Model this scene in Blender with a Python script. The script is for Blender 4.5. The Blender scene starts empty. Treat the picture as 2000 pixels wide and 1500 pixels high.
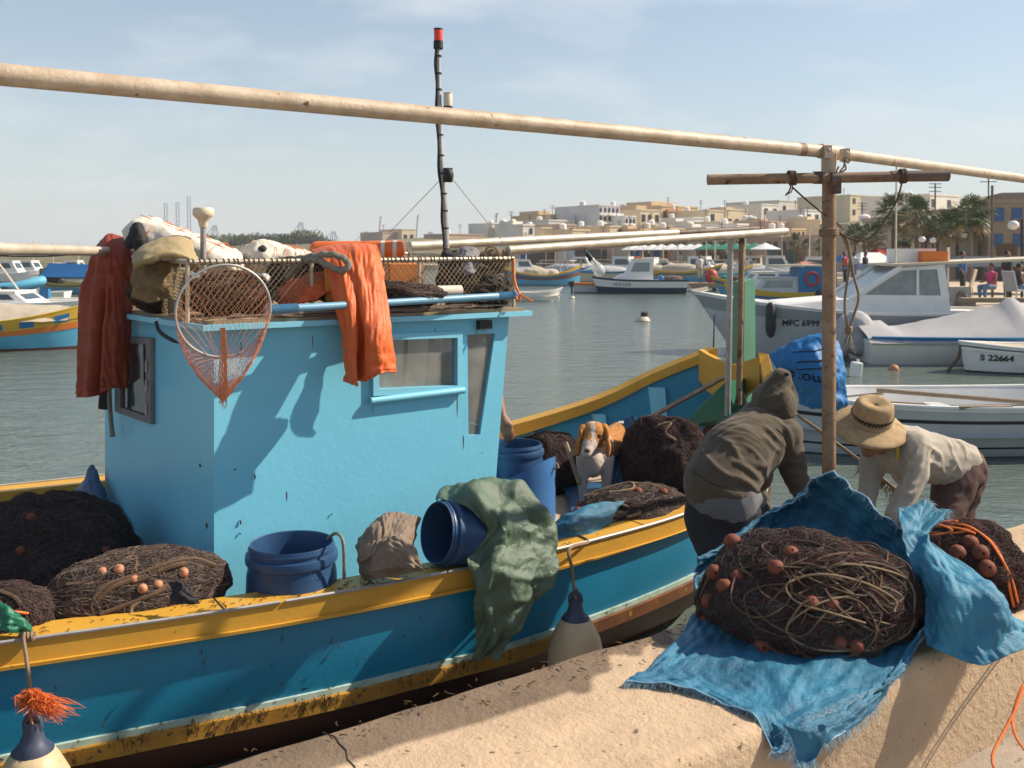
import bpy, math, random
import numpy as np
from math import sin, cos, pi, radians, sqrt
from mathutils import Vector, Matrix, noise, geometry
R = random.Random(11)
SC = bpy.context.scene
COL = SC.collection
F, HX, HY, EYE = 1900.0, 1000.0, 495.0, 1.6
V = Vector
def P(x, y, D):
    """a point of the place, from where it shows in the photo and how far away it stands"""
    return V(((x-HX)/F*D, D, EYE+(HY-y)/F*D))
WATER = EYE-2.3
def on_water(x, D): return V(((x-HX)/F*D, D, WATER))
# boat frame: s along the keel towards the bow, w across (far side +)
TH = radians(32); BU = V((cos(TH), sin(TH), 0)); BV = V((-sin(TH), cos(TH), 0)); KC = 5.614
def B(s, w, z): return BU*s + BV*(KC+w) + V((0, 0, z))
def PB(x, y, w):
    """pixel -> point in the vertical plane at lateral offset w of the boat"""
    xp = (x-HX)/F
    return P(x, y, (KC+w)/(-sin(TH)*xp+cos(TH)))
# quay wall frame
TW = radians(34.6); WU = V((cos(TW), sin(TW), 0)); WV = V((-sin(TW), cos(TW), 0))
def Q(s, k, z): return WU*s + WV*k + V((0, 0, z))
WTOP = 0.365

# ---------------------------------------------------------------- meshes
class MB:
    def __init__(s): s.v = []; s.f = []
    def add(s, vs, fs):
        n = len(s.v); s.v.extend([tuple(p) for p in vs]); s.f.extend([tuple(i+n for i in f) for f in fs]); return s
    def box(s, c, sx, sy, sz, rot=None):
        c = V(c); m = rot if rot is not None else Matrix.Identity(3)
        vs = [c+m@V((x*sx/2, y*sy/2, z*sz/2)) for z in (-1, 1) for y in (-1, 1) for x in (-1, 1)]
        return s.add(vs, [(0,2,3,1),(4,5,7,6),(0,1,5,4),(2,6,7,3),(0,4,6,2),(1,3,7,5)])
    def hexa(s, a, b):
        """solid between two quads a (bottom) and b (top), same winding"""
        return s.add(list(a)+list(b), [(3,2,1,0),(4,5,6,7),(0,1,5,4),(1,2,6,5),(2,3,7,6),(3,0,4,7)])
    def tube(s, path, r, n=8, closed=False, caps=True):
        p = [V(q) for q in path]; m = len(p)
        rr = r if hasattr(r, '__len__') else [r]*m
        base = len(s.v); t0 = None; up = None
        for i in range(m):
            if closed: t = p[(i+1) % m]-p[i-1]
            else: t = p[min(i+1, m-1)]-p[max(i-1, 0)]
            if t.length < 1e-9: t = V((0, 0, 1))
            t.normalize()
            if up is None:
                up = t.orthogonal().normalized()
            else:
                up = (up-t*up.dot(t))
                if up.length < 1e-6: up = t.orthogonal()
                up.normalize()
            b = t.cross(up)
            for j in range(n):
                a = 2*pi*j/n
                s.v.append(tuple(p[i]+(up*cos(a)+b*sin(a))*rr[i]))
        for i in range(m if closed else m-1):
            i2 = (i+1) % m
            for j in range(n):
                j2 = (j+1) % n
                s.f.append((base+i*n+j, base+i*n+j2, base+i2*n+j2, base+i2*n+j))
        if caps and not closed:
            s.f.append(tuple(base+j for j in range(n))[::-1]); s.f.append(tuple(base+(m-1)*n+j for j in range(n)))
        return s
    def lathe(s, prof, n=20, M=None, cap0=True, cap1=True):
        M = M or Matrix.Identity(4); base = len(s.v)
        for r, z in prof:
            for j in range(n):
                a = 2*pi*j/n; s.v.append(tuple(M@V((r*cos(a), r*sin(a), z))))
        for i in range(len(prof)-1):
            for j in range(n):
                j2 = (j+1) % n
                s.f.append((base+i*n+j, base+i*n+j2, base+(i+1)*n+j2, base+(i+1)*n+j))
        if cap0: s.f.append(tuple(base+j for j in range(n))[::-1])
        if cap1: s.f.append(tuple(base+(len(prof)-1)*n+j for j in range(n)))
        return s
    def ball(s, c, rx, ry=None, rz=None, n=12, m=8, rot=None):
        ry = rx if ry is None else ry; rz = rx if rz is None else rz
        M = Matrix.Translation(V(c)) @ ((rot or Matrix.Identity(3)).to_4x4()) @ Matrix.Diagonal((rx, ry, rz, 1))
        return s.lathe([(sin(pi*i/m) if 0 < i < m else 1e-3, -cos(pi*i/m)) for i in range(m+1)], n, M)
    def grid(s, pts):
        h = len(pts); w = len(pts[0]); base = len(s.v)
        for row in pts:
            for q in row: s.v.append(tuple(q))
        for i in range(h-1):
            for j in range(w-1):
                s.f.append((base+i*w+j, base+i*w+j+1, base+(i+1)*w+j+1, base+(i+1)*w+j))
        return s
    def plate(s, outer, holes, o, ax, ay, n, th):
        """flat plate with holes; 2-D loops in frame (o, ax, ay), thickness th along n (front at o, back at o-n*th)"""
        loops = [outer]+list(holes)
        tri = geometry.tessellate_polygon([[V((a, b, 0)) for a, b in L] for L in loops])
        flat = [q for L in loops for q in L]; N = len(flat); base = len(s.v)
        for k in (0, 1):
            for a, b in flat: s.v.append(tuple(o+ax*a+ay*b-n*(th*k)))
        for t in tri:
            a, b, c = [V((flat[i][0], flat[i][1], 0)) for i in t]
            t = t if (b-a).cross(c-a).z > 0 else t[::-1]
            s.f.append(tuple(base+i for i in t)); s.f.append(tuple(base+N+i for i in t[::-1]))
        k = base
        for L in loops:
            for i in range(len(L)):
                j = (i+1) % len(L); s.f.append((k+i, k+i+N, k+j+N, k+j))
            k += len(L)
        return s
    def mesh(s, name):
        me = bpy.data.meshes.new(name); me.from_pydata(s.v, [], s.f); me.update(); return me
    def build(s, name, m, parent=None, smooth=40, at=None):
        me = s.mesh(name)
        return link(me, name, m, parent, smooth, at)

def fix_normals(me):
    import bmesh
    bm = bmesh.new(); bm.from_mesh(me); bmesh.ops.recalc_face_normals(bm, faces=bm.faces); bm.to_mesh(me); bm.free()

def link(me, name, m, parent=None, smooth=40, at=None):
    """world-space mesh; a child is offset by its parent's place, a lone thing gets its origin at `at`"""
    if m is not None: me.materials.append(m)
    fix_normals(me)
    if smooth is not None and len(me.polygons):
        me.polygons.foreach_set('use_smooth', [True]*len(me.polygons))
        if smooth < 170: me.set_sharp_from_angle(angle=radians(smooth))
    o = bpy.data.objects.new(name, me); COL.objects.link(o)
    if parent is not None:
        o.parent = parent
        off = V((0, 0, 0)); q = parent
        while q is not None: off += V(q.location); q = q.parent
        o.location = -off
    return o

def thing(name, label, cat, loc=(0, 0, 0), group=None, rz=0, local=False):
    o = bpy.data.objects.new(name, None); COL.objects.link(o)
    o.location = loc; o.rotation_euler = (0, 0, rz); o.empty_display_size = .1
    tag(o, label, cat, group)
    return o
def tag(o, label, cat, group=None, kind=None):
    if label: o['label'] = label
    if cat: o['category'] = cat
    if group: o['group'] = group
    if kind: o['kind'] = kind
    return o
def structure(o): o['kind'] = 'structure'; return o
def copy_tree(o, parent=None):
    c = o.copy(); COL.objects.link(c)
    if parent is not None: c.parent = parent
    for ch in o.children: copy_tree(ch, c)
    return c
def clone(o, loc, label, rz=0, scale=1, group=None):
    c = copy_tree(o); c.location = loc; c.rotation_euler = (0, 0, rz)
    c.scale = (scale,)*3 if not hasattr(scale, '__len__') else scale
    c['label'] = label
    if group: c['group'] = group
    return c

# ---------------------------------------------------------------- curves and sheets
def catmull(n, m):
    """weights (m x n) of a Catmull-Rom curve through n points"""
    W = np.zeros((m, n))
    for i in range(m):
        t = i/(m-1)*(n-1); k = min(int(t), n-2); f = t-k
        w = (-.5*f+f*f-.5*f**3, 1-2.5*f*f+1.5*f**3, .5*f+2*f*f-1.5*f**3, -.5*f*f+.5*f**3)
        for d in range(4):
            j = k-1+d
            if j < 0: W[i, 0] += 2*w[d]; W[i, 1] -= w[d]
            elif j > n-1: W[i, n-1] += 2*w[d]; W[i, n-2] -= w[d]
            else: W[i, j] += w[d]
    return W
def curve(pts, m=40):
    a = np.array([tuple(p) for p in pts]); return [V(q) for q in catmull(len(a), m)@a]
def lerp_table(tab, x):
    if x <= tab[0][0]: return tab[0][1]
    for (a, p), (b, q) in zip(tab, tab[1:]):
        if x <= b: t = (x-a)/(b-a); return p+(q-p)*t
    return tab[-1][1]
def smooth_table(tab):
    xs = [a for a, _ in tab]; a = np.array([[p[0], p[1]] for p in tab])
    c = catmull(len(a), 200)@a
    return lambda x: float(np.interp(x, c[:, 0], c[:, 1]))

def tri(x): x = x % 1.0; return abs(x-.5)*4-1
def creases(u, v, seed, n=9, fmin=1.0, fmax=5.0):
    """sharp straight creases running in many directions, as in stiff crumpled cloth"""
    r = random.Random(seed); d = 0; tot = 0
    wu = u+.05*noise.noise((u*3, v*3, seed)); wv = v+.05*noise.noise((u*3+9, v*3, seed))
    for k in range(n):
        a = r.uniform(0, pi); f = fmin+(fmax-fmin)*k/(n-1); w = 1/f
        ph = r.random()+.25*noise.noise((u*1.7, v*1.7, k*3.3+seed))
        d += w*tri((wu*cos(a)+wv*sin(a))*f+ph)*(.6+noise.noise((u*2.5+k, v*2.5, seed+5))); tot += w
    return d/tot
def over_wall(q, u=0, v=0):
    """keep a cloth lying on the quay wall outside the concrete"""
    k = q.dot(WV); s = q.dot(WU)
    lift = .006+.034*max(0, creases(u*1.7, v*2.3, 55, 11, 1.5, 10)+.22)+.006*creases(u*3, v*4, 8, 6, 6, 14)
    if q.z < WTOP+lift:
        dt = WTOP+lift-q.z
        if 1.735 <= k <= 2.36: q = q+V((0, 0, dt))
        elif 1.69 < k < 1.735: 
            if dt < .05: q = q+V((0, 0, dt*.7))-WV*(.01)
            else: q = q-WV*(k-1.692)
    return q
def crumple(p, sc, seed):
    q = V(p)*sc+V((seed*7.3, seed*3.1, seed*1.7))
    r = 0; a = 1
    for o in range(3):
        r += a*(0.5-abs(noise.noise(q))); q = q*2.1; a *= .5
    return r-.35
def sheet_pts(rows, nu, nv, fold, fs, seed, folds=None):
    c = np.array([[tuple(p) for p in row] for row in rows])
    Wu, Wv = catmull(c.shape[0], nu), catmull(c.shape[1], nv)
    pts = np.einsum('ai,bj,ijk->abk', Wu, Wv, c)
    du = np.gradient(pts, axis=0); dv = np.gradient(pts, axis=1)
    nn = np.cross(du, dv); nn /= np.maximum(np.linalg.norm(nn, axis=2, keepdims=True), 1e-9)
    d = np.zeros(pts.shape[:2])
    for i in range(nu):
        for j in range(nv):
            d[i, j] = fold*crumple(pts[i, j], fs, seed)
            if folds: d[i, j] += folds(i/(nu-1), j/(nv-1))
    return pts+nn*d[..., None]
def sheet(name, rows, m, parent=None, nu=50, nv=50, fold=.012, fs=6, seed=1, th=.004, folds=None, fix=None):
    pts = sheet_pts(rows, nu, nv, fold, fs, seed, folds)
    if fix:
        for i in range(nu):
            for j in range(nv): pts[i, j] = fix(V(pts[i, j]), i/(nu-1), j/(nv-1))
    mb = MB().grid(pts.tolist())
    me = mb.mesh(name)
    o = link(me, name, m, parent, 180)
    md = o.modifiers.new('t', 'SOLIDIFY'); md.thickness = th; md.offset = 0
    o['_pts'] = 0; del o['_pts']
    return o, pts
def fringe(mb, edge, n, ln, rad, drop=.6, seed=3, out=None):
    """frayed threads along an edge polyline"""
    r = random.Random(seed)
    for k in range(n):
        t = r.random()*(len(edge)-1); i = int(t); i = min(i, len(edge)-2)
        p = V(edge[i]).lerp(V(edge[i+1]), t-i)
        d = V((r.uniform(-1, 1), r.uniform(-1, 1), r.uniform(-1, .2)-drop))
        if out is not None: d += out*1.2
        d.normalize(); L = ln*r.uniform(.4, 1.3)
        q = p+d*L*.5+V((r.uniform(-1, 1), r.uniform(-1, 1), 0))*L*.2
        e = p+d*L+V((r.uniform(-1, 1), r.uniform(-1, 1), -.6))*L*.3
        mb.tube([p, q, e], [rad, rad*.8, rad*.4], 3, caps=False)
    return mb

# ---------------------------------------------------------------- implicit bodies
def capsule(mb, a, ra, b, rb, n=14):
    a, b = V(a), V(b); d = b-a; L = d.length
    q = V((0, 0, 1)).rotation_difference(d) if L > 1e-6 else Matrix.Identity(3).to_quaternion()
    M = Matrix.Translation(a) @ q.to_matrix().to_4x4()
    prof = [(max(ra*sin(t), 1e-4), -ra*cos(t)) for t in np.linspace(0, pi/2, 6)]
    prof += [(max(rb*cos(t), 1e-4), L+rb*sin(t)) for t in np.linspace(0, pi/2, 6)]
    mb.lathe(prof, n, M)
def fuse(name, prims, m, parent=None, voxel=.012, smooth=6, wrinkle=0, wsc=12, seed=1, post=None, keep=True, wrinkle_fn=None):
    """fuse capsules ('c', p, r, q, r2) and ellipsoids ('e', c, rx, ry, rz, rot) into one smooth continuous surface"""
    mb = MB()
    for p in prims:
        if p[0] == 'c': capsule(mb, p[1], p[2], p[3], p[4])
        else: mb.ball(p[1], p[2], p[3], p[4], 18, 12, p[5] if len(p) > 5 else None)
    me = mb.mesh('tmp'); fix_normals(me)
    o = bpy.data.objects.new('tmp', me); COL.objects.link(o)
    r = o.modifiers.new('r', 'REMESH'); r.mode = 'VOXEL'; r.voxel_size = voxel; r.adaptivity = 0
    s = o.modifiers.new('s', 'SMOOTH'); s.iterations = smooth; s.factor = .5
    dg = bpy.context.evaluated_depsgraph_get(); dg.update()
    nm = bpy.data.meshes.new_from_object(o.evaluated_get(dg))
    bpy.data.objects.remove(o); bpy.data.meshes.remove(me)
    nm.name = name
    nm.materials.clear()
    if wrinkle or post or wrinkle_fn:
        co = [v.co.copy() for v in nm.vertices]; no = [v.normal.copy() for v in nm.vertices]
        for v, c, n in zip(nm.vertices, co, no):
            q = c
            if wrinkle: q = q+n*wrinkle*crumple(c, wsc, seed)
            if wrinkle_fn: q = q+n*wrinkle_fn(c)
            if post: q = post(q, n)
            v.co = q
    return link(nm, name, m, parent, 180)
def paint(o, fn):
    """per-vertex colour of a thing (fur patches, cloth print, shadow band and blots painted on the wall)"""
    me = o.data; a = me.color_attributes.new('Col', 'FLOAT_COLOR', 'POINT')
    loc = [v.co for v in me.vertices]
    a.data.foreach_set('color', [x for c in loc for x in (*fn(c), 1.0)])

# ---------------------------------------------------------------- materials
def mat(name, col, rough=.6, col2=None, scale=4, mix=.6, bump=0, bscale=40, metal=0, spec=.4, spots=None, sscale=18, sthr=.62, swidth=.04,
        island=0, attr=None, stretch=None, alpha=1, trans=0, detail=6, sheen=0, sub=0, weave=0):
    m = bpy.data.materials.new(name); m.use_nodes = True
    nt = m.node_tree; N = nt.nodes; L = nt.links; bs = N['Principled BSDF']
    bs.inputs['Roughness'].default_value = rough; bs.inputs['Metallic'].default_value = metal
    bs.inputs['Specular IOR Level'].default_value = spec
    if alpha < 1: bs.inputs['Alpha'].default_value = alpha
    if trans: bs.inputs['Transmission Weight'].default_value = trans
    if sheen: bs.inputs['Sheen Weight'].default_value = sheen
    if sub: bs.inputs['Subsurface Weight'].default_value = sub; bs.inputs['Subsurface Radius'].default_value = (.02, .008, .005)
    tc = N.new('ShaderNodeTexCoord'); co = tc.outputs['Object']
    if stretch:
        mp = N.new('ShaderNodeMapping'); mp.inputs['Scale'].default_value = stretch; L.new(co, mp.inputs['Vector']); co = mp.outputs['Vector']
    def nz(sc, det=detail, rg=.6):
        n = N.new('ShaderNodeTexNoise'); n.inputs['Scale'].default_value = sc; n.inputs['Detail'].default_value = det
        n.inputs['Roughness'].default_value = rg; L.new(co, n.inputs['Vector']); return n.outputs['Fac']
    def ramp(x, a, b):
        r = N.new('ShaderNodeMapRange'); r.inputs[1].default_value = a; r.inputs[2].default_value = b; L.new(x, r.inputs[0]); return r.outputs[0]
    def mixc(f, a, b):
        x = N.new('ShaderNodeMix'); x.data_type = 'RGBA'
        if isinstance(f, float): x.inputs[0].default_value = f
        else: L.new(f, x.inputs[0])
        for i, c in ((6, a), (7, b)):
            if isinstance(c, tuple): x.inputs[i].default_value = (*c, 1)
            else: L.new(c, x.inputs[i])
        return x.outputs[2]
    base = tuple(col)
    if attr:
        at = N.new('ShaderNodeAttribute'); at.attribute_name = attr; base = at.outputs['Color']
    if island:
        g = N.new('ShaderNodeNewGeometry')
        base = mixc(g.outputs['Random Per Island'], base, tuple(island))
    if col2:
        f = ramp(nz(scale), .36, .64)
        mm = N.new('ShaderNodeMath'); mm.operation = 'MULTIPLY'; mm.inputs[1].default_value = mix; L.new(f, mm.inputs[0])
        base = mixc(mm.outputs[0], base, tuple(col2))
    if spots:
        base = mixc(ramp(nz(sscale), sthr, sthr+swidth), base, tuple(spots))
    if weave:
        w = N.new('ShaderNodeTexWave'); w.inputs['Scale'].default_value = weave; w.inputs['Distortion'].default_value = 1.5; L.new(co, w.inputs['Vector'])
        d = N.new('ShaderNodeHueSaturation'); d.inputs['Value'].default_value = .8
        L.new(w.outputs['Fac'], d.inputs['Fac'])
        if isinstance(base, tuple): d.inputs['Color'].default_value = (*base, 1)
        else: L.new(base, d.inputs['Color'])
        base = d.outputs['Color']
    if isinstance(base, tuple): bs.inputs['Base Color'].default_value = (*base, 1)
    else: L.new(base, bs.inputs['Base Color'])
    if bump:
        b = N.new('ShaderNodeBump'); b.inputs['Strength'].default_value = min(1, bump*1.0); b.inputs['Distance'].default_value = .01
        L.new(nz(bscale, 5, .65), b.inputs['Height']); L.new(b.outputs[0], bs.inputs['Normal'])
    return m
def srgb(r, g, b):
    f = lambda c: (c/255/12.92) if c/255 <= .04045 else ((c/255+.055)/1.055)**2.4
    return (f(r), f(g), f(b))

def text_mesh(txt, size, th=.004, bold=0):
    c = bpy.data.curves.new('txt', 'FONT'); c.body = txt; c.size = size; c.extrude = th/2; c.offset = bold; c.align_x = 'LEFT'
    o = bpy.data.objects.new('txt', c); COL.objects.link(o)
    dg = bpy.context.evaluated_depsgraph_get(); dg.update()
    me = bpy.data.meshes.new_from_object(o.evaluated_get(dg)); bpy.data.objects.remove(o); return me
def lettering(txt, size, o, ax, ay, m, parent, name='lettering', warp=None):
    me = text_mesh(txt, size); n = ax.cross(ay)
    for v in me.vertices:
        q = o+ax*v.co.x+ay*v.co.y+n*v.co.z
        v.co = warp(q) if warp else q
    me.materials.clear()
    return link(me, name, m, parent, None)

CAM = V((0, 0, EYE))
def seen(ob, pix, off=0):
    """points of a body's surface where photo points meet it"""
    from mathutils.bvhtree import BVHTree
    me = ob.data; L = V((0, 0, 0)); q = ob
    while q is not None: L += V(q.location); q = q.parent
    t = BVHTree.FromPolygons([v.co+L for v in me.vertices], [tuple(p.vertices) for p in me.polygons]); out = []
    for x, y in pix:
        d = V(((x-HX)/F, 1, (HY-y)/F)).normalized(); h = t.ray_cast(CAM, d)
        if h[0] is not None: out.append(h[0]-d*off)
    return out
def ridge_prims(ob, paths, r, off=0):
    pr = []
    for k, p in enumerate(paths):
        pts = seen(ob, [(q.x, q.y) for q in curve([V((a, b, 0)) for a, b in p], 14)], off); n = len(pts)
        for i in range(n-1):
            f = lambda t: r*(.35+.75*sin(pi*t))*(.8+.15*(k % 3)); pr.append(('c', pts[i], f(i/n), pts[i+1], f((i+1)/n)))
    return pr
def refuse(name, prims, paths, r, m, parent, off=0, **kw):
    base = fuse('tmp_body', prims, None, parent, kw.get('voxel', .011), 4); rp_ = ridge_prims(base, paths, r, off)
    me = base.data; bpy.data.objects.remove(base); bpy.data.meshes.remove(me)
    return fuse(name, prims+rp_, m, parent, **kw)
def folds3(seed, f=5, n=6, axis=None, squeeze=.45):
    """cloth folds on a body: warped ridges in several directions, long along `axis`"""
    r = random.Random(seed); dirs = []
    for k in range(n):
        d = V((r.gauss(0, 1), r.gauss(0, 1), r.gauss(0, 1))).normalized()
        if axis is not None: d = (d-axis*d.dot(axis)*(1-squeeze)).normalized()
        dirs.append((d, f*(1+.55*k), r.random()))
    def g(c):
        w = V((noise.noise(c*3.1), noise.noise(c*3.1+V((9, 0, 0))), noise.noise(c*3.1+V((0, 9, 0)))))*.07; t = 0
        for d, ff, ph in dirs: t += (1-abs(tri((c+w).dot(d)*ff+ph)))*max(0, .25+noise.noise(c*4.2+d*7))/(ff/f)
        return t
    return g
def onplane(x, y, o, n):
    d = V(((x-HX)/F, 1, (HY-y)/F)); t = n.dot(o-CAM)/n.dot(d); return CAM+d*t
# ================================================================ camera, light, sky
cam = bpy.data.cameras.new('camera'); co = bpy.data.objects.new('camera', cam); COL.objects.link(co)
cam.sensor_width = 36; cam.lens = 36*F/2000; cam.shift_y = -(750-HY)/2000
co.location = CAM; co.rotation_euler = (pi/2, 0, 0); cam.clip_end = 12000; cam.clip_start = .05
cam.dof.use_dof = True; cam.dof.focus_distance = 4.7; cam.dof.aperture_fstop = 6.3
SC.camera = co
SUN_AZ, SUN_EL = radians(13), radians(39)      # azimuth from +X towards +Y
sd = V((cos(SUN_AZ)*cos(SUN_EL), sin(SUN_AZ)*cos(SUN_EL), sin(SUN_EL)))
sl = bpy.data.lights.new('sun', 'SUN'); sl.energy = 5.0; sl.angle = radians(.55); sl.color = (1, .87, .70)
so = bpy.data.objects.new('sun', sl); COL.objects.link(so); so.rotation_euler = (-sd).to_track_quat('-Z', 'Y').to_euler()
w = bpy.data.worlds.new('World'); SC.world = w; w.use_nodes = True
nt = w.node_tree; N = nt.nodes; L = nt.links; bg = N['Background']
sky = N.new('ShaderNodeTexSky'); sky.sky_type = 'NISHITA'; sky.sun_disc = False
sky.sun_elevation = SUN_EL; sky.sun_rotation = pi/2-SUN_AZ; sky.air_density = 1.0; sky.dust_density = .7; sky.ozone_density = 1.2
tc = N.new('ShaderNodeTexCoord'); sep = N.new('ShaderNodeSeparateXYZ'); L.new(tc.outputs['Generated'], sep.inputs[0])
def mth(op, a, b=None):
    n = N.new('ShaderNodeMath'); n.operation = op
    for i, x in enumerate((a, b)):
        if x is None: continue
        if isinstance(x, (int, float)): n.inputs[i].default_value = x
        else: L.new(x, n.inputs[i])
    return n.outputs[0]
# thin broken clouds: noise on a plane high above
zz = mth('MAXIMUM', sep.outputs['Z'], .02)
cx = mth('DIVIDE', sep.outputs['X'], mth('ADD', zz, .22)); cy = mth('DIVIDE', sep.outputs['Y'], mth('ADD', zz, .22))
cmb = N.new('ShaderNodeCombineXYZ'); L.new(cx, cmb.inputs[0]); L.new(cy, cmb.inputs[1]); L.new(mth('MULTIPLY', zz, 5.5), cmb.inputs[2])
no = N.new('ShaderNodeTexNoise'); no.inputs['Scale'].default_value = 1.15; no.inputs['Detail'].default_value = 8; no.inputs['Roughness'].default_value = .58
L.new(cmb.outputs[0], no.inputs['Vector'])
mr = N.new('ShaderNodeMapRange'); mr.inputs[1].default_value = .50; mr.inputs[2].default_value = .78; L.new(no.outputs['Fac'], mr.inputs[0])
cf = mth('MULTIPLY', mr.outputs[0], .62)
mx = N.new('ShaderNodeMix'); mx.data_type = 'RGBA'; L.new(cf, mx.inputs[0]); L.new(sky.outputs[0], mx.inputs[6]); mx.inputs[7].default_value = (8.6, 8.4, 8.1, 1)
# pale sea haze low over the horizon
hz = mth('MULTIPLY', mth('EXPONENT', mth('MULTIPLY', zz, -4.2)), .78)
m2 = N.new('ShaderNodeMix'); m2.data_type = 'RGBA'; L.new(hz, m2.inputs[0]); L.new(mx.outputs[2], m2.inputs[6]); m2.inputs[7].default_value = (4.3, 4.95, 5.15, 1)
L.new(m2.outputs[2], bg.inputs['Color']); bg.inputs['Strength'].default_value = .094
SC.view_settings.view_transform = 'Standard'; SC.view_settings.look = 'None'; SC.view_settings.exposure = .6; SC.view_settings.gamma = 1
SC.cycles.max_bounces = 6; SC.cycles.diffuse_bounces = 3; SC.cycles.glossy_bounces = 3; SC.cycles.transparent_max_bounces = 8; SC.cycles.use_denoising = True
SC.cycles.volume_bounces = 0

# ================================================================ materials
M = {}
def dm(k, *a, **kw): M[k] = mat(k, *a, **kw)
dm('concrete', (.565, .415, .272), .88, (.40, .285, .185), 2.4, .85, .8, 45, spots=(.15, .105, .065), sscale=30, sthr=.645, swidth=.03)
dm('ground', (.36, .30, .24), .9, (.24, .19, .15), 3, .8, .6, 40, spots=(.13, .10, .08), sscale=14, sthr=.6)
dm('cabin', (.185, .555, .74), .38, (.15, .49, .67), 1.6, .5, .14, 26, spots=(.05, .09, .11), sscale=34, sthr=.72, swidth=.012)
dm('cabin_trim', (.22, .58, .75), .4, (.19, .50, .66), 5, .5, .1, 40)
dm('hull_blue', (.012, .225, .40), .36, (.010, .175, .32), 2.5, .6, .15, 30, spots=(.20, .22, .18), sscale=30, sthr=.725, swidth=.012)
dm('inner_blue', (.03, .25, .40), .5, (.02, .19, .32), 3, .6, .1, 30)
dm('yellow', (.60, .33, .045), .45, (.50, .26, .03), 4, .6, .15, 30, spots=(.16, .09, .03), sscale=42, sthr=.69, swidth=.03)
dm('pale_stripe', (.42, .56, .50), .5, (.25, .36, .30), 12, .8, spots=(.10, .08, .03), sscale=24, sthr=.6)
dm('bottom_red', (.11, .03, .02), .55, (.07, .03, .02), 6, .7)
dm('strake_yellow', (.45, .235, .035), .55, (.30, .14, .025), 6, .85, .2, 30, spots=(.10, .06, .025), sscale=26, sthr=.60)
dm('brown_strake', (.20, .085, .03), .5, (.10, .035, .02), 5, .9, .2, 30, spots=(.40, .22, .04), sscale=14, sthr=.62)
dm('steel', (.40, .385, .37), .55, (.28, .26, .23), 20, .6, metal=.6)
dm('galv', (.60, .53, .42), .42, (.40, .31, .21), 9, .75, .2, 60, metal=.35, spots=(.16, .085, .04), sscale=16, sthr=.66, swidth=.06)
dm('cream_pipe', (.56, .46, .34), .5, (.36, .26, .165), 9, .8, .3, 70, spots=(.16, .085, .045), sscale=22, sthr=.63, swidth=.06)
dm('rusty_pipe', (.20, .115, .065), .62, (.34, .23, .14), 6, .9, .5, 70, spots=(.075, .04, .025), sscale=16, sthr=.56, swidth=.08)
dm('dark_pipe', (.16, .11, .08), .6, (.05, .035, .03), 8, .9, .3, 60)
dm('oilskin', (.66, .135, .032), .48, (.55, .10, .024), 8, .6, .35, 90, spec=.35)
dm('oilskin_shaded', (.28, .048, .02), .55, (.21, .035, .016), 8, .6, .35, 90, spec=.35)  # oilskin darkened, the shade of the stern corner put into its colour
dm('drum', (.024, .075, .175), .42, (.022, .052, .12), 6, .7, .12, 40, spots=(.10, .09, .08), sscale=20, sthr=.68)
dm('drum_light', (.055, .17, .40), .45, (.04, .13, .32), 5, .6, .1, 40)
dm('dark', (.015, .014, .013), .7)
dm('net_dark', (.040, .026, .027), .95, (.02, .015, .015), 30, .9, island=(.125, .062, .058))
dm('net_core', (.022, .016, .016), 1.0)
dm('net_brown', (.14, .092, .08), .9, island=(.045, .03, .028))
dm('net_pale', (.24, .19, .15), .9, island=(.09, .06, .045))
dm('net_grey', (.12, .125, .10), .9, island=(.045, .05, .045))
dm('net_red', (.15, .045, .03), .9, island=(.07, .03, .025))
dm('float', (.19, .05, .024), .75, (.14, .036, .018), 30, .7, .2, 80)
dm('float_pale', (.50, .23, .12), .6, (.38, .15, .08), 30, .7, .2, 80)
dm('rope', (.105, .06, .038), .85, (.14, .085, .05), 40, .8, .5, 150, weave=60)
dm('rope_dark', (.10, .065, .045), .9, (.06, .04, .03), 40, .8, .5, 150)
dm('rope_tan', (.27, .185, .11), .85, (.24, .17, .10), 40, .8, .5, 150, weave=60)
dm('rope_grey', (.30, .28, .22), .85, (.2, .18, .14), 40, .8, .5, 150, weave=50)
dm('rope_orange', (.80, .19, .03), .7, (.6, .12, .02), 30, .6, .3, 150)
dm('tarp_blue', (.042, .20, .325), .40, (.018, .085, .15), 5, .85, .6, 120, spots=(.17, .30, .40), sscale=9, sthr=.63, swidth=.12, spec=.3)
dm('tarp_blue_light', (.045, .215, .325), .5, (.026, .14, .235), 6, .7, .5, 120, spec=.3)
dm('tarp_edge', (.30, .46, .56), .7, (.16, .32, .46), 20, .8)
dm('bag_blue', (.014, .16, .40), .6, (.01, .11, .31), 6, .7, .3, 60)
dm('tarp_dark_blue', (.012, .075, .16), .5, (.01, .05, .12), 6, .7, .3, 60)
dm('tarp_green', (.088, .138, .088), .46, (.06, .10, .062), 7, .7, .5, 120, spec=.5)
dm('sack', (.235, .18, .135), .9, (.17, .125, .095), 8, .7, .4, 100)
dm('fender', (.56, .44, .27), .45, (.44, .32, .18), 7, .8, .2, 40, spots=(.25, .16, .08), sscale=14, sthr=.66)
dm('fender_cap', (.035, .05, .10), .5, (.07, .08, .12), 8, .7)
dm('weed', (.13, .08, .022), .9, island=(.05, .03, .012))
dm('foam', (.68, .63, .54), .8, (.55, .48, .38), 10, .6, .3, 60)
dm('white_plastic', (.72, .69, .62), .4, (.6, .55, .46), 6, .5)
dm('cream_plastic', (.66, .56, .40), .4)
dm('canister', (.72, .16, .03), .42, (.6, .12, .025), 5, .5, .1, 30)
dm('orange_box', (.72, .22, .04), .5, (.6, .17, .03), 5, .5)
dm('cushion', (.40, .31, .17), .8, (.28, .21, .11), 8, .7, .3, 60)
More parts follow.
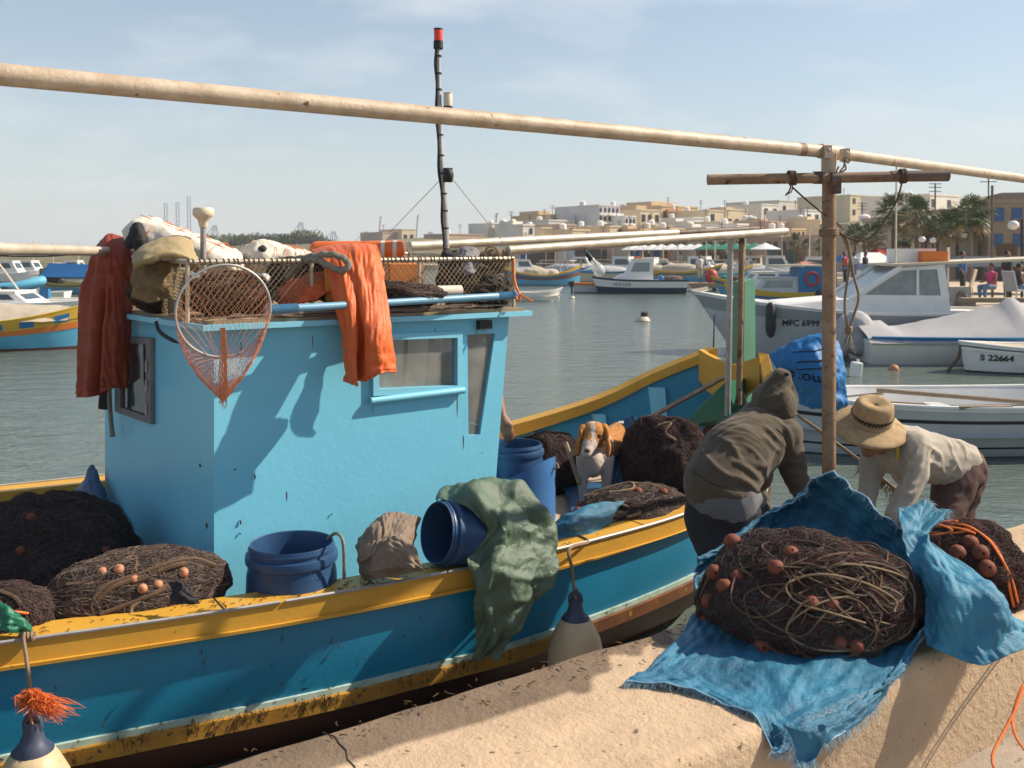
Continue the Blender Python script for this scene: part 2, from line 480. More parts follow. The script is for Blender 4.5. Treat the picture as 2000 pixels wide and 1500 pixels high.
dm('khaki', (.22, .16, .08), .85, (.14, .10, .05), 10, .7, .4, 80)
dm('cloth_black', (.02, .02, .022), .8, (.04, .035, .035), 10, .7, .4, 80)
dm('cloth_grey', (.22, .21, .22), .85, (.16, .15, .155), 10, .7, .4, 80)
dm('wood', (.34, .25, .16), .8, (.22, .15, .09), 12, .8, .3, 60, stretch=(1, 1, 6))
dm('deck_boards', (.50, .38, .27), .8, (.38, .27, .18), 5, .8, .2, 50)
dm('glass', (.20, .21, .20), .06, (.42, .40, .35), 6, .9, alpha=.42, spec=.8)
dm('glass_dark', (.02, .035, .045), .08, spec=.6)
dm('bulb', (.75, .75, .72), .1, alpha=.45, spec=.7)
dm('red_lamp', (.75, .06, .02), .25)
dm('green_post', (.115, .28, .185), .5, (.085, .22, .14), 4, .6, .1, 40)
dm('green_dark', (.015, .14, .08), .5, (.01, .10, .06), 6, .6)
dm('rail_blue', (.17, .36, .50), .4, (.13, .29, .42), 10, .6)
dm('twine', (.30, .23, .14), .9)
dm('twine_orange', (.72, .27, .12), .8, island=(.55, .17, .06))
dm('black_rubber', (.02, .02, .02), .6)
# water
m = bpy.data.materials.new('sea_water'); m.use_nodes = True; M['water'] = m
nt = m.node_tree; N = nt.nodes; L = nt.links; bs = N['Principled BSDF']
bs.inputs['Base Color'].default_value = (.115, .145, .125, 1); bs.inputs['Roughness'].default_value = .09; bs.inputs['IOR'].default_value = 1.33
tc = N.new('ShaderNodeTexCoord')
def wave(sx, sy, sc, det):
    mp = N.new('ShaderNodeMapping'); mp.inputs['Scale'].default_value = (sx, sy, 1); mp.inputs['Rotation'].default_value = (0, 0, radians(8)); L.new(tc.outputs['Object'], mp.inputs['Vector'])
    n = N.new('ShaderNodeTexNoise'); n.inputs['Scale'].default_value = sc; n.inputs['Detail'].default_value = det; n.inputs['Roughness'].default_value = .55; n.inputs['Distortion'].default_value = .6
    L.new(mp.outputs[0], n.inputs['Vector']); return n.outputs['Fac']
a = wave(.8, 1.7, 1.3, 4); b = wave(1, 2.2, 5.5, 3)
md = N.new('ShaderNodeMath'); md.operation = 'MULTIPLY_ADD'; L.new(b, md.inputs[0]); md.inputs[1].default_value = .28; L.new(a, md.inputs[2])
bp = N.new('ShaderNodeBump'); bp.inputs['Strength'].default_value = .6; bp.inputs['Distance'].default_value = .14; L.new(md.outputs[0], bp.inputs['Height']); L.new(bp.outputs[0], bs.inputs['Normal'])

# ================================================================ water, quay
mb = MB(); S = 2700
mb.add([(-S, -60, WATER), (S, -60, WATER), (S, S, WATER), (-S, S, WATER)], [(0, 1, 2, 3)])
structure(mb.build('water', M['water'], smooth=None))
mb = MB(); mb.hexa([Q(-14, -12, WATER-.6), Q(40, -12, WATER-.6), Q(40, 1.72, WATER-.6), Q(-14, 1.72, WATER-.6)], [Q(-14, -12, 0), Q(40, -12, 0), Q(40, 1.72, 0), Q(-14, 1.72, 0)])
structure(mb.build('quay', M['ground'], smooth=None))
mb = MB(); mb.hexa([Q(-14, 2.30, WATER-.6), Q(6.6, 2.30, WATER-.6), Q(6.6, 3.66, WATER-.6), Q(-14, 3.66, WATER-.6)], [Q(-14, 2.30, -.5), Q(6.6, 2.30, -.5), Q(6.6, 3.66, -.5), Q(-14, 3.66, -.5)])
structure(mb.build('lower_quay', M['ground'], smooth=None))
# low concrete wall with worn, rounded edges
def wall_prof(s):
    pr = [(1.717, -.01), (1.717, WTOP-.03), (1.725, WTOP-.012), (1.742, WTOP)]
    pr = [(1.717, -.01), (1.717, .06), (1.717, .13), (1.717, .2), (1.717, .27)]+pr[1:]+[(1.742+i*.0118, WTOP) for i in range(1, 50)] + [(2.332, WTOP), (2.352, WTOP-.012), (2.364, WTOP-.035), (2.364, -.55)]
    out = []
    for i, (k, z) in enumerate(pr):
        d = .006*noise.noise((s*2.2, k*3, z*3))+.004*noise.noise((s*9, k*9, z*9))
        e = .011*noise.noise((s*5, 3.3, z*2)) if (k < 1.75 or k > 2.33) and z > .25 else 0
        out.append(Q(s, k+(e if k < 2 else -e*1.6), z+(d if z > WTOP-.02 else 0)))
    return out
mb = MB().grid([wall_prof(-4+i*.02) for i in range(600)])
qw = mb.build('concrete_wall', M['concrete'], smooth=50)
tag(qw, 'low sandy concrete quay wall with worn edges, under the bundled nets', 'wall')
# shadow band painted into the wall top's water side, with random dark blots
def shadow_and_blots(c):
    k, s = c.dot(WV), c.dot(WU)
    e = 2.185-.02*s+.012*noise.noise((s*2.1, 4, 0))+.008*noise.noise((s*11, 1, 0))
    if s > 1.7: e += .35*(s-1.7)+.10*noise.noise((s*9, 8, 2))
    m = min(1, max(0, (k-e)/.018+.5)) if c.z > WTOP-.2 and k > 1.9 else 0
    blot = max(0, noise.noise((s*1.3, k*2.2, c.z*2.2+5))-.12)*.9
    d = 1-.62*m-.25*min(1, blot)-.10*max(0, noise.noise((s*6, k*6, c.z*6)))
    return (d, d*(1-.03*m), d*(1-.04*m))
paint(qw, shadow_and_blots)
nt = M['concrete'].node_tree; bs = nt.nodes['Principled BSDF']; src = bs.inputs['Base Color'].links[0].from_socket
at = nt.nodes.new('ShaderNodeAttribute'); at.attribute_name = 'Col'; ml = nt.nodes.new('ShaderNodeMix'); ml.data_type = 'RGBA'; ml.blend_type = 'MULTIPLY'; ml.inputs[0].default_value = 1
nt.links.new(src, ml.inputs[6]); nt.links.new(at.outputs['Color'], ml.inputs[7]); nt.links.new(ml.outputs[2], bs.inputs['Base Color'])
for cs, ck, ce, k_ in ((1.05, 1.745, 2.34, 3), (2.15, 2.05, 2.34, 5), (3.95, 1.75, 2.1, 8)):
    r = random.Random(k_); pts = []; s_ = cs
    for i in range(16):
        k = ck+(ce-ck)*i/15; s_ += r.uniform(-.022, .022); pts.append(Q(s_, k, WTOP+.0008+.006*noise.noise((s_*2.2, k*3, WTOP*3))+.004*noise.noise((s_*9, k*9, WTOP*9))))
    c_ = MB().tube(pts, [.0006+.0018*r.random() for _ in pts], 4).build('crack', M['dark'], qw)
# weed and dirt scraps lying on the wall
mb = MB(); r = random.Random(5)
for i in range(240):
    s = r.uniform(-.2, 5); k = 2.36-abs(r.gauss(0, .11)); k = max(1.78, k)
    c = Q(s, k, WTOP+.008); a = r.uniform(0, 6.28); Ls = r.uniform(.003, .014)
    d = V((cos(a), sin(a), 0))*Ls
    mb.tube([c-d, c+V((r.uniform(-.008, .008), r.uniform(-.008, .008), .003)), c+d], [.001, r.uniform(.001, .003), .001], 4)
tag(mb.build('seaweed_scraps', M['weed']), 'dark scraps of dried weed scattered along the wall top', 'weed', kind='stuff')

# the sea air: far things fade towards the sky's colour
hm_m = bpy.data.materials.new('sea_haze'); hm_m.use_nodes = True; nt = hm_m.node_tree
for n in list(nt.nodes):
    if n.type != 'OUTPUT_MATERIAL': nt.nodes.remove(n)
pv = nt.nodes.new('ShaderNodeVolumePrincipled'); pv.inputs['Color'].default_value = (.90, .95, 1, 1); pv.inputs['Density'].default_value = .0005; pv.inputs['Anisotropy'].default_value = .0
nt.links.new(pv.outputs[0], [n for n in nt.nodes if n.type == 'OUTPUT_MATERIAL'][0].inputs['Volume'])
mb = MB(); mb.hexa([V((-2750, -80, WATER-3)), V((2750, -80, WATER-3)), V((2750, 2760, WATER-3)), V((-2750, 2760, WATER-3))], [V((-2750, -80, 75)), V((2750, -80, 75)), V((2750, 2760, 75)), V((-2750, 2760, 75))])
tag(mb.build('haze', hm_m, smooth=None), None, None, kind='stuff')
# ================================================================ the fishing boat in front
fb = thing('fishing_boat', 'large blue wooden fishing boat with yellow gunwale and blue wheelhouse, nearest the quay wall', 'fishing boat', B(1.5, 0, WATER))
bh = smooth_table([(-2.9, .55), (-2.4, .92), (-1.5, 1.25), (-.5, 1.38), (.3, 1.425), (1.5, 1.505), (2.3, 1.52), (2.9, 1.525), (3.74, 1.45), (4.2, 1.33), (4.9, 1.03), (5.3, .70), (5.62, .33)])
gz = smooth_table([(-2.9, .9), (-2.4, .55), (-1.5, .26), (-.5, .145), (.3, .11), (1.0, .09), (1.7, .08), (2.4, .08), (2.9, .09), (3.7, .115), (4.15, .165), (4.9, .375), (5.3, .62), (5.62, .83)])
ST = list(np.linspace(-2.85, 5.62, 75))
def strip(prof, side, s0=None):
    """loft a profile of (inset, drop) pairs along the sheer; side -1 near, +1 far"""
    rows = []
    for s in ST:
        b, z = bh(s), gz(s); nr = 1 if s < 2.9 else 1-.42*min(1, (s-2.9)/2.4); rows.append([B(s, side*(b-(i*nr if i > .1 else i)), zf(z, d*(nr if d < -.1 else 1), s)) for i, d in prof])
    return rows
def zf(z, d, s):
    return z+d if d > -5 else d+10     # values below -5 are fixed heights (+10)
def strakez(s): return lerp_table([(-3, -.10), (-1.5, -.30), (0, -.345), (1.7, -.37), (2.5, -.365), (3.4, -.31), (4.2, -.25), (5.0, -.02), (5.62, .42)], s)
GT, GH = .185, .088
for nm, m, prof in (('gunwale', 'yellow', [(0, -.004), (.004, 0), (GT, 0), (GT, -.13), (.05, -.13), (.034, -GH-.014), (-.012, -GH-.014), (-.014, -GH), (0, -GH), (0, -.004)]),):
    mb = MB()
    for side in (-1, 1): mb.grid(strip(prof, side))
    mb.build(nm, M[m], fb, 25)
mb = MB()
for side in (-1, 1):
    for a, b in ((0, 14), (14.2, 24), (24.15, 37), (37.2, 44), (44.1, 58)):
        mb.tube([B(s, side*(bh(s)+.003), gz(s)+.004) for s in np.interp(np.linspace(a, b, 16), range(75), ST)], .0085, 6)
mb.build('rub_rail', M['steel'], fb)
# planking, stripe, strake, bottom
def hullrows(side, f):
    return [[B(s, side*w_, z_) for w_, z_ in f(s)] for s in ST]
def f_plank(s):
    b, z, k = bh(s), gz(s), strakez(s); return [(b-.032, z-.09), (b-.04, z*.5+k*.5-.03), (b-.075, k)]
def f_stripe(s):
    b, k = bh(s), strakez(s); return [(b-.075, k), (b-.062, k-.002), (b-.062, k-.026)]
def f_strake(s):
    b, k = bh(s), strakez(s); return [(b-.062, k-.026), (b-.04, k-.028), (b-.045, k-.092), (b-.10, k-.102)]
def f_bottom(s):
    b, k = bh(s), strakez(s); return [(b-.10, k-.102), (b*.90-.10, k-.30), (b*.55, k-.62), (.02, -1.35)]
for nm, m, f in (('hull', 'hull_blue', f_plank), ('paint_stripe', 'pale_stripe', f_stripe), ('rubbing_strake', 'strake_yellow', f_strake), ('bottom', 'bottom_red', f_bottom)):
    mb = MB()
    if nm == 'rubbing_strake':
        for side in (-1, 1): mb.grid(hullrows(side, f)[:52])
        mb.build(nm, M[m], fb, 30); mb = MB(); nm, m = 'forward_strake', 'brown_strake'  # forward end of the strake in a darker red-brown
        for side in (-1, 1): mb.grid(hullrows(side, f)[51:])
    else:
        for side in (-1, 1): mb.grid(hullrows(side, f))
    mb.build(nm, M[m], fb, 30)
# inside planking, decks
mb = MB()
for side in (-1, 1):
    mb.grid(hullrows(side, lambda s: [(bh(s)-.06, gz(s)-.10), (bh(s)*.93-.11, -.25*(s < 4.6)+.0), (bh(s)*.86-.12, -.55)]))
mb.build('inner_planking', M['inner_blue'], fb, 30)
mb = MB()
for i in range(len(ST)-1):
    s0, s1 = ST[i], ST[i+1]
    if s0 < -2.5 or s0 > 5.25: continue
    z = -.38 if s1 < 2.95 else -.02
    b0, b1 = max(.05, bh(s0)-.12), max(.05, bh(s1)-.12)
    mb.hexa([B(s0, -b0, z-.04), B(s1, -b1, z-.04), B(s1, b1, z-.04), B(s0, b0, z-.04)], [B(s0, -b0, z), B(s1, -b1, z), B(s1, b1, z), B(s0, b0, z)])
mb.build('deck', M['deck_boards'], fb, None)
for s in (3.05, 3.52, 4.02, 4.47, 4.93, 5.3):
    for side in (-1, 1):
        mb = MB(); b, z = bh(s), gz(s); d = (bh(s+.03)-bh(s-.03))/.06
        q = lambda ds, w_, z_: B(s+ds, side*(w_+d*ds), z_)
        mb.hexa([q(-.035, b*.93-.16, -.3), q(.035, b*.93-.16, -.3), q(.035, b*.93-.09, -.3), q(-.035, b*.93-.09, -.3)],
                [q(-.035, b-.13, z-.132), q(.035, b-.13, z-.132), q(.035, b-.06, z-.132), q(-.035, b-.06, z-.132)])
        mb.build('rib', M['cabin_trim'], fb, None)
# concave yellow bow board with stem post behind it
s0 = 5.52
top = [(.335, .815), (.25, .785), (.14, .755), (.02, .725), (-.08, .73), (-.18, .765), (-.26, .79), (-.335, .82)]
bot = [(.33, .57), (.22, .49), (.10, .45), (0, .435), (-.10, .45), (-.22, .50), (-.30, .55), (-.33, .6)]
mb = MB(); N_ = len(top)
fr = [[B(s0+.10*(1-abs(a)/.36)*0, a, z) for a, z in curve2] for curve2 in (top, bot)]
for i in range(N_-1):
    mb.hexa([B(s0+.05, top[i][0], bot[i][1]), B(s0+.05, top[i+1][0], bot[i+1][1]), B(s0, top[i+1][0], bot[i+1][1]), B(s0, top[i][0], bot[i][1])],
            [B(s0+.05, top[i][0], top[i][1]), B(s0+.05, top[i+1][0], top[i+1][1]), B(s0, top[i+1][0], top[i+1][1]), B(s0, top[i][0], top[i][1])])
mb.build('bow_board', M['yellow'], fb, None)
mb = MB(); mb.hexa([B(5.62, -.065, .3), B(5.78, -.05, .3), B(5.78, .05, .3), B(5.62, .065, .3)], [B(5.64, -.062, 1.375), B(5.76, -.055, 1.40), B(5.76, .055, 1.40), B(5.64, .062, 1.375)])
mb.build('stem_post', M['green_post'], fb, None)
# seams and stains of weed on the gunwale and strake
mb = MB(); r = random.Random(8)
for i in range(170):
    s = r.choice([r.uniform(.1, 3.2), r.gauss(1.55, .35)]); i_ = r.uniform(.0, GT-.03)
    c = B(s, -(bh(s)-i_), gz(s)+.003); a = r.uniform(0, 6.28); l = r.uniform(.006, .022)
    mb.tube([c, c+V((cos(a), sin(a), .2))*l, c+V((cos(a+.8), sin(a+.8), .05))*l*1.6], [.0012, .002, .0008], 3, caps=False)
for i in range(190):
    s = r.choice([.45, .8, 1.05, 1.22, 1.3, 1.5, 1.62, 2.0, 2.3])+r.gauss(0, .05); k = strakez(s)
    c = B(s, -(bh(s)-.045), k-.02+r.uniform(-.01, .012)); l = r.uniform(.015, .06)
    mb.tube([c, c+V((r.uniform(-.012, .012), -.006, -l*.5)), c+V((r.uniform(-.02, .02), -.002, -l))], [.0012, .002, .0008], 3, caps=False)
for i in range(26):
    s = r.uniform(.35, 2.5); k = strakez(s); z = r.uniform(k+.03, gz(s)-.13)
    c = B(s, -(bh(s)-.034), z); l = r.uniform(.006, .022)
    mb.tube([c, c+V((r.uniform(-.01, .01), -.006, -l)), c+V((r.uniform(-.01, .01), -.003, -l*1.8))], [.0012, .0028, .001], 3, caps=False)
o = mb.build('weed_scraps', M['weed'], fb); o['kind'] = 'stuff'
for s in (.42, 1.15, 1.83, 2.30, 3.05, 3.45, 4.2):
    mb = MB(); mb.hexa([B(s, -(bh(s)-.001), gz(s)-.004), B(s+.006, -(bh(s)-.001), gz(s)-.004), B(s+.006, -(bh(s)-GT), gz(s)-.004), B(s, -(bh(s)-GT), gz(s)-.004)],
            [B(s, -(bh(s)-.001), gz(s)+.002), B(s+.006, -(bh(s)-.001), gz(s)+.002), B(s+.006, -(bh(s)-GT), gz(s)+.002), B(s, -(bh(s)-GT), gz(s)+.002)])
    mb.build('gunwale_joint', M['dark'], fb, None)

# ---------------------------------------------------------------- wheelhouse
ZR = 1.235; ZD = -.37
cA = P(418, 900, 4.65); cA.z = 0; cF = P(955, 900, 5.60); cF.z = 0; cD = P(205, 900, 5.97); cD.z = 0; cG = B(2.78, .78, 0)
ax = (cF-cA).normalized(); nS = V((ax.y, -ax.x, 0)); az = V((0, 0, 1))      # side wall axes, outward normal towards the camera
bx = (cD-cA).normalized(); nB = V((-bx.y, bx.x, 0))
if nB.dot(-cA) < 0: nB = -nB
wh = MB()
def loopS(pix): return [((q-cA).dot(ax), q.z) for q in (onplane(x, y, cA, nS) for x, y in pix)]
winS = loopS([(736, 759), (889, 752), (889, 659), (736, 664)])
qtr = loopS([(915, 850), (938, 849), (967, 651), (913, 654)])
Ls = (cF-cA).length
tf = ((onplane(991, 640, cA, nS)-cA).dot(ax))
wh.plate([(0, ZD), (Ls-.02, ZD), (Ls, -.2), (tf+.012, ZR), (0, ZR)], [winS, qtr], cA, ax, az, nS, .035)
Lb = (cD-cA).length
o2 = cA-nS*.036
Db = (cD-o2).length
wh.plate([(0, ZD), (Db, ZD), (Db, ZR), (0, ZR)], [], o2, (cD-o2).normalized(), az, nB, .035)
o3 = cD-nB*.036; gx = (cG-o3).normalized(); n3 = V((-gx.y, gx.x, 0))
wh.plate([(0, ZD), ((cG-o3).length, ZD), ((cG-o3).length+.2, ZR), (0, ZR)], [[(.45, .55), (1.2, .55), (1.2, 1.1), (.45, 1.1)]], o3, gx, az, n3, .035)
house = wh.build('wheelhouse', M['cabin'], fb, None)
# raked front with two panes
fb0 = cA+ax*Ls-nS*.036; ft0 = cA+ax*tf-nS*.036; gb = cG-(cG-fb0).normalized()*.04; gt = gb+ax*(tf-Ls)
mb = MB()
def lerp4(u, t): return (fb0.lerp(gb, u)).lerp(ft0.lerp(gt, u), t)+V((0, 0, ZD+(ZR-ZD)*t))
fu = (gb-fb0).normalized(); fw = (lerp4(0, 1)-lerp4(0, 0)).normalized(); fn = fu.cross(fw)
if fn.dot(ax) < 0: fn = -fn
Wf = (gb-fb0).length; Hf = (lerp4(0, 1)-lerp4(0, 0)).length
mb.plate([(0, 0), (Wf, 0), (Wf, Hf), (0, Hf)], [[(.12, .95), (Wf/2-.05, .95), (Wf/2-.05, Hf-.12), (.12, Hf-.12)], [(Wf/2+.05, .95), (Wf-.12, .95), (Wf-.12, Hf-.12), (Wf/2+.05, Hf-.12)]], lerp4(0, 0), fu, fw, fn, .035)
mb.build('front_wall', M['cabin'], house, None)
for a in (.12, Wf/2+.05):
    mb = MB(); mb.plate([(a, .95), (a+Wf/2-.17, .95), (a+Wf/2-.17, Hf-.12), (a, Hf-.12)], [], lerp4(0, 0)-fn*.01, fu, fw, fn, .006); mb.build('windscreen', M['glass'], house, None)
# roof with rim
def rp(s_, w_, z): return B(s_, w_, z)
rA = cA-ax*.075+nS*.07; rF = cA+ax*(tf+.13)+nS*.07; rD = cD-ax*.06-bx*-.06; rG = rF+(cG-cF)*1.08
rD = rA+(cD-cA)*1.075
mb = MB()
def rq(z): return [V((q.x, q.y, z)) for q in (rA, rF, rG, rD)]
mb.hexa(rq(ZR+.001), rq(ZR+.028)); roof = mb.build('roof', M['cabin_trim'], house, None)
mb = MB(); ctr = sum((V((q.x, q.y, 0)) for q in (rA, rF, rG, rD)), V())/4
mb.hexa([q.lerp(V((ctr.x, ctr.y, q.z)), .035) for q in rq(ZR+.0281)], [q.lerp(V((ctr.x, ctr.y, q.z)), .035) for q in rq(ZR+.045)])
mb.build('roof_board', M['wood'], roof, None)
# side window: frame and pane
def frameS(loop, wd, th, off, nm, m, parent):
    cx = sum(p[0] for p in loop)/len(loop); cy = sum(p[1] for p in loop)/len(loop)
    outer = [(a+(wd if a > cx else -wd), b+(wd if b > cy else -wd)) for a, b in loop]
    return MB().plate(outer, [loop], cA+nS*off, ax, az, nS, th).build(nm, m, parent, None)
win = frameS(winS, .034, .0255, .026, 'window', M['cabin_trim'], house)
MB().plate(winS, [], cA-nS*.012, ax, az, nS, .004).build('pane', M['glass'], win, None)
mb = MB(); a0 = (winS[0][0]+winS[1][0])/2-.08
mb.plate([(a0, winS[0][1]), (a0+.02, winS[0][1]), (a0+.035, winS[2][1]), (a0+.015, winS[2][1])], [], cA-nS*.018, ax, az, nS, .01); mb.build('window_bar', M['dark_pipe'], win, None)
mb = MB(); z0 = min(b for _, b in winS)-.034; a_, b_ = winS[0][0]-.05, winS[1][0]+.045
mb.tube([cA+nS*.024+ax*a_+az*(z0-.004), cA+nS*.024+ax*b_+az*(z0+.004)], .019, 10); mb.build('sill', M['cabin_trim'], win)
qw_ = MB().plate(qtr, [], cA-nS*.016, ax, az, nS, .004).build('quarter_window', M['glass'], house, None)
# black vent and wiring under the roof
mb = MB(); q = onplane(942, 634, cA, nS); mb.box(q+nS*.02, .085, .04, .05, Matrix((ax, -nS, az)).transposed()); mb.build('vent', M['black_rubber'], house, None)
# stern door window with pale frame and hinges
def loopB(pix): return [((q-cA).dot(bx), q.z) for q in (onplane(x, y, cA, nB) for x, y in pix)]
dl = loopB([(293, 812), (243, 795), (243, 668), (293, 672)])
fr_ = [(a, b) for a, b in loopB([(303, 828), (232, 803), (232, 655), (303, 660)])]
dw = MB().plate(fr_, [dl], cA+nB*.024, bx, az, nB, .0235).build('door_window', M['cloth_grey'], house, None)
MB().plate(dl, [], cA+nB*.01, bx, az, nB, .004).build('pane', M['glass_dark'], dw, None)
for y in (715, 752, 800):
    q = onplane(297, y, cA, nB); MB().tube([q+nB*.03-az*.03, q+nB*.03+az*.03], .009, 8).build('hinge', M['steel'], dw)
# scuffs hanging on the cabin
r = random.Random(21)
for x, y, l in ((496, 925, .03), (468, 1015, .025), (1, 1, 0), (404, 1020, .03), (391, 905, .02), (458, 915, .008), (646, 1003, .008), (467, 1040, .01)):
    if l == 0: continue
    q = onplane(x, y, cA, nS if x > 418 else nB); n = nS if x > 418 else nB
    MB().tube([q+n*.003, q+n*.006+V((.004, 0, -l*.5)), q+n*.003+V((.002, 0, -l))], [.002, .005, .0015], 4, caps=False).build('weed_bit', M['weed'], house)
dm('rust', (.20, .085, .03), .8)
for x, y, l in ((728, 772, .10), (893, 770, .13), (905, 850, .08), (930, 645, .06), (470, 668, .09), (610, 655, .07), (850, 640, .05), (560, 960, .05)):
    q = onplane(x, y, cA, nS); w_ = .0016
    MB().tube([q+nS*.0005, q+nS*.0008-az*l*.4+ax*.002, q+nS*.0004-az*l], [w_, w_*1.5, w_*.4], 5, caps=False).build('rust_run', M['rust'], house)
# roof rail with diamond netting
ZT = EYE-.042
rl = [P(366, 512, 4.70), P(1003, 505, 5.78), None, P(255, 500, 5.95)]
rl[0].z = ZT; rl[1].z = ZT+.012; rl[3].z = ZT+.03
rl[2] = rl[1]+(rl[3]-rl[0])*.98
mb = MB()
for i in range(4): mb.tube([rl[i], rl[(i+1) % 4]], .0125, 8)
for a, b, n in ((0, 1, 3), (1, 2, 2), (3, 0, 2), (2, 3, 3)):
    for t in range(n):
        q = rl[a].lerp(rl[b], t/n); mb.tube([q, V((q.x, q.y, ZR+.03))], .011, 8)
rail = mb.build('roof_rail', M['galv'], fb)
mb = MB(); r = random.Random(4)
def meshpanel(a, b, zt, zb, cell, nrow):
    L_ = (b-a).length; n = int(L_/cell); rad = .0016
    e = (b-a)/n; h = (zt-zb)/nrow; out = V((e.y, -e.x, 0)).normalized()
    def pt(i, j):
        t = j/nrow; sag = .03*sin(pi*t)*(.5+noise.noise((i*.07, 3, 0)))
        return a+e*i+V((0, 0, zt-a.z-h*j))+out*sag+V((0, 0, .006*noise.noise((i*.5, j*.5, 1))))
    for k in range(-nrow, n+1):
        p1 = [pt(k+j*.5*1.0, j) for j in range(nrow+1) if 0 <= k+j*.5 <= n]
        p2 = [pt(k-j*.5+nrow*.5, j) for j in range(nrow+1) if 0 <= k-j*.5+nrow*.5 <= n]
        for p in (p1, p2):
            if len(p) > 1: mb.tube(p, rad, 3, caps=False)
meshpanel(rl[0], rl[1], ZT, ZR+.05, .030, 16)
meshpanel(rl[3], rl[0], ZT, ZR+.05, .030, 16)
meshpanel(rl[1], rl[2], ZT, ZR+.05, .034, 14)
mb.build('rail_netting', M['twine'], rail, None)
mb = MB()
for i in range(70):
    t = (i+r.uniform(-.3, .3))/70; q = rl[0].lerp(rl[1], min(max(t, 0), 1)); d = (rl[1]-rl[0]).normalized()
    mb.tube([q+V((0, 0, 0))+(V((-d.y, d.x, 0))*cos(a)+az*sin(a))*.0155+d*a*.002 for a in np.linspace(0, 6.3, 8)], .0028, 4)
mb.build('lashing', M['dark_pipe'], rail)
# awning pipes to the bow and their two stanchions
for nm, a, b, rr, m in (('awning_pipe', P(992, 489, 5.8), P(1535, 452, 7.3), .029, 'galv'), ('awning_pipe', P(800, 481, 6.6), P(1322, 455, 8.3), .033, 'galv'), ('awning_pole', P(1322, 455, 8.3), P(1480, 447, 8.9), .026, 'dark_pipe')):
    MB().tube([a, a.lerp(b, .5), b], rr, 12).build(nm, M[m], fb)
for x, D, yb in ((1427, 7.02, 812), (1449, 7.06, 790)):
    a = P(x-6, yb, D+.02); b = P(x, 462, D)
    MB().tube([a, b], .022, 10).build('stanchion', M['rusty_pipe'] if x > 1440 else M['steel'], fb)
# green locker and dark rod in the bow
mb = MB(); mb.hexa([P(1330, 835, 7.5), P(1425, 815, 7.0), P(1470, 815, 7.6), P(1400, 830, 8.0)], [P(1360, 800, 7.5), P(1418, 745, 7.05), P(1460, 738, 7.6), P(1415, 770, 8.0)])
mb.build('bow_locker', M['green_dark'], fb, None)
MB().tube([P(1252, 825, 7.0), P(1412, 738, 7.2)], .018, 8).build('boat_hook', M['dark_pipe'], fb)
# mast with two lamps
mp = [P(872, 500, 6.0), P(868, 400, 6.0), P(861, 300, 6.02), P(857, 180, 6.05), P(856, 92, 6.05)]
mast = MB().tube([V((mp[0].x+.01, mp[0].y, ZR+.04))]+mp, [.021, .021, .02, .018, .015, .013], 10).build('mast', M['steel'], fb)
MB().tube([V(q)+V((-.015+.005*sin(i*.9), -.012, 0)) for i, q in enumerate(curve(mp[:], 30))], .008, 6).build('cable', M['black_rubber'], mast)
for i, t in enumerate(np.linspace(.05, .95, 11)):
    q = curve(mp, 60)[int(t*59)]; MB().tube([q-az*.005, q+az*.005], .021, 10).build('cable_tie', M['black_rubber'], mast)
T = Matrix.Translation
MB().lathe([(.026, 0), (.03, .004), (.03, .05), (.027, .052)], 16, T(P(856, 96, 6.05))).build('lamp_base', M['black_rubber'], mast)
l1 = MB().lathe([(.027, .05), (.0275, .118), (.024, .125)], 16, T(P(856, 96, 6.05))).build('red_lamp', M['red_lamp'], mast)
MB().lathe([(.029, .118), (.029, .128), (.002, .13)], 16, T(P(856, 96, 6.05))).build('lamp_cap', M['black_rubber'], mast)
q = P(875, 222, 6.05)
MB().lathe([(.026, 0), (.03, .004), (.03, .045), (.027, .047)], 16, T(q)).build('lamp_base', M['black_rubber'], mast)
MB().lathe([(.027, .045), (.0275, .12), (.026, .122), (.029, .123), (.029, .13), (.001, .131)], 16, T(q)).build('white_lamp', M['cream_plastic'], mast)
MB().tube([q+az*.01, P(860, 226, 6.04)], .009, 6).build('lamp_arm', M['steel'], mast)
mb = MB(); mb.box(P(875, 342, 5.97), .055, .05, .085); mb.ball(P(876, 342, 5.95), .032, .035, .045); mb.build('navigation_light', M['black_rubber'], mast)
MB().tube([P(866, 345, 6.0), P(760, 455, 6.3)], .0022, 5).build('stay', M['twine'], mast)
MB().tube([P(872, 335, 6.0), P(1002, 497, 5.8)], .0022, 5).build('stay', M['twine'], mast)
# pole resting over the stern, reaching to the wheelhouse roof
pl = MB().tube([P(-260, 472, 3.6), P(0, 486, 4.3), P(262, 492, 5.75)], [.031, .030, .024], 12).build('awning_pole', M['galv'], fb)
MB().tube(curve([P(-40, 497, 4.2), P(60, 500, 4.5), P(120, 498, 4.9), P(175, 492, 5.2)], 16), .006, 6).build('cable', M['black_rubber'], fb)
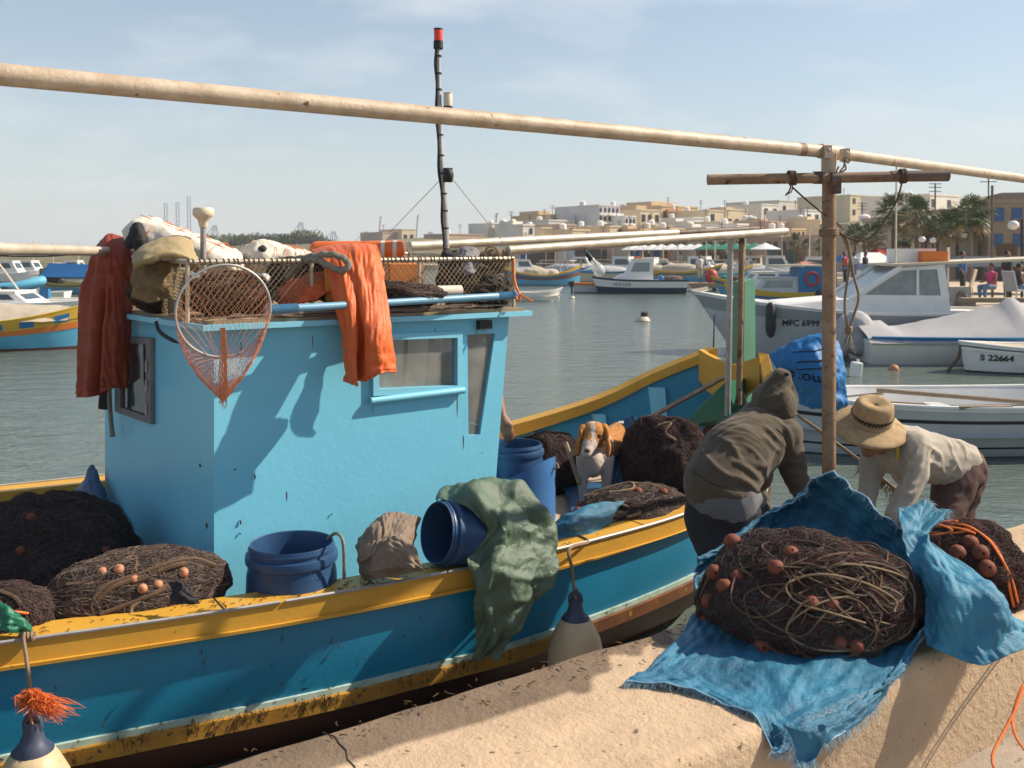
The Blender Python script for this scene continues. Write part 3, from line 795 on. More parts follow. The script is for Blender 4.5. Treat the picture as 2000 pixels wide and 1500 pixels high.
# ================================================================ nets
def blob_fn(c, rad, seed, lump=.16, zmin=None, rot=0):
    c = V(c); cr, sr = cos(rot), sin(rot)
    def f(d):
        d = d.normalized()
        k = 1+lump*noise.noise(d*1.7+V((seed*3.1, seed, 0)))+lump*.5*noise.noise(d*4.5+V((seed, 5, seed)))
        a, b = d.x*rad[0]*k, d.y*rad[1]*k
        p = c+V((a*cr-b*sr, a*sr+b*cr, d.z*rad[2]*k))
        if zmin is not None and p.z < zmin: p.z = zmin
        return p
    return f
def rdir(r, zlo=-.35):
    while True:
        d = V((r.gauss(0, 1), r.gauss(0, 1), r.gauss(0, 1)))
        if d.length > .1:
            d.normalize()
            if d.z > zlo: return d
def netmesh(f, seed, n, length, rad, core='net_core', mats=('net_dark',), parent=None, back=None, flow=1.0, lift=.012, zlo=-.4):
    r = random.Random(seed)
    mb = MB(); n1, n2 = 40, 24
    mb.lathe([(sin(pi*i/n2)+1e-4, -cos(pi*i/n2)) for i in range(n2+1)], n1)
    mb.v = [tuple(f(V(p))) for p in mb.v]
    core_o = mb.build('net_core', M[core], parent, 180)
    parts = [MB() for _ in mats]
    for k in range(n):
        d = rdir(r, zlo)
        if back is not None and d.dot(back) > .45: continue
        t = V((r.gauss(0, 1), r.gauss(0, 1), r.gauss(0, 1)))+flow*2.2*V((noise.noise(d*2.3+V((seed, 0, 0))), noise.noise(d*2.3+V((0, seed, 0))), noise.noise(d*2.3+V((0, 0, seed)))))
        t = (t-d*t.dot(d)).normalized(); cv = r.uniform(-7, 7); L_ = length*r.uniform(.5, 1.5); m = 5
        pts = []; q = d.copy(); rr = r.uniform(0, 1)**2; b0 = f(d)
        sc = L_/m/max(.05, (b0-f((d+t*.05).normalized())).length/.05)
        for i in range(m+1):
            p = f(q); cdir = (p-f_center(f)).normalized()
            pts.append(p+cdir*(lift*rr*sin(pi*i/m)+.001)+V((r.uniform(-1, 1), r.uniform(-1, 1), r.uniform(-1, 1)))*.002)
            bt = q.cross(t); t = (t+bt*cv*sc*.5).normalized(); q = (q+t*sc).normalized(); t = (t-q*t.dot(q)).normalized()
        g = noise.noise(d*2.0+V((seed*2, 1, 4)))*.5+.5+r.uniform(-.22, .22)
        ix = min(len(mats)-1, max(0, int(g*len(mats))))
        parts[ix].tube(pts, [rad*.6]+[rad]*(m-1)+[rad*.4], 3, caps=False)
    for p, mm in zip(parts, mats):
        if p.v: o = p.build('netting', M[mm], parent, 180); o['kind'] = 'stuff'
    return core_o
def f_center(f): return f.__closure__[[i for i, n in enumerate(f.__code__.co_freevars) if n == 'c'][0]].cell_contents
def on_blob(f, x, y, lift=.012):
    """where the sight of a photo point meets the lumpy net pile"""
    d = V(((x-HX)/F, 1, (HY-y)/F)).normalized(); c = f_center(f)
    best = None
    for k in range(60):
        p = CAM+d*((c-CAM).length-.7+k*.02)
        e = (p-c)
        if e.length < 1e-6: continue
        # undo anisotropy by testing against the surface point in roughly the same direction
        s = surf_along(f, e)
        if e.length <= s: best = CAM+d*((c-CAM).length-.7+k*.02-lift); break
    if best is None:
        t = d.dot(c-CAM); q = CAM+d*t; e = q-c; best = c+e.normalized()*min(e.length, surf_along(f, e)+lift)
    return best
def surf_along(f, e):
    fv = dict(zip(f.__code__.co_freevars, [x.cell_contents for x in f.__closure__]))
    rad, cr, sr = fv['rad'], fv['cr'], fv['sr']
    l = V((e.x*cr+e.y*sr, -e.x*sr+e.y*cr, e.z)); d = V((l.x/rad[0], l.y/rad[1], l.z/rad[2])).normalized()
    p = f(d)-fv['c']; return p.length
def rope_on(name, f, pix, rad, m, parent, lift=.014, n=60):
    MB().tube(curve([on_blob(f, x, y, lift) for x, y in pix], n), rad, 6).build(name, m, parent)
def float_at(p, r_, m, parent, seed):
    rr = random.Random(seed); rot = Matrix.Rotation(rr.uniform(0, 3), 3, 'X') @ Matrix.Rotation(rr.uniform(0, 3), 3, 'Z')
    mb = MB(); pr = [(r_*.16, -.85), (r_*.45, -.83), (r_*.8, -.6), (r_, -.2), (r_, .2), (r_*.8, .6), (r_*.45, .83), (r_*.16, .85), (r_*.14, 0)]
    mb.lathe([(a, z*r_) for a, z in pr], 14, Matrix.Translation(V(p)) @ rot.to_4x4(), True, False)
    mb.build('float', m, parent)

# --- big bundle on the wall
nb = thing('net_bundle', 'big dark brown bundled fishing net with coiled rope and round cork floats, on the wall', 'fishing net', P(1580, 1290, 2.98))
f1 = blob_fn(P(1578, 1165, 3.22)+V((0, 0, -.03)), (.34, .28, .228), 3, .13, WTOP+.012)
netmesh(f1, 3, 15000, .075, .0009, mats=('net_dark', 'net_red', 'net_brown', 'net_dark', 'net_grey', 'net_red', 'net_dark'), parent=nb, back=V((0, 1, -.2)))
loops = [[(1448, 1085), (1420, 1120), (1440, 1150), (1500, 1145), (1600, 1125), (1680, 1150), (1720, 1190), (1700, 1240), (1640, 1262)],
 [(1480, 1150), (1470, 1180), (1500, 1215), (1550, 1240), (1620, 1262), (1700, 1270), (1760, 1240), (1790, 1190), (1770, 1130), (1700, 1085), (1620, 1085), (1560, 1120), (1500, 1180)],
 [(1380, 1115), (1440, 1110), (1500, 1145), (1580, 1170), (1650, 1215), (1720, 1255), (1770, 1215), (1785, 1170), (1760, 1120), (1690, 1098), (1620, 1130), (1560, 1160)],
 [(1500, 1105), (1560, 1100), (1610, 1110), (1655, 1145), (1690, 1205), (1715, 1232), (1690, 1225), (1640, 1190), (1610, 1150)],
 [(1452, 1070), (1445, 1100), (1470, 1120), (1540, 1105), (1600, 1080), (1650, 1066), (1662, 1085), (1600, 1120), (1540, 1130)],
 [(1490, 1120), (1478, 1150), (1510, 1200), (1500, 1240), (1540, 1245), (1570, 1210), (1580, 1170), (1620, 1140), (1700, 1150), (1745, 1180), (1770, 1150), (1720, 1110)],
 [(1470, 1240), (1530, 1280), (1590, 1290), (1640, 1265), (1690, 1285), (1740, 1265), (1790, 1200)],
 [(1395, 1110), (1370, 1160), (1352, 1210), (1345, 1238), (1365, 1248), (1360, 1200), (1390, 1140)],
 [(1600, 1150), (1602, 1185), (1640, 1200), (1645, 1235), (1630, 1255)]]
for i, lp in enumerate(loops):
    rope_on('rope_coil', f1, lp, .0042 if i not in (5, 8) else .0034, M['rope' if i % 4 else 'rope_dark'], nb, .012+.004*(i % 4), 90)
r = random.Random(71)
for i in range(20):
    cx, cy = r.gauss(1610, 75), r.gauss(1165, 38); ra, rb_ = r.uniform(40, 120), r.uniform(28, 75); a0 = r.uniform(0, 6.28); tl = r.uniform(-.5, .5); span = r.uniform(3.6, 7.5)
    lp = []
    for k in range(9):
        a = a0+span*k/8; u_, v_ = ra*cos(a)*(1+.18*r.uniform(-1, 1)), rb_*sin(a)*(1+.18*r.uniform(-1, 1))
        lp.append((cx+u_*cos(tl)-v_*sin(tl), cy+u_*sin(tl)+v_*cos(tl)))
    rope_on('rope_coil', f1, [(min(1785, max(1385, x)), min(1285, max(1060, y))) for x, y in lp], r.choice([.0026, .003, .0036]), M[r.choice(['rope', 'rope', 'rope_tan', 'rope_dark', 'rope_dark'])], nb, .008+.0012*i, 80)
for i, (x, y) in enumerate([(1430, 1058), (1443, 1128), (1415, 1145), (1585, 1178), (1622, 1180), (1637, 1256), (1672, 1262), (1615, 1285), (1545, 1082), (1385, 1175), (1372, 1212), (1395, 1118), (1490, 1262), (1420, 1258), (1378, 1235), (1515, 1108)]):
    float_at(on_blob(f1, x, y, .008), .026 if i else .03, M['float'], nb, i)
# --- second bundle to its right
n2 = thing('net_bundle', 'smaller reddish brown net bundle with bright orange rope, right end of the wall', 'fishing net', P(1885, 1190, 3.5))
f2 = blob_fn(P(1890, 1118, 3.55)+V((0, 0, -.01)), (.215, .22, .185), 8, .12, WTOP+.01)
netmesh(f2, 8, 7000, .08, .0009, mats=('net_dark', 'net_brown', 'net_red', 'net_brown'), parent=n2, back=V((0, 1, -.2)))
for i, lp in enumerate([[(1765, 1020), (1800, 1012), (1850, 1022), (1900, 1030), (1860, 1042), (1800, 1040), (1770, 1042)], [(1790, 1030), (1830, 1008), (1870, 1020), (1830, 1040), (1790, 1035), (1840, 1018), (1890, 1034)],
        [(1770, 1035), (1830, 1032), (1880, 1025), (1925, 1050), (1955, 1090), (1975, 1130), (1985, 1165), (1990, 1195)], [(1900, 1032), (1940, 1062), (1962, 1105), (1972, 1150), (1980, 1185)], [(1775, 1028), (1815, 1022), (1860, 1036), (1820, 1046), (1785, 1036), (1815, 1028), (1870, 1032), (1905, 1042)]]):
    rope_on('orange_rope', f2, lp, .0048, M['rope_orange'], n2, .014+.003*i, 70)
for i, (x, y) in enumerate([(1915, 1080), (1928, 1110), (1870, 1080), (1895, 1060)]): float_at(on_blob(f2, x, y, .015), .029, M['float'], n2, 40+i)
# loose orange rope hanging in front of the wall to the ground
q0 = P(1992, 1190, 3.42)
pts = [P(1990, 1196, 3.40), P(2004, 1245, 3.12), P(2010, 1300, 2.98), P(1985, 1380, 2.86), P(1960, 1430, 2.80), P(1938, 1478, 2.74), P(1950, 1512, 2.70), P(1980, 1520, 2.70)]
hr = thing('hanging_cord', 'bright orange cord hanging down the wall face at the right', 'cord', pts[4])
MB().tube(curve(pts, 60), .0042, 6).build('cord', M['rope_orange'], hr)
pts = [P(2000, 1200, 3.40), P(2016, 1250, 3.10), P(2020, 1330, 2.95), P(1998, 1340, 2.9), P(1978, 1400, 2.84), P(1985, 1440, 2.78), P(2005, 1470, 2.74)]
MB().tube(curve(pts, 60), .0042, 6).build('cord_loop', M['rope_orange'], hr)
# --- nets in the boat
def pile(label, c, rad, seed, n, zmin, mats, parts=(), floats=(), lump=.16, length=.10, rad_s=.0013, cat='fishing net', rot=0, fr=.03, fm='float_pale', name='net_pile', group=None):
    t = thing(name, label, cat, (c[0], c[1], zmin), group)
    f = blob_fn(c, rad, seed, lump, zmin, rot)
    netmesh(f, seed, n, length, rad_s, mats=mats, parent=t, back=V((0, 1, -.25)))
    for pix, rd, m_ in parts: rope_on('rope', f, pix, rd, M[m_], t, .015)
    for i, (x, y) in enumerate(floats): float_at(on_blob(f, x, y, .01), fr, M[fm], t, seed+i)
    return f
pile('brown net roll with rope and pale floats, inside the near gunwale at the stern', P(262, 1158, 4.28), (.40, .20, .175), 12, 6500, -.38,
     ('net_dark', 'net_brown', 'net_pale', 'net_brown', 'net_dark'),
     [([(185, 1205), (180, 1175), (205, 1145), (260, 1125), (330, 1100), (380, 1092), (420, 1105)], .011, 'rope'), ([(190, 1170), (230, 1142), (300, 1120), (350, 1102), (400, 1098)], .011, 'rope'),
      ([(195, 1200), (250, 1180), (300, 1160), (330, 1140)], .010, 'rope'), ([(130, 1142), (200, 1138), (250, 1140), (290, 1128)], .010, 'rope'), ([(240, 1110), (243, 1095), (262, 1088), (266, 1105), (255, 1120)], .010, 'rope'), ([(255, 1205), (258, 1185), (275, 1172)], .010, 'rope_tan')],
     [(200, 1118), (232, 1112), (260, 1130), (308, 1142), (358, 1118), (278, 1150), (90, 1155)], rot=TH-.05, lump=.13, fr=.022)
pile('tall dark heap of net in the shaded stern beside the wheelhouse', P(75, 1110, 5.0), (.50, .46, .36), 17, 6000, -.38, ('net_dark', 'net_brown', 'net_dark'),
     [], [(40, 1075), (45, 1140), (140, 1165), (195, 1110), (60, 1010), (205, 1075)], fr=.022, fm='float')
pile('purplish net corner with orange line, at the left edge of the photo', P(10, 1215, 3.95), (.19, .14, .15), 22, 2500, -.38, ('net_dark', 'net_brown', 'net_dark'), [([(-10, 1190), (30, 1195), (55, 1198)], .006, 'rope_orange'), ([(0, 1155), (25, 1165), (40, 1180)], .009, 'rope')], rot=TH)
pile('round dark net heap right of the dog, against the far bulwark', P(1300, 895, 6.35)+V((0, 0, -.02)), (.285, .27, .30), 27, 6000, -.02, ('net_dark', 'net_dark', 'net_brown', 'net_dark'), [([(1290, 850), (1285, 832), (1310, 826), (1300, 845), (1320, 860)], .009, 'rope_tan'), ([(1235, 860), (1270, 838), (1320, 822)], .008, 'rope')])
pile('low flat spread of brown net just inside the near gunwale, below the dog', P(1238, 1005, 5.75), (.40, .27, .155), 31, 6500, -.02, ('net_brown', 'net_dark', 'net_pale', 'net_brown'),
     [([(1130, 965), (1180, 945), (1230, 940), (1235, 955), (1190, 962)], .008, 'rope_tan'), ([(1230, 942), (1290, 950), (1330, 975)], .008, 'rope'), ([(1215, 985), (1250, 1000), (1225, 1010)], .008, 'rope_tan')], [(1245, 960), (1295, 962), (1120, 985), (1130, 1000)], rot=TH, fm='float')
pile('dark net heap left of the dog, behind the blue drums', P(1068, 915, 6.75), (.25, .27, .27), 37, 4200, -.02, ('net_dark', 'net_brown', 'net_dark'), [])
# split bamboo slat beside the dog
tag(MB().tube([P(1105, 865, 6.35), P(1132, 945, 6.15)], .015, 6).build('bamboo_stick', M['wood']), 'short bamboo stick leaning on the net heap left of the dog', 'stick')

# ================================================================ drums
def drum_prof(r_, h, neck=.92):
    return [(r_*.90, 0), (r_*.96, .02), (r_*1.0, h*.25), (r_*1.03, h*.55), (r_*1.0, h*.78), (r_*.95, h*.86), (r_*.955, h*.875)]
def drum(label, base, r_, h, tilt=None, mat_='drum', group=None, spin=0):
    t = thing('plastic_drum', label, 'drum', base, group)
    Mx = Matrix.Translation(V(base)) @ (tilt.to_4x4() if tilt else Matrix.Identity(4))
    rr = r_
    MB().lathe(drum_prof(rr, h)+[(rr*.945, h*.885), (rr*.94, h*.92), (rr*.94, h*.985), (rr*.925, h), (rr*.90, h*.995), (rr*.885, h*.95), (rr*.90, h*.7), (rr*.95, h*.4), (rr*.9, .03), (.01, .025)], 40, Mx, True, True).build('body', M[mat_], t, 35)
    mb = MB(); mb.lathe([(rr*.945, h*.865), (rr*1.02, h*.868), (rr*1.035, h*.895), (rr*1.02, h*.925), (rr*.945, h*.93)], 40, Mx, False, False); mb.build('collar', M[mat_], t, 35)
    mb = MB(); mb.lathe([(rr*.942, h*.955), (rr*.965, h*.957), (rr*.965, h*.972), (rr*.942, h*.974)], 40, Mx, False, False); mb.build('thread', M[mat_], t, 30)
    return t, Mx
bp_ = P(570, 1058, 4.52); h_ = bp_.z+.37
t, Mx = drum('open blue drum standing upright in front of the wheelhouse side wall', (bp_.x, bp_.y, -.37), .205, h_)
MB().lathe([(.175, h_*.72), (.001, h_*.722)], 24, Mx, False, True).build('water_inside', M['water'], t)
MB().tube(curve([P(640, 1052, 4.6), P(655, 1042, 4.5), P(668, 1052, 4.42), P(672, 1085, 4.42), P(672, 1130, 4.44)], 24), .008, 6).build('rope', M['rope_grey'], t)
q = P(617, 1123, 4.32)
n_ = (CAM-q).normalized()
mb = MB(); mb.tube([q+n_*.006+V((cos(a)*.026, 0, sin(a)*.026)) for a in np.linspace(0, 2*pi, 22)[:-1]], .0022, 4, closed=True); mb.build('moulded_mark', M['drum'], t)
ax_ = V((-.80, -.56, .20)).normalized()
lay = V((0, 0, 1)).rotation_difference(ax_).to_matrix(); rim = P(852, 1040, 4.72)
drum('open blue drum lying on its side under the green tarp', rim-ax_*.52, .158, .52, lay)
c_ = P(1014, 900, 5.95)
tt = thing('tall_drum', 'tall light blue cut drum holding a darker drum, right of the wheelhouse', 'drum', (c_.x, c_.y, -.02))
rows = []
for k in range(9):
    row = []
    for i in range(41):
        a = 2*pi*i/40; top = P(1000, 915, 5.95).z+.075*cos(a+.25)-.02*sin(a*2)
        z = -.02+(top+.02)*min(k, 4)/4 if k <= 4 else top+(-.02-top)*(k-4)/5
        rr = .222 if k <= 4 else .215
        row.append(V((c_.x+rr*cos(a), c_.y+rr*sin(a), z)))
    rows.append(row)
MB().grid(rows).build('shell', M['drum_light'], tt, 35)
MB().tube(curve([c_+V((.205, -.09, -.03)), c_+V((.235, -.10, -.02)), c_+V((.225, -.06, .0))], 12), .006, 6).build('rope_handle', M['rope_tan'], tt)
b2 = P(1003, 862, 6.0)
drum('dark blue drum sitting inside the tall light blue cut drum', (c_.x-.025, c_.y, b2.z-.5), .172, .5)
# ================================================================ cloths and tarps
def PX(rows): return [[P(*p) for p in row] for row in rows]
def cloth_thing(name, label, cat, rows, m, fr=None, **kw):
    o, pts = sheet(name, PX(rows), m, **kw); tag(o, label, cat); return o, pts
# blue tarp under the big bundle
rows = [[(1222, 1348, 2.76), (1330, 1362, 2.73), (1430, 1392, 2.62), (1530, 1428, 2.50), (1640, 1412, 2.56), (1735, 1375, 2.70), (1790, 1300, 2.88)],
        [(1240, 1330, 2.81), (1330, 1338, 2.79), (1430, 1360, 2.71), (1540, 1392, 2.58), (1645, 1378, 2.63), (1740, 1335, 2.76), (1800, 1262, 2.95)],
        [(1275, 1298, 2.90), (1350, 1296, 2.91), (1440, 1312, 2.86), (1545, 1330, 2.77), (1650, 1330, 2.78), (1752, 1285, 2.87), (1808, 1220, 3.02)],
        [(1320, 1255, 3.06), (1390, 1250, 3.08), (1460, 1258, 3.05), (1550, 1268, 3.02), (1650, 1262, 3.03), (1758, 1235, 3.05), (1812, 1180, 3.12)],
        [(1350, 1205, 3.28), (1410, 1190, 3.36), (1480, 1180, 3.42), (1560, 1180, 3.45), (1650, 1180, 3.42), (1752, 1190, 3.32), (1808, 1150, 3.25)],
        [(1362, 1160, 3.50), (1420, 1110, 3.60), (1490, 1075, 3.66), (1570, 1060, 3.68), (1655, 1065, 3.62), (1735, 1090, 3.48), (1795, 1120, 3.36)],
        [(1372, 1120, 3.56), (1440, 1070, 3.66), (1500, 1032, 3.72), (1560, 1000, 3.72), (1625, 985, 3.64), (1705, 1030, 3.50), (1772, 1075, 3.38)],
        [(1380, 1105, 3.56), (1450, 1062, 3.66), (1505, 1024, 3.70), (1570, 985, 3.66), (1602, 940, 3.58), (1660, 970, 3.46), (1745, 1040, 3.34)]]
tb, pts = sheet('blue_tarp', PX(rows), M['tarp_blue'], None, 150, 170, .010, 4.2, 5, .004, folds=lambda u, v: .030+.055*creases(u*1.6, v*2.0, 5, 12, 1.5, 9)+.012*creases(u*2, v*2.4, 77, 7, 7, 18)+max(0, 1-u*6)*(.02+.045*creases(u*.8, v*3.2, 17, 7, 1.5, 6))+.005*noise.noise((u*30, v*14, 1)), fix=over_wall)
tt = thing('blue_tarp', 'frayed blue woven tarp under and behind the big net bundle, spilling over the wall', 'tarp', P(1500, 1340, 2.75))
tb.name = 'sheet'; tb.parent = tt; tb.location = -V(tt.location)
mb = MB(); e = [V(p) for p in pts[0]]
fringe(mb, e, 700, .022, .0007, .5, 3, V((0, -.4, 0)))
mb.tube([p+V((0, 0, .002)) for p in e], .0022, 5)
e2 = [V(p) for p in pts[-1]]; fringe(mb, e2[80:], 160, .022, .0008, .2, 4)
e3 = [V(p) for p in pts[:, -1]]; mb.tube([p for p in e3], .003, 5)
mb.tube(e2, .003, 5)
o = mb.build('frayed_hem', M['tarp_edge'], tt, 180)
# hanging rag of the tarp over the wall edge
rows = [[(1530, 1415, 2.50), (1570, 1425, 2.49), (1612, 1412, 2.50)], [(1548, 1445, 2.49), (1580, 1450, 2.485), (1612, 1440, 2.49)], [(1552, 1475, 2.48), (1580, 1480, 2.48), (1606, 1460, 2.48)], [(1556, 1490, 2.47), (1575, 1490, 2.47), (1592, 1482, 2.47)]]
o, p2 = sheet('torn_corner', PX(rows), M['tarp_blue'], tt, 18, 18, .015, 14, 9, .003)
mb = MB(); fringe(mb, [V(p) for p in p2[-1]], 60, .03, .001, 1, 5); fringe(mb, [V(p) for p in p2[:, 0]], 60, .03, .001, .8, 6); mb.build('loose_threads', M['tarp_edge'], tt)
# second tarp, folded over the smaller bundle and hanging down the wall
rows = [[(1752, 1000, 3.36), (1790, 992, 3.42), (1822, 992, 3.45), (1835, 1000, 3.46), (1840, 1008, 3.46)],
        [(1760, 1030, 3.26), (1775, 1040, 3.30), (1785, 1055, 3.30), (1795, 1058, 3.31), (1800, 1060, 3.32)],
        [(1772, 1085, 3.20), (1800, 1078, 3.24), (1832, 1080, 3.26), (1860, 1098, 3.27), (1888, 1118, 3.30)],
        [(1790, 1130, 3.14), (1830, 1120, 3.10), (1872, 1128, 3.08), (1922, 1150, 3.10), (1955, 1180, 3.16)],
        [(1800, 1165, 3.08), (1840, 1150, 3.00), (1890, 1160, 2.97), (1945, 1180, 3.00), (1985, 1215, 3.10)],
        [(1806, 1220, 3.02), (1850, 1225, 2.95), (1900, 1235, 2.93), (1950, 1235, 2.96), (1993, 1238, 3.06)],
        [(1812, 1262, 2.97), (1860, 1282, 2.91), (1918, 1300, 2.89), (1962, 1278, 2.93), (1992, 1258, 3.02)]]
o, pts = cloth_thing('light_blue_tarp', 'lighter blue woven tarp folded over the smaller net bundle at right', 'tarp', rows, M['tarp_blue_light'], nu=130, nv=110, fold=.01, fs=5, seed=12, folds=lambda u, v: .012+.075*creases(u*1.0, v*1.2, 19, 7, 1, 4.5)+.016*creases(u*1.2, v*1.2, 9, 8, 5, 15), fix=over_wall)
mb = MB(); fringe(mb, [V(p) for p in pts[0]], 320, .03, .0008, .0, 7); fringe(mb, [V(p) for p in pts[:, -1]][30:], 320, .024, .0008, .3, 8, V((.5, 0, 0)))
f = mb.build('frayed_hem', M['tarp_edge'], o, 180)
# green tarp over the lying drum and the gunwale
rows = [[(850, 972, 4.95), (890, 948, 5.0), (945, 945, 5.02), (1000, 945, 5.05), (1042, 972, 5.1)],
        [(862, 985, 4.80), (905, 968, 4.82), (960, 965, 4.86), (1015, 968, 4.9), (1066, 1010, 5.0)],
        [(925, 1000, 4.72), (955, 990, 4.72), (990, 1000, 4.76), (1035, 1010, 4.85), (1085, 1045, 4.92)],
        [(958, 1040, 4.72), (972, 1030, 4.70), (1000, 1040, 4.72), (1040, 1050, 4.80), (1092, 1072, 4.86)],
        [(915, 1078, 4.66), (945, 1068, 4.66), (990, 1075, 4.66), (1040, 1090, 4.72), (1090, 1100, 4.80)],
        [(914, 1105, 4.60), (950, 1108, 4.58), (990, 1115, 4.60), (1035, 1130, 4.68), (1076, 1132, 4.76)],
        [(930, 1145, 4.62), (955, 1155, 4.58), (990, 1165, 4.62), (1025, 1178, 4.70), (1055, 1165, 4.76)],
        [(940, 1190, 4.64), (955, 1205, 4.60), (975, 1210, 4.62), (1000, 1222, 4.68), (1018, 1200, 4.74)],
        [(936, 1240, 4.66), (952, 1250, 4.62), (966, 1255, 4.63), (982, 1255, 4.66), (996, 1240, 4.70)],
        [(921, 1290, 4.66), (935, 1292, 4.63), (948, 1290, 4.63), (960, 1288, 4.65), (972, 1280, 4.68)]]
o, pts = cloth_thing('green_tarp', 'crumpled grey green tarp slumped over the lying drum and hanging down the hull', 'tarp', rows, M['tarp_green'], nu=170, nv=110, fold=.02, fs=4.6, seed=4, folds=lambda u, v: .125*creases(u*1.9, v*1.2, 14, 6, .9, 3.2)+.030*creases(u*2.2, v*1.3, 45, 6, 3, 8))
# beige sack
rows = [[(715, 1035, 4.68), (745, 1010, 4.72), (770, 1000, 4.74), (800, 1005, 4.76), (822, 1012, 4.78)],
        [(700, 1060, 4.62), (735, 1040, 4.55), (765, 1035, 4.60), (795, 1030, 4.62), (815, 1040, 4.7)],
        [(698, 1080, 4.56), (725, 1065, 4.50), (755, 1055, 4.48), (790, 1060, 4.50), (812, 1075, 4.6)],
        [(704, 1105, 4.52), (735, 1095, 4.46), (765, 1085, 4.44), (795, 1085, 4.47), (822, 1098, 4.55)],
        [(712, 1135, 4.50), (740, 1130, 4.46), (770, 1125, 4.44), (800, 1120, 4.47), (822, 1115, 4.55)]]
o, pts = cloth_thing('burlap_sack', 'crumpled beige sack between the wheelhouse and the lying drum', 'sack', rows, M['sack'], nu=90, nv=90, fold=.01, fs=7, seed=6, folds=lambda u, v: .022*creases(u*.6, v*1.4, 3, 6, .9, 3)+.028*creases(u*2.6, v*.7, 13, 5, 1, 3)*min(1, u*4)+.007*creases(u*2, v*2, 7, 6, 5, 12))
mb = MB(); fringe(mb, [V(p) for p in pts[0]], 120, .02, .001, 0, 5); mb.build('frayed_edge', M['foam'], o)
rows = [[(738, 1062, 4.46), (762, 1048, 4.43), (788, 1050, 4.43), (806, 1066, 4.47)], [(728, 1088, 4.43), (758, 1078, 4.39), (792, 1078, 4.39), (818, 1092, 4.44)], [(722, 1118, 4.42), (756, 1112, 4.38), (794, 1108, 4.38), (824, 1112, 4.44)]]
sheet('sack_fold', PX(rows), M['sack'], o, 50, 50, .008, 8, 4, .004, folds=lambda u, v: .03*creases(u*1.4, v*1.8, 41, 7, 1, 5))
rows = [[(716, 1040, 4.62), (728, 1024, 4.62), (750, 1010, 4.66)], [(706, 1066, 4.52), (726, 1050, 4.5), (752, 1038, 4.52)], [(702, 1100, 4.48), (722, 1090, 4.44), (742, 1080, 4.44)]]
sheet('sack_fold', PX(rows), M['sack'], o, 40, 40, .008, 8, 5, .004, folds=lambda u, v: .03*creases(u*1.2, v*1.4, 23, 6, 1, 4))
# small tarps inside the boat
def small(name, label, rows, m, **kw):
    k = dict(nu=44, nv=44, fold=.02, fs=7, seed=3); k.update(kw); sd_ = len(label); fo = k['fold']*1.6; k['folds'] = lambda u, v: fo*creases(u, v, sd_, 8, 1, 6)
    return cloth_thing(name, label, 'tarp', rows, M[m], **k)
small('blue_sheet', 'shiny blue plastic sheet draped inside the near gunwale, right of the green tarp', [[(1085, 1018, 5.25), (1120, 998, 5.3), (1165, 985, 5.4), (1222, 978, 5.5)], [(1082, 1030, 5.2), (1120, 1015, 5.2), (1165, 1008, 5.3), (1200, 1000, 5.42)], [(1088, 1048, 5.16), (1125, 1042, 5.18), (1160, 1034, 5.26), (1190, 1025, 5.36)], [(1092, 1062, 5.12), (1125, 1056, 5.16), (1160, 1048, 5.24), (1180, 1042, 5.34)]], 'tarp_blue')
small('blue_sheet', 'dark blue plastic sheet standing upright behind the dog', [[(1222, 815, 6.75), (1238, 812, 6.7), (1250, 830, 6.6)], [(1215, 850, 6.65), (1238, 855, 6.55), (1250, 860, 6.5)], [(1200, 890, 6.55), (1222, 890, 6.42), (1232, 895, 6.4)], [(1190, 930, 6.45), (1208, 935, 6.3), (1218, 940, 6.28)], [(1185, 975, 6.4), (1205, 980, 6.25), (1214, 980, 6.22)]], 'tarp_dark_blue', fold=.02)
small('blue_sheet', 'dark blue plastic sheet propped against the stern wall of the wheelhouse', [[(165, 935, 6.0), (180, 908, 5.95), (192, 925, 5.9), (206, 955, 5.85)], [(140, 965, 5.95), (172, 950, 5.85), (195, 965, 5.75), (212, 990, 5.7)], [(100, 1000, 5.85), (160, 990, 5.7), (195, 1010, 5.6), (218, 1040, 5.5)], [(60, 1040, 5.7), (140, 1040, 5.55), (195, 1060, 5.45), (225, 1090, 5.4)]], 'tarp_dark_blue')
small('green_sheet', 'green plastic scrap over the net at the left edge of the photo', [[(-20, 1165, 3.85), (10, 1180, 3.8), (30, 1200, 3.82)], [(-15, 1190, 3.76), (25, 1205, 3.75), (60, 1225, 3.8)], [(-15, 1225, 3.72), (20, 1235, 3.72), (60, 1238, 3.8)]], 'green_dark', fold=.02)
small('green_sheet', 'small dark green strip between the net roll and the gunwale', [[(65, 1180, 4.0), (75, 1172, 4.02), (86, 1170, 4.05)], [(62, 1205, 3.96), (75, 1200, 3.98), (86, 1200, 4.0)], [(55, 1225, 3.92), (72, 1222, 3.94), (82, 1222, 3.96)]], 'green_dark', fold=.015)
small('dark_sheet', 'black and pale tarp flap on the net roll behind the gunwale', [[(330, 1138, 4.10), (350, 1136, 4.08), (368, 1142, 4.08)], [(335, 1155, 4.06), (360, 1155, 4.04), (380, 1165, 4.06)], [(330, 1180, 4.06), (360, 1180, 4.02), (390, 1180, 4.05)]], 'cloth_black', fold=.02)
small('dark_cloth', 'black rag lying against the stern wall of the wheelhouse', [[(300, 1075, 4.75), (330, 1062, 4.78), (352, 1070, 4.78)], [(295, 1090, 4.7), (330, 1080, 4.68), (358, 1088, 4.7)], [(290, 1120, 4.65), (330, 1115, 4.62), (365, 1115, 4.65)]], 'cloth_black', fold=.04)
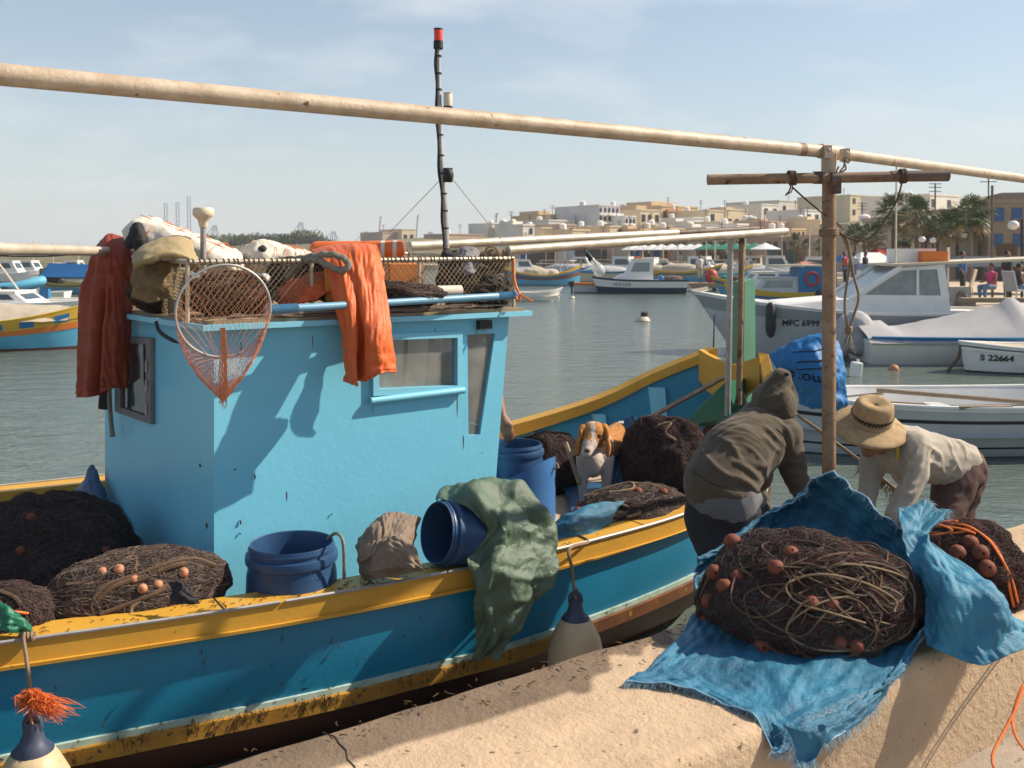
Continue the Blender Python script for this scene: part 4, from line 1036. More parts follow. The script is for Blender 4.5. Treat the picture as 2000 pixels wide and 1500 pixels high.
# blue woven bag with black print on the bow
bag = thing('blue_bag', 'bright blue woven bag with upside-down black print, hanging at the bow', 'bag', P(1590, 800, 6.75))
rows = [[(1503, 695, 7.0), (1540, 672, 6.95), (1580, 656, 6.9), (1612, 650, 6.85), (1634, 668, 6.9)],
        [(1515, 712, 6.9), (1550, 700, 6.78), (1590, 690, 6.72), (1622, 690, 6.74), (1644, 705, 6.82)],
        [(1535, 738, 6.86), (1562, 730, 6.72), (1598, 725, 6.66), (1628, 728, 6.68), (1650, 742, 6.8)],
        [(1555, 765, 6.84), (1578, 765, 6.72), (1605, 765, 6.66), (1632, 768, 6.68), (1654, 780, 6.8)],
        [(1566, 788, 6.88), (1585, 795, 6.78), (1610, 797, 6.74), (1636, 799, 6.76), (1652, 790, 6.84)]]
o, pts = sheet('bag_body', PX(rows), M['bag_blue'], bag, 50, 50, .05, 6, 8, .006)
rows2 = [[(x, y, 14.05-D+.06) for x, y, D in row] for row in rows]
o, _ = sheet('bag_back', PX(rows2), M['bag_blue'], bag, 40, 40, .05, 6, 9, .006)
def on_bag(qv):
    # settle the print on the bag's front
    a = (qv.x, qv.z); d = ((pts[..., 0]-a[0])**2+(pts[..., 2]-a[1])**2); i, j = np.unravel_index(d.argmin(), d.shape)
    return V((qv.x, pts[i, j, 1]-.012, qv.z))
lettering('umox', .105, P(1622, 735, 6.66), V((-1, 0, .10)).normalized(), V((.10, 0, -1)).normalized(), M['dark'], bag, 'lettering', on_bag)
mb = MB()
for y0 in (690, 708, 722): mb.tube([on_bag(P(x, y0-(x-1560)*.14, 6.7)) for x in np.linspace(1556, 1634, 14)], .005, 4)
mb.build('printed_lines', M['dark'], bag)

# ---------------------------------------------------------------- oilskins
rows = [[(208, 470, 5.62), (222, 462, 5.62), (240, 465, 5.62), (258, 475, 5.62)],
        [(196, 472, 5.5), (215, 460, 5.48), (238, 466, 5.5), (262, 478, 5.55)],
        [(182, 500, 5.40), (210, 500, 5.34), (238, 505, 5.36), (263, 512, 5.46)],
        [(172, 540, 5.42), (202, 545, 5.34), (232, 550, 5.35), (262, 560, 5.46)],
        [(160, 580, 5.44), (196, 590, 5.35), (228, 600, 5.36), (260, 600, 5.46)],
        [(158, 640, 5.45), (190, 645, 5.36), (222, 650, 5.36), (256, 650, 5.46)],
        [(157, 700, 5.45), (188, 705, 5.36), (220, 705, 5.37), (254, 705, 5.46)],
        [(155, 745, 5.45), (186, 745, 5.37), (220, 748, 5.38), (252, 748, 5.46)],
        [(153, 776, 5.45), (183, 774, 5.38), (219, 759, 5.38), (250, 757, 5.46)]]
def drape(depth, k, ph): return lambda u, v: min(1, u*3)*depth*(sin(v*k+ph+2.2*noise.noise((u*2, v*3, ph)))+.5*noise.noise((v*9, u*3, ph)))
o, pts = cloth_thing('red_oilskin', 'dark orange red oilskin trousers hung over the pole at the stern corner', 'oilskin', rows, M['oilskin_shaded'], nu=130, nv=80, fold=.006, fs=7, seed=3, th=.005, folds=lambda u, v: min(1, u*3)*(.012*sin(v*9+.6)+.050*creases(u*.5, v*1.6, 21, 7, .8, 3)+.016*creases(u*2, v*2, 5, 6, 3, 9))-.11*max(0, min(1, u*2.2-.75))*math.exp(-((v-.36-.03*sin(u*5))/.055)**2))
rows = [[(205, 640, 5.62), (240, 640, 5.62), (262, 650, 5.62)], [(200, 690, 5.64), (235, 695, 5.62), (268, 692, 5.6)], [(196, 745, 5.64), (230, 750, 5.63), (256, 740, 5.62)]]
o2_, _ = sheet('oilskin_back', PX([[(200, 490, 5.68), (230, 480, 5.68), (260, 490, 5.68)]]+rows), M['oilskin_shaded'], o, 40, 30, .02, 7, 4, .01)
o, _ = cloth_thing('dark_strap', 'narrow dark strap dangling below the red oilskin', 'strap', [[(196, 752, 5.7), (208, 752, 5.7), (215, 752, 5.7)], [(194, 775, 5.7), (205, 780, 5.7), (214, 780, 5.7)], [(192, 798, 5.7), (203, 800, 5.7), (211, 800, 5.7)]], M['cloth_black'], nu=12, nv=8, fold=.01)
tag(MB().tube(curve([P(213, 752, 5.68), P(215, 800, 5.68), P(220, 853, 5.68)], 12), [.014]*11+[.018], 6).build('cord', M['rope_grey']), 'dark frayed cord dangling at the stern corner of the wheelhouse', 'cord')
tag(MB().tube(curve([P(305, 628, 4.92), P(310, 645, 4.9), P(325, 658, 4.85), P(350, 671, 4.8)], 16), [.010]*13+[.009, .006, .002], 6).build('black_strap', M['black_rubber']), 'black strap dangling from the roof edge near the landing net', 'strap')
rows = [[(608, 490, 5.42), (640, 480, 5.4), (675, 476, 5.4), (710, 476, 5.4), (735, 478, 5.42)],
        [(622, 498, 5.20), (650, 486, 5.18), (682, 480, 5.18), (715, 482, 5.20), (738, 486, 5.24)],
        [(634, 520, 5.04), (660, 508, 5.02), (690, 500, 5.03), (722, 502, 5.06), (745, 512, 5.12)],
        [(646, 560, 4.98), (670, 548, 4.94), (698, 545, 4.94), (728, 548, 4.97), (752, 555, 5.05)],
        [(656, 605, 4.92), (680, 600, 4.86), (705, 600, 4.86), (735, 602, 4.90), (760, 605, 4.99)],
        [(668, 650, 4.89), (688, 655, 4.83), (710, 655, 4.83), (738, 655, 4.81), (767, 655, 4.93)],
        [(672, 695, 4.89), (690, 698, 4.83), (710, 697, 4.84), (740, 695, 4.81), (771, 694, 4.92)],
        [(678, 735, 4.89), (693, 738, 4.83), (710, 735, 4.85), (742, 722, 4.82), (774, 720, 4.92)],
        [(686, 751, 4.89), (697, 754, 4.84), (711, 748, 4.86), (744, 729, 4.83), (775, 727, 4.92)]]
o, pts = cloth_thing('orange_oilskin', 'bright orange oilskin trousers hung over the roof rail in the sun', 'oilskin', rows, M['oilskin'], nu=130, nv=90, fold=.006, fs=6, seed=7, th=.005, folds=lambda u, v: min(1, u*3)*(.010*sin(v*8+2)+.050*creases(u*.5, v*1.5, 33, 7, .8, 3)+.016*creases(u*2, v*2, 6, 6, 3, 9))-.12*max(0, min(1, u*2-.75))*math.exp(-((v-.50+.10*u)/.05)**2))
o2_, _ = sheet('oilskin_back', PX([[(640, 500, 5.18), (690, 490, 5.18), (742, 500, 5.2)], [(655, 600, 5.05), (700, 600, 5.04), (756, 600, 5.08)], [(680, 690, 5.0), (715, 690, 4.98), (770, 690, 5.05)], [(690, 730, 5.0), (720, 720, 4.98), (772, 718, 5.05)]]), M['oilskin'], o, 40, 30, .02, 7, 5, .01)
# ================================================================ pipe frame over the quay
pf = thing('pipe_frame', 'cream pipe frame with rusty post standing on the lower quay between the two men', 'pipe frame', P(1619, 945, 4.7)*1)
pf.location = (P(1619, 945, 4.7).x, 4.7, -.5)
px_ = P(1619, 600, 4.7)
MB().tube([V((px_.x, 4.7, -.5)), V((px_.x, 4.7, 1.0)), V((px_.x, 4.7, 1.97))], .0325, 16).build('post', M['rusty_pipe'], pf)
MB().tube([V((px_.x, 4.7, 1.955)), V((px_.x, 4.7, 2.085))], .036, 16).build('post_head', M['cream_pipe'], pf)
bA = P(-420, 106, 2.32); bB = P(1610, 296, 4.72); bC = P(2060, 357, 6.55)
MB().tube([bA, bA.lerp(bB, .5), bB], [.0305, .0305, .031], 18).build('beam', M['cream_pipe'], pf)
MB().tube([bB+(bC-bB).normalized()*-.02, bC], .0285, 16).build('beam_extension', M['cream_pipe'], pf)
d = (bB-bA).normalized()
MB().tube([bB-d*.03, bB+d*.02, bB+d*.13], [.036, .0365, .0365], 16).build('sleeve', M['cream_pipe'], pf)
MB().tube([bB-d*.21, bB-d*.165], .0318, 14).build('rust_band', M['rusty_pipe'], pf)
for dx, y in ((-3, 297), (32, 303)):
    q = P(1618+dx, y, 4.66); mb = MB(); mb.box(q, .034, .05, .06); mb.ball(q+V((0, -.03, .008)), .009); mb.build('lug', M['cream_pipe'], pf)
cb = [P(1382, 351, 4.62), P(1700, 346, 4.62), P(1772, 344.5, 4.62), P(1852, 343, 4.62)]
MB().tube(cb[:3], .0252, 14).build('crossbar', M['rusty_pipe'], pf)
mb = MB(); a = cb[2]-V((.08, 0, 0)); rows = [[p+(V((0, 1, 0))*cos(t)+V((0, 0, 1))*sin(t))*rr for t in np.linspace(0, 2*pi, 17)] for p, rr in ((a, .0262), (cb[3], .0275), (cb[3], .022), (a, .022))]
mb.grid(rows); mb.build('crossbar_end', M['dark_pipe'], pf)
mb = MB(); mb.tube([P(1588, 347, 4.63), P(1606, 347, 4.62)], .031, 10); mb.tube([P(1622, 349, 4.60), P(1640, 350, 4.6)], .033, 10); mb.box(P(1634, 360, 4.64), .03, .05, .09); mb.build('clamp', M['dark_pipe'], pf)
def wrap(c, axis, rad, n, r_, pitch, seed=1):
    a1 = axis.orthogonal().normalized(); a2 = axis.cross(a1)
    return [c+(a1*cos(t)+a2*sin(t))*(rad+.002*sin(t*3.1+seed))+axis*(pitch*t/(2*pi)) for t in np.linspace(0, 2*pi*n, int(16*n))]
def rope_thing(label, segs, m, loc, name='rope'):
    t = thing(name, label, 'rope', loc)
    for nm, pts, rd in segs: MB().tube(pts, rd, 6).build(nm, M[m], t)
    return t
X_ = V((1, 0, 0)); Z_ = V((0, 0, 1))
rope_thing('thin brown rope slung from the crossbar to the rusty post, with knotted ends',
  [('knot', wrap(P(1541, 347, 4.62), X_, .030, 3, .006, .011), .0065), ('knot', wrap(P(1757, 344, 4.62), X_, .031, 3, .006, .010, 3), .0055),
   ('rope_length', curve([P(1548, 366, 4.6), P(1570, 386, 4.62), P(1606, 416, 4.66), P(1640, 440, 4.74), P(1646, 448, 4.7)], 30), .0042),
   ('rope_length', curve([P(1762, 356, 4.6), P(1752, 390, 4.6), P(1735, 420, 4.6), P(1710, 455, 4.6), P(1685, 470, 4.6), P(1660, 466, 4.62), P(1640, 455, 4.64)], 40), .0042),
   ('rope_tail', curve([P(1545, 360, 4.6), P(1542, 372, 4.59), P(1534, 382, 4.59)], 10), .004), ('rope_tail', curve([P(1548, 362, 4.6), P(1546, 374, 4.59), P(1538, 379, 4.59)], 10), .003)], 'rope', P(1640, 455, 4.64))
t = rope_thing('grey brown rope wound round the rusty post, hanging in a knotted loop', 
  [('winding', wrap(P(1619, 461, 4.7), Z_, .040, 3.2, .007, .0115), .0075),
   ('loop', curve([P(1640, 456, 4.65), P(1655, 470, 4.64), P(1660, 510, 4.64), P(1653, 560, 4.64), P(1650, 600, 4.64), P(1655, 640, 4.64)], 40), .0062),
   ('loop', curve([P(1642, 452, 4.65), P(1658, 490, 4.64), P(1668, 540, 4.64), P(1677, 580, 4.64), P(1668, 615, 4.64), P(1659, 642, 4.64)], 40), .0062),
   ('knot', wrap(P(1658, 652, 4.64), Z_, .011, 3, .007, .011), .0075)], 'rope_tan', P(1619, 461, 4.7))
mb = MB(); fringe(mb, [P(1655, 655, 4.64), P(1662, 655, 4.64)], 26, .06, .002, 1.6, 4); mb.build('frayed_end', M['rope_grey'], t)
t = rope_thing('pale string tied under the beam beside the post head', [('string', curve([P(1648, 304, 4.62), P(1655, 318, 4.6), P(1660, 312, 4.6), P(1652, 308, 4.6), P(1648, 325, 4.6), P(1640, 335, 4.6)], 24), .004), ('string', curve([P(1645, 310, 4.6), P(1652, 330, 4.6), P(1634, 338, 4.6), P(1638, 325, 4.6)], 20), .004)], 'rope_tan', P(1645, 318, 4.6), 'string')
t = rope_thing('tan mooring rope hung with weed, slanting behind the man in the straw hat', [('rope_length', curve([P(1540, 795, 6.4), P(1562, 814, 6.1), P(1610, 848, 5.95), P(1690, 908, 5.8), P(1752, 958, 5.7), P(1800, 992, 5.62), P(1850, 1045, 5.5)], 50), .0105)], 'rope_tan', P(1690, 908, 5.8))
mb = MB(); fringe(mb, [P(x, 902+(x-1680)*.79, 5.76) for x in (1680, 1695, 1715, 1735, 1755)], 90, .07, .0035, 1.3, 6); o = mb.build('hanging_weed', M['weed'], t); o['kind'] = 'stuff'
# light bulb under the awning pipe
lb = thing('light_bulb', 'clear light bulb hanging from the awning pipe right of the wheelhouse roof', 'light bulb', P(1142, 485, 6.1))
MB().tube([P(1142, 484, 6.1), P(1145, 493, 6.1), P(1148, 497, 6.1), P(1156, 508, 6.1)], [.004, .005, .015, .018], 10).build('socket', M['black_rubber'], lb)
ba = (P(1170, 528, 6.1)-P(1155, 506, 6.1)).normalized(); rot = Z_.rotation_difference(ba).to_matrix().to_4x4()
MB().lathe([(.017, 0), (.019, .02), (.032, .055), (.039, .082), (.036, .105), (.02, .122), (.001, .127)], 18, Matrix.Translation(P(1155, 506, 6.1)) @ rot).build('bulb', M['bulb'], lb)

# ================================================================ fenders
def fender(label, top, rope_pts, r_, body_h):
    t = thing('fender', label, 'fender', top-Z_*body_h)
    T_ = Matrix.Translation(top)
    MB().lathe([(r_*.50, -.115), (r_*.66, -.15), (r_*.88, -.21), (r_*1.0, -.285), (r_*1.0, -.36), (r_*.9, -.43), (r_*.6, -.485), (r_*.1, -.50)], 32, T_).build('body', M['fender'], t, 60)
    MB().lathe([(r_*.20, -.012), (r_*.235, -.05), (r_*.32, -.085), (r_*.51, -.114), (r_*.50, -.122)], 28, T_).build('cap', M['fender_cap'], t, 60)
    mb = MB(); mb.tube([top+V((cos(a)*.026, 0, -.025+sin(a)*.036)) for a in np.linspace(0, 2*pi, 24)[:-1]], .0125, 10, closed=True); mb.build('eye', M['fender_cap'], t)
    MB().tube(curve(rope_pts, 40), .0085, 6).build('rope', M['rope_tan'], t)
    return t
tp = P(1124, 1162, 4.82)
fender('cream ball fender hanging between the hull and the wall, right of the green tarp', tp, [B(3.05, -1.40, .095), B(3.02, -1.53, .098), P(1112, 1072, 4.88), P(1117, 1110, 4.85), P(1121, 1150, 4.83), tp+V((.005, -.015, -.02)), tp+V((.006, .012, -.03)), P(1126, 1148, 4.84)], .139, .5)
tp = P(64, 1403, 3.52)
t = fender('cream ball fender with frayed orange rope, bottom left corner of the photo', tp, [P(44, 1232, 3.88), P(46, 1250, 3.70), P(52, 1290, 3.60), P(57, 1330, 3.56), P(62, 1385, 3.53), tp+V((.004, -.016, -.02)), tp+V((.004, .012, -.04))], .142, .5)
mb = MB(); r = random.Random(2)
for i in range(240):
    a = P(58+r.uniform(-14, 12), 1358+r.uniform(-14, 14), 3.53); e = P(90+r.gauss(10, 26), 1385+r.gauss(2, 13), 3.46+r.uniform(-.05, .05)) if i % 4 else P(42+r.uniform(-15, 10), 1365+r.uniform(-10, 25), 3.5)
    j_ = lambda q: V((r.uniform(-1, 1), r.uniform(-1, 1), r.uniform(-1, 1)))*q
    mb.tube(curve([a, a.lerp(e, .33)+j_(.014), a.lerp(e, .66)+j_(.02), e+j_(.012)], 7), [.0012]*6+[.0005], 3, caps=False)
mb.build('frayed_tuft', M['rope_orange'], t)
mb = MB(); mb.tube(wrap(P(46, 1245, 3.74), V((.8, .3, 0)).normalized(), .012, 3, .01, .012), .008, 6); mb.build('knot', M['rope_tan'], t)

# ================================================================ landing net on the wheelhouse
ln = thing('landing_net', 'round orange landing net on a long blue handle, hung on the wheelhouse', 'landing net', P(438, 607, 4.42))
hc = P(438, 607, 4.43); hx = V((.84, .54, .02)).normalized()*.216; hz = V((.0, .03, 1)).normalized()*.209
hoop = lambda a: hc+hx*cos(a)+hz*sin(a)
MB().tube([hoop(a) for a in np.linspace(0, 2*pi, 61)[:-1]], .0062, 8, closed=True).build('hoop', M['steel'], ln)
h0, h1 = P(521, 605, 4.57), P(1012, 576, 5.66); hd = (h1-h0).normalized()
MB().tube([h0, h0.lerp(h1, .5), h1], [.0185, .0185, .021], 12).build('handle', M['rail_blue'], ln)
for a, b in ((.0, .10), (.90, .985)):
    pts = []; A, Bq = h0.lerp(h1, a), h0.lerp(h1, b); n = 26
    MB().tube([A.lerp(Bq, k/200) for k in range(201)], [.0215+.0022*sin(k*2*pi*n/200) for k in range(201)], 12).build('binding', M['rail_blue'], ln)
tip = P(437, 786, 4.40); mb = MB(); na, nt = 40, 22
def bagp(a, t):
    h = hoop(a); s = t
    q = h.lerp(tip, s)
    w_ = sin(pi*t)
    side = cos(a)*.045*w_*(1-t*.4)
    q = q+V((side, -.03*w_*(1 if sin(a) < 0 else -.3), -.02*w_*(sin(a) > 0)))
    n = .007*w_; q += V((noise.noise((a*3, t*9, 1)), noise.noise((a*3, t*9, 4)), noise.noise((a*3, t*9, 8))))*n*1.6
    return q
for k in range(na):
    for sg in (-1, 1):
        mb.tube([bagp((k+sg*j*.5)*2*pi/na, (j/nt)**1.05) for j in range(nt)], .0011, 3, caps=False)
mb.build('netting', M['twine_orange'], ln)
mb = MB(); r = random.Random(1)
for i in range(26): mb.tube(curve([P(435+r.uniform(-5, 5), 640, 4.40), P(437+r.uniform(-8, 8), 700, 4.38), P(437+r.uniform(-9, 9), 755, 4.38), P(437+r.uniform(-10, 8), 785+r.uniform(-10, 14), 4.39)], 8), .0016, 3)
mb.build('gathered_tail', M['twine_orange'], ln)
t = thing('orange_lashing', 'orange cord tying the net handle to the right end of the roof rail', 'cord', P(1010, 580, 5.6))
MB().tube(curve([P(1003, 504, 5.74), P(1004, 540, 5.72), P(1010, 565, 5.62), P(1016, 578, 5.6), P(1012, 588, 5.6), P(1004, 572, 5.64)], 30), .007, 6).build('lashing', M['rope_orange'], t)
MB().tube(curve([P(1012, 574, 5.6), P(1025, 580, 5.58), P(1040, 589, 5.57)], 12), .006, 6).build('cord_end', M['rope_orange'], t)

# ================================================================ things on the wheelhouse roof
RZ = ZR+.046
def roofthing(name, label, cat, parts): 
    t = thing(name, label, cat, parts[0]); return t
# antenna
a0 = P(397, 498, 5.15)
t = thing('mushroom_antenna', 'cream mushroom shaped antenna on a steel tube above the roof', 'antenna', (a0.x, a0.y, RZ))
MB().tube([V((a0.x, a0.y, RZ)), P(397, 440, 5.15)], .0155, 12).build('tube', M['steel'], t)
MB().lathe([(.021, 0), (.024, .02), (.03, .04), (.050, .058), (.055, .068), (.055, .092), (.048, .103), (.001, .106)], 24, T(P(397, 444, 5.15))).build('head', M['cream_plastic'], t)
# foam bales
def bale(label, a, b, r_, seed, dark=None):
    t = thing('foam_bale', label, 'foam bale', (a+b)/2)
    dr = (b-a).normalized(); sd_ = dr.cross(Z_).normalized()
    fuse('bale_body', [('c', a+sd_*.07, r_, b+sd_*.07, r_*.85), ('c', a-sd_*.07, r_, b-sd_*.07, r_*.85), ('c', a, r_*1.08, b, r_*.95)], M['foam'], t, .013, 3, .035, 6, seed)
    up = sd_.cross(dr)
    if up.z < 0: up = -up
    for o_ in (-.13, -.05, .05, .13):
        MB().tube([a+dr*((b-a).length*k/8)+sd_*o_+up*(sqrt(max(.0004, (r_*1.15)**2-(abs(o_)*.9)**2))*(1-.1*k/8)) for k in range(-1, 9)], .0022, 5).build('orange_line', M['rope_orange'], t)
    for k in (.15, .4, .65, .9):
        c = a.lerp(b, k); MB().tube([c+sd_*cos(q)*(.07+r_*1.1)+up*sin(q)*r_*1.12 for q in np.linspace(.1, pi-.1, 14)], .002, 5).build('orange_line', M['rope_orange'], t)
    return t
t = bale('long white foam bale netted with orange cord, at the left end of the roof', P(290, 460, 5.45), P(440, 515, 5.40), .095, 3)
fuse('black_knot', [('c', P(268, 445, 5.28), .028, P(258, 478, 5.26), .034), ('c', P(275, 455, 5.26), .022, P(270, 485, 5.24), .028)], M['cloth_black'], t, .009, 2, .03, 14, 4)
t = bale('shorter white foam bale with orange netting, mid roof behind the rail', P(505, 500, 5.6), P(580, 512, 5.75), .085, 5)
fuse('dark_patch', [('c', P(495, 500, 5.49), .02, P(512, 488, 5.49), .024)], M['cloth_black'], t, .008, 2, .02, 16, 4)
rows = [[(264, 505, 5.0), (280, 488, 5.02), (310, 474, 5.05), (345, 466, 5.1), (370, 470, 5.15)], [(262, 512, 4.9), (285, 500, 4.88), (315, 487, 4.9), (352, 483, 4.95), (378, 500, 5.0)], [(266, 522, 4.86), (290, 512, 4.82), (320, 500, 4.84), (358, 505, 4.88), (388, 525, 4.92)]]
cloth_thing('cushion', 'curved tan seat cushion over the left end of the roof rail', 'cushion', rows, M['cushion'], nu=30, nv=40, fold=.015, fs=8, seed=2, th=.035)
rows = [[(266, 520, 5.0), (300, 515, 5.0), (352, 512, 5.05)], [(258, 540, 4.98), (300, 545, 4.95), (350, 535, 5.0)], [(262, 580, 5.0), (300, 590, 4.97), (345, 575, 5.0)]]
cloth_thing('khaki_cloth', 'dark khaki cloth bunched under the tan cushion', 'cloth', rows, M['khaki'], nu=34, nv=34, fold=.05, fs=8, seed=5, th=.01)
# orange canister with straps
t = thing('float_canister', 'long orange float canister lying along the back of the roof', 'float', P(700, 490, 5.95))
a, b = P(618, 489, 5.95), P(785, 488, 5.98); dr = (b-a).normalized()
mb = MB(); rr = .056; prof = [(rr*sin(q), -rr*cos(q)*.8) for q in np.linspace(.02, pi/2, 6)]+[(rr, (b-a).length*.3), (rr*1.01, (b-a).length*.7), (rr, (b-a).length)]+[(rr*cos(q), (b-a).length+rr*sin(q)*.35) for q in np.linspace(.2, pi/2-.02, 5)]
mb.lathe(prof, 24, T(a) @ Z_.rotation_difference(dr).to_matrix().to_4x4()); mb.build('body', M['canister'], t, 60)
for k in (.78, .92): MB().tube([a.lerp(b, k)-dr*.012, a.lerp(b, k)+dr*.012], rr*1.03, 24).build('strap', M['foam'], t)
MB().tube(curve([P(795, 486, 5.93), P(802, 500, 5.92), P(790, 515, 5.9), P(770, 520, 5.9), P(750, 512, 5.9)], 20), .007, 6).build('grab_line', M['rope_grey'], t)
MB().tube([P(715, 478, 5.9), P(725, 481, 5.895), P(735, 478, 5.9)], .005, 5).build('handle', M['white_plastic'], t)
mb = MB(); q = P(786, 536, 5.75); mb.box(q, .21, .16, .135, Matrix.Rotation(.4, 3, 'Z')); ob = mb.build('orange_crate', M['orange_box'], None, None); bv = ob.modifiers.new('b', 'BEVEL'); bv.width = .008; bv.segments = 2
tag(ob, 'plain orange box standing on the roof behind the rail netting', 'box')
rows = [[(530, 575, 5.2), (560, 545, 5.25), (610, 522, 5.3), (655, 512, 5.35)], [(540, 590, 5.1), (575, 560, 5.1), (625, 540, 5.15), (665, 530, 5.2)], [(560, 600, 5.05), (600, 590, 5.0), (640, 575, 5.05), (670, 560, 5.1)]]
cloth_thing('orange_jacket', 'crumpled orange jacket lying on the roof inside the rail netting', 'jacket', rows, M['oilskin'], nu=40, nv=40, fold=.05, fs=7, seed=9, th=.01)
MB_ = MB().tube([p+V((0, .0, .004*sin(i*1.3))) for i, p in enumerate(curve([P(580, 506, 5.1), P(615, 500, 5.0), P(650, 497, 4.97), P(676, 508, 4.96), P(680, 522, 4.95), P(664, 528, 4.95), P(640, 518, 4.96), P(612, 506, 5.0), P(585, 516, 5.06), P(560, 545, 5.1)], 70))], .0165, 8)
tag(MB_.build('thick_rope', M['rope_grey']), 'thick grey rope looped over the top rail next to the orange oilskin', 'rope')
rows = [[(632, 505, 5.06), (641, 504, 5.06), (651, 503, 5.06)], [(634, 530, 5.04), (643, 530, 5.04), (653, 529, 5.04)], [(636, 560, 5.05), (645, 560, 5.05), (655, 558, 5.05)], [(636, 590, 5.08), (646, 590, 5.08), (656, 588, 5.08)]]
ys, _ = cloth_thing('yellow_strap', 'yellow printed webbing strap hanging inside the rail beside the oilskin', 'strap', rows, M['yellow'], nu=20, nv=6, fold=.008, fs=8, seed=9, th=.004)
lettering('EL', .05, P(653, 542, 5.0), V((-.1, 0, 1)).normalized(), V((-1, 0, -.1)).normalized(), M['dark'], ys)
# clothes on the rail
rows = [[(858, 505, 5.75), (868, 492, 5.72), (885, 488, 5.72), (900, 494, 5.75)], [(855, 530, 5.62), (870, 520, 5.58), (890, 515, 5.58), (908, 520, 5.62)], [(852, 560, 5.62), (870, 565, 5.58), (890, 560, 5.58), (905, 550, 5.62)]]
cloth_thing('black_jacket', 'black jacket hung inside the rail netting near its right end', 'jacket', rows, M['cloth_black'], nu=36, nv=36, fold=.04, fs=8, seed=4, th=.01)
rows = [[(892, 500, 5.8), (905, 487, 5.78), (922, 485, 5.78), (932, 495, 5.8)], [(888, 515, 5.68), (905, 505, 5.62), (922, 503, 5.62), (935, 512, 5.68)], [(880, 555, 5.66), (900, 545, 5.6), (918, 535, 5.6), (928, 530, 5.66)]]
cloth_thing('grey_jumper', 'grey jumper draped over the rail between the black jacket and the khaki bag', 'jumper', rows, M['cloth_grey'], nu=36, nv=36, fold=.04, fs=8, seed=5, th=.01)
t = thing('khaki_bag', 'khaki canvas bag on the rail at the right end of the roof', 'bag', P(962, 505, 5.8))
fuse('bag_body', [('e', P(962, 502, 5.82), .085, .06, .055), ('e', P(975, 510, 5.82), .06, .05, .07)], M['khaki'], t, .011, 4, .025, 11, 4)
MB().tube(curve([P(948, 500, 5.72), P(950, 486, 5.72), P(964, 482, 5.72), P(974, 494, 5.72), P(968, 505, 5.72)], 20), .006, 5).build('handle', M['rope_tan'], t)
# net heaps inside the rail
def roofnet(label, c, rad, seed, mats, n=1800, zmin=RZ):
    t = thing('net_heap', label, 'fishing net', (c[0], c[1], RZ)); f = blob_fn(c, rad, seed, .2, zmin)
    netmesh(f, seed, n, .08, .0015, mats=mats, parent=t, back=V((0, 1, -.25))); return t
roofnet('brown net heap on the roof behind the landing net', P(450, 575, 5.0), (.22, .13, .12), 51, ('net_brown', 'net_pale', 'net_brown'))
roofnet('dark net heap at the left end of the roof behind the rail', P(315, 570, 5.25), (.16, .14, .13), 52, ('net_dark', 'net_brown'))
roofnet('grey green net heap at the right end of the roof behind the rail', P(935, 568, 5.75), (.20, .13, .13), 53, ('net_grey', 'net_pale', 'net_grey'))
roofnet('pale net heap on the roof between the foam bales and the orange oilskin', P(590, 548, 5.3), (.20, .14, .12), 58, ('net_pale', 'net_brown', 'net_pale'))
roofnet('brown net heap on the roof behind the grey rope loop', P(670, 560, 5.4), (.16, .12, .12), 59, ('net_brown', 'net_dark', 'net_pale'))
roofnet('low tan net heap in the middle of the roof', P(760, 578, 5.3), (.30, .12, .075), 54, ('net_pale', 'net_brown'))
mb = MB().tube([P(775, 573, 5.28), P(840, 570, 5.4), P(900, 568, 5.5)], [.032, .034, .032], 12)
tag(mb.build('foam_roll', M['foam']), 'pale foam roll lying on the roof inside the rail netting', 'roll')
for x, y, D, r_, lb_ in ((517, 545, 5.05, .03, 'white net float behind the landing net hoop'), (722, 570, 5.15, .035, 'white net float on the roof behind the orange oilskin')):
    o = thing('net_float', lb_, 'float', P(x, y, D)); MB().lathe([(.008, -r_), (r_*.6, -r_*.85), (r_, -r_*.3), (r_, r_*.3), (r_*.6, r_*.85), (.008, r_)], 14, T(P(x, y, D))).build('float_body', M['white_plastic'], o); MB().tube([P(x, y, D)-Z_*r_*1.01, P(x, y, D)+Z_*r_*1.01], .009, 8).build('bore', M['dark'], o)
mb = MB(); r = random.Random(3)
for i in range(90):
    t_ = r.random()*.78; q = rA.lerp(rF, t_)*1.0; q = V((q.x, q.y, ZR+.05))+V((-.35, .5, 0)).normalized()*r.uniform(.02, .10)+Z_*r.uniform(0, .015)
    d = ax*r.uniform(.05, .35)+V((r.uniform(-.02, .02), r.uniform(-.02, .02), r.uniform(-.004, .012)))
    mb.tube([q, q+d*.5+Z_*r.uniform(0, .01), q+d], r.uniform(.002, .007), 4)
tag(mb.build('roof_debris', M['net_pale']), 'tan sticks, string and dried weed littering the roof edge', 'debris', kind='stuff')

# ================================================================ people
M['hoodie'] = mat('hoodie', (.088, .066, .041), .92, (.062, .047, .030), 6, .6, .4, 160, spots=(.045, .035, .025), sscale=30, sthr=.74, swidth=.05, sheen=.15)
M['tee'] = mat('tee', (.135, .14, .15), .9, (.10, .105, .112), 8, .6, .3, 120)
M['trousers'] = mat('trousers', (.014, .015, .020), .85, (.02, .02, .025), 8, .6, .3, 120)
M['shirt'] = mat('shirt', (.40, .355, .29), .9, (.33, .29, .235), 6, .6, .35, 150, sheen=.1)
M['brown_trousers'] = mat('brown_trousers', (.105, .058, .048), .9, (.08, .045, .038), 8, .6, .3, 120)
M['skin'] = mat('skin', (.26, .125, .07), .55, (.21, .095, .055), 14, .5, .15, 120, sub=.08)
M['straw'] = mat('straw', (.50, .35, .185), .75, (.36, .235, .11), 26, .8, .7, 220, weave=70)
M['hair'] = mat('hair', (.02, .015, .012), .7)
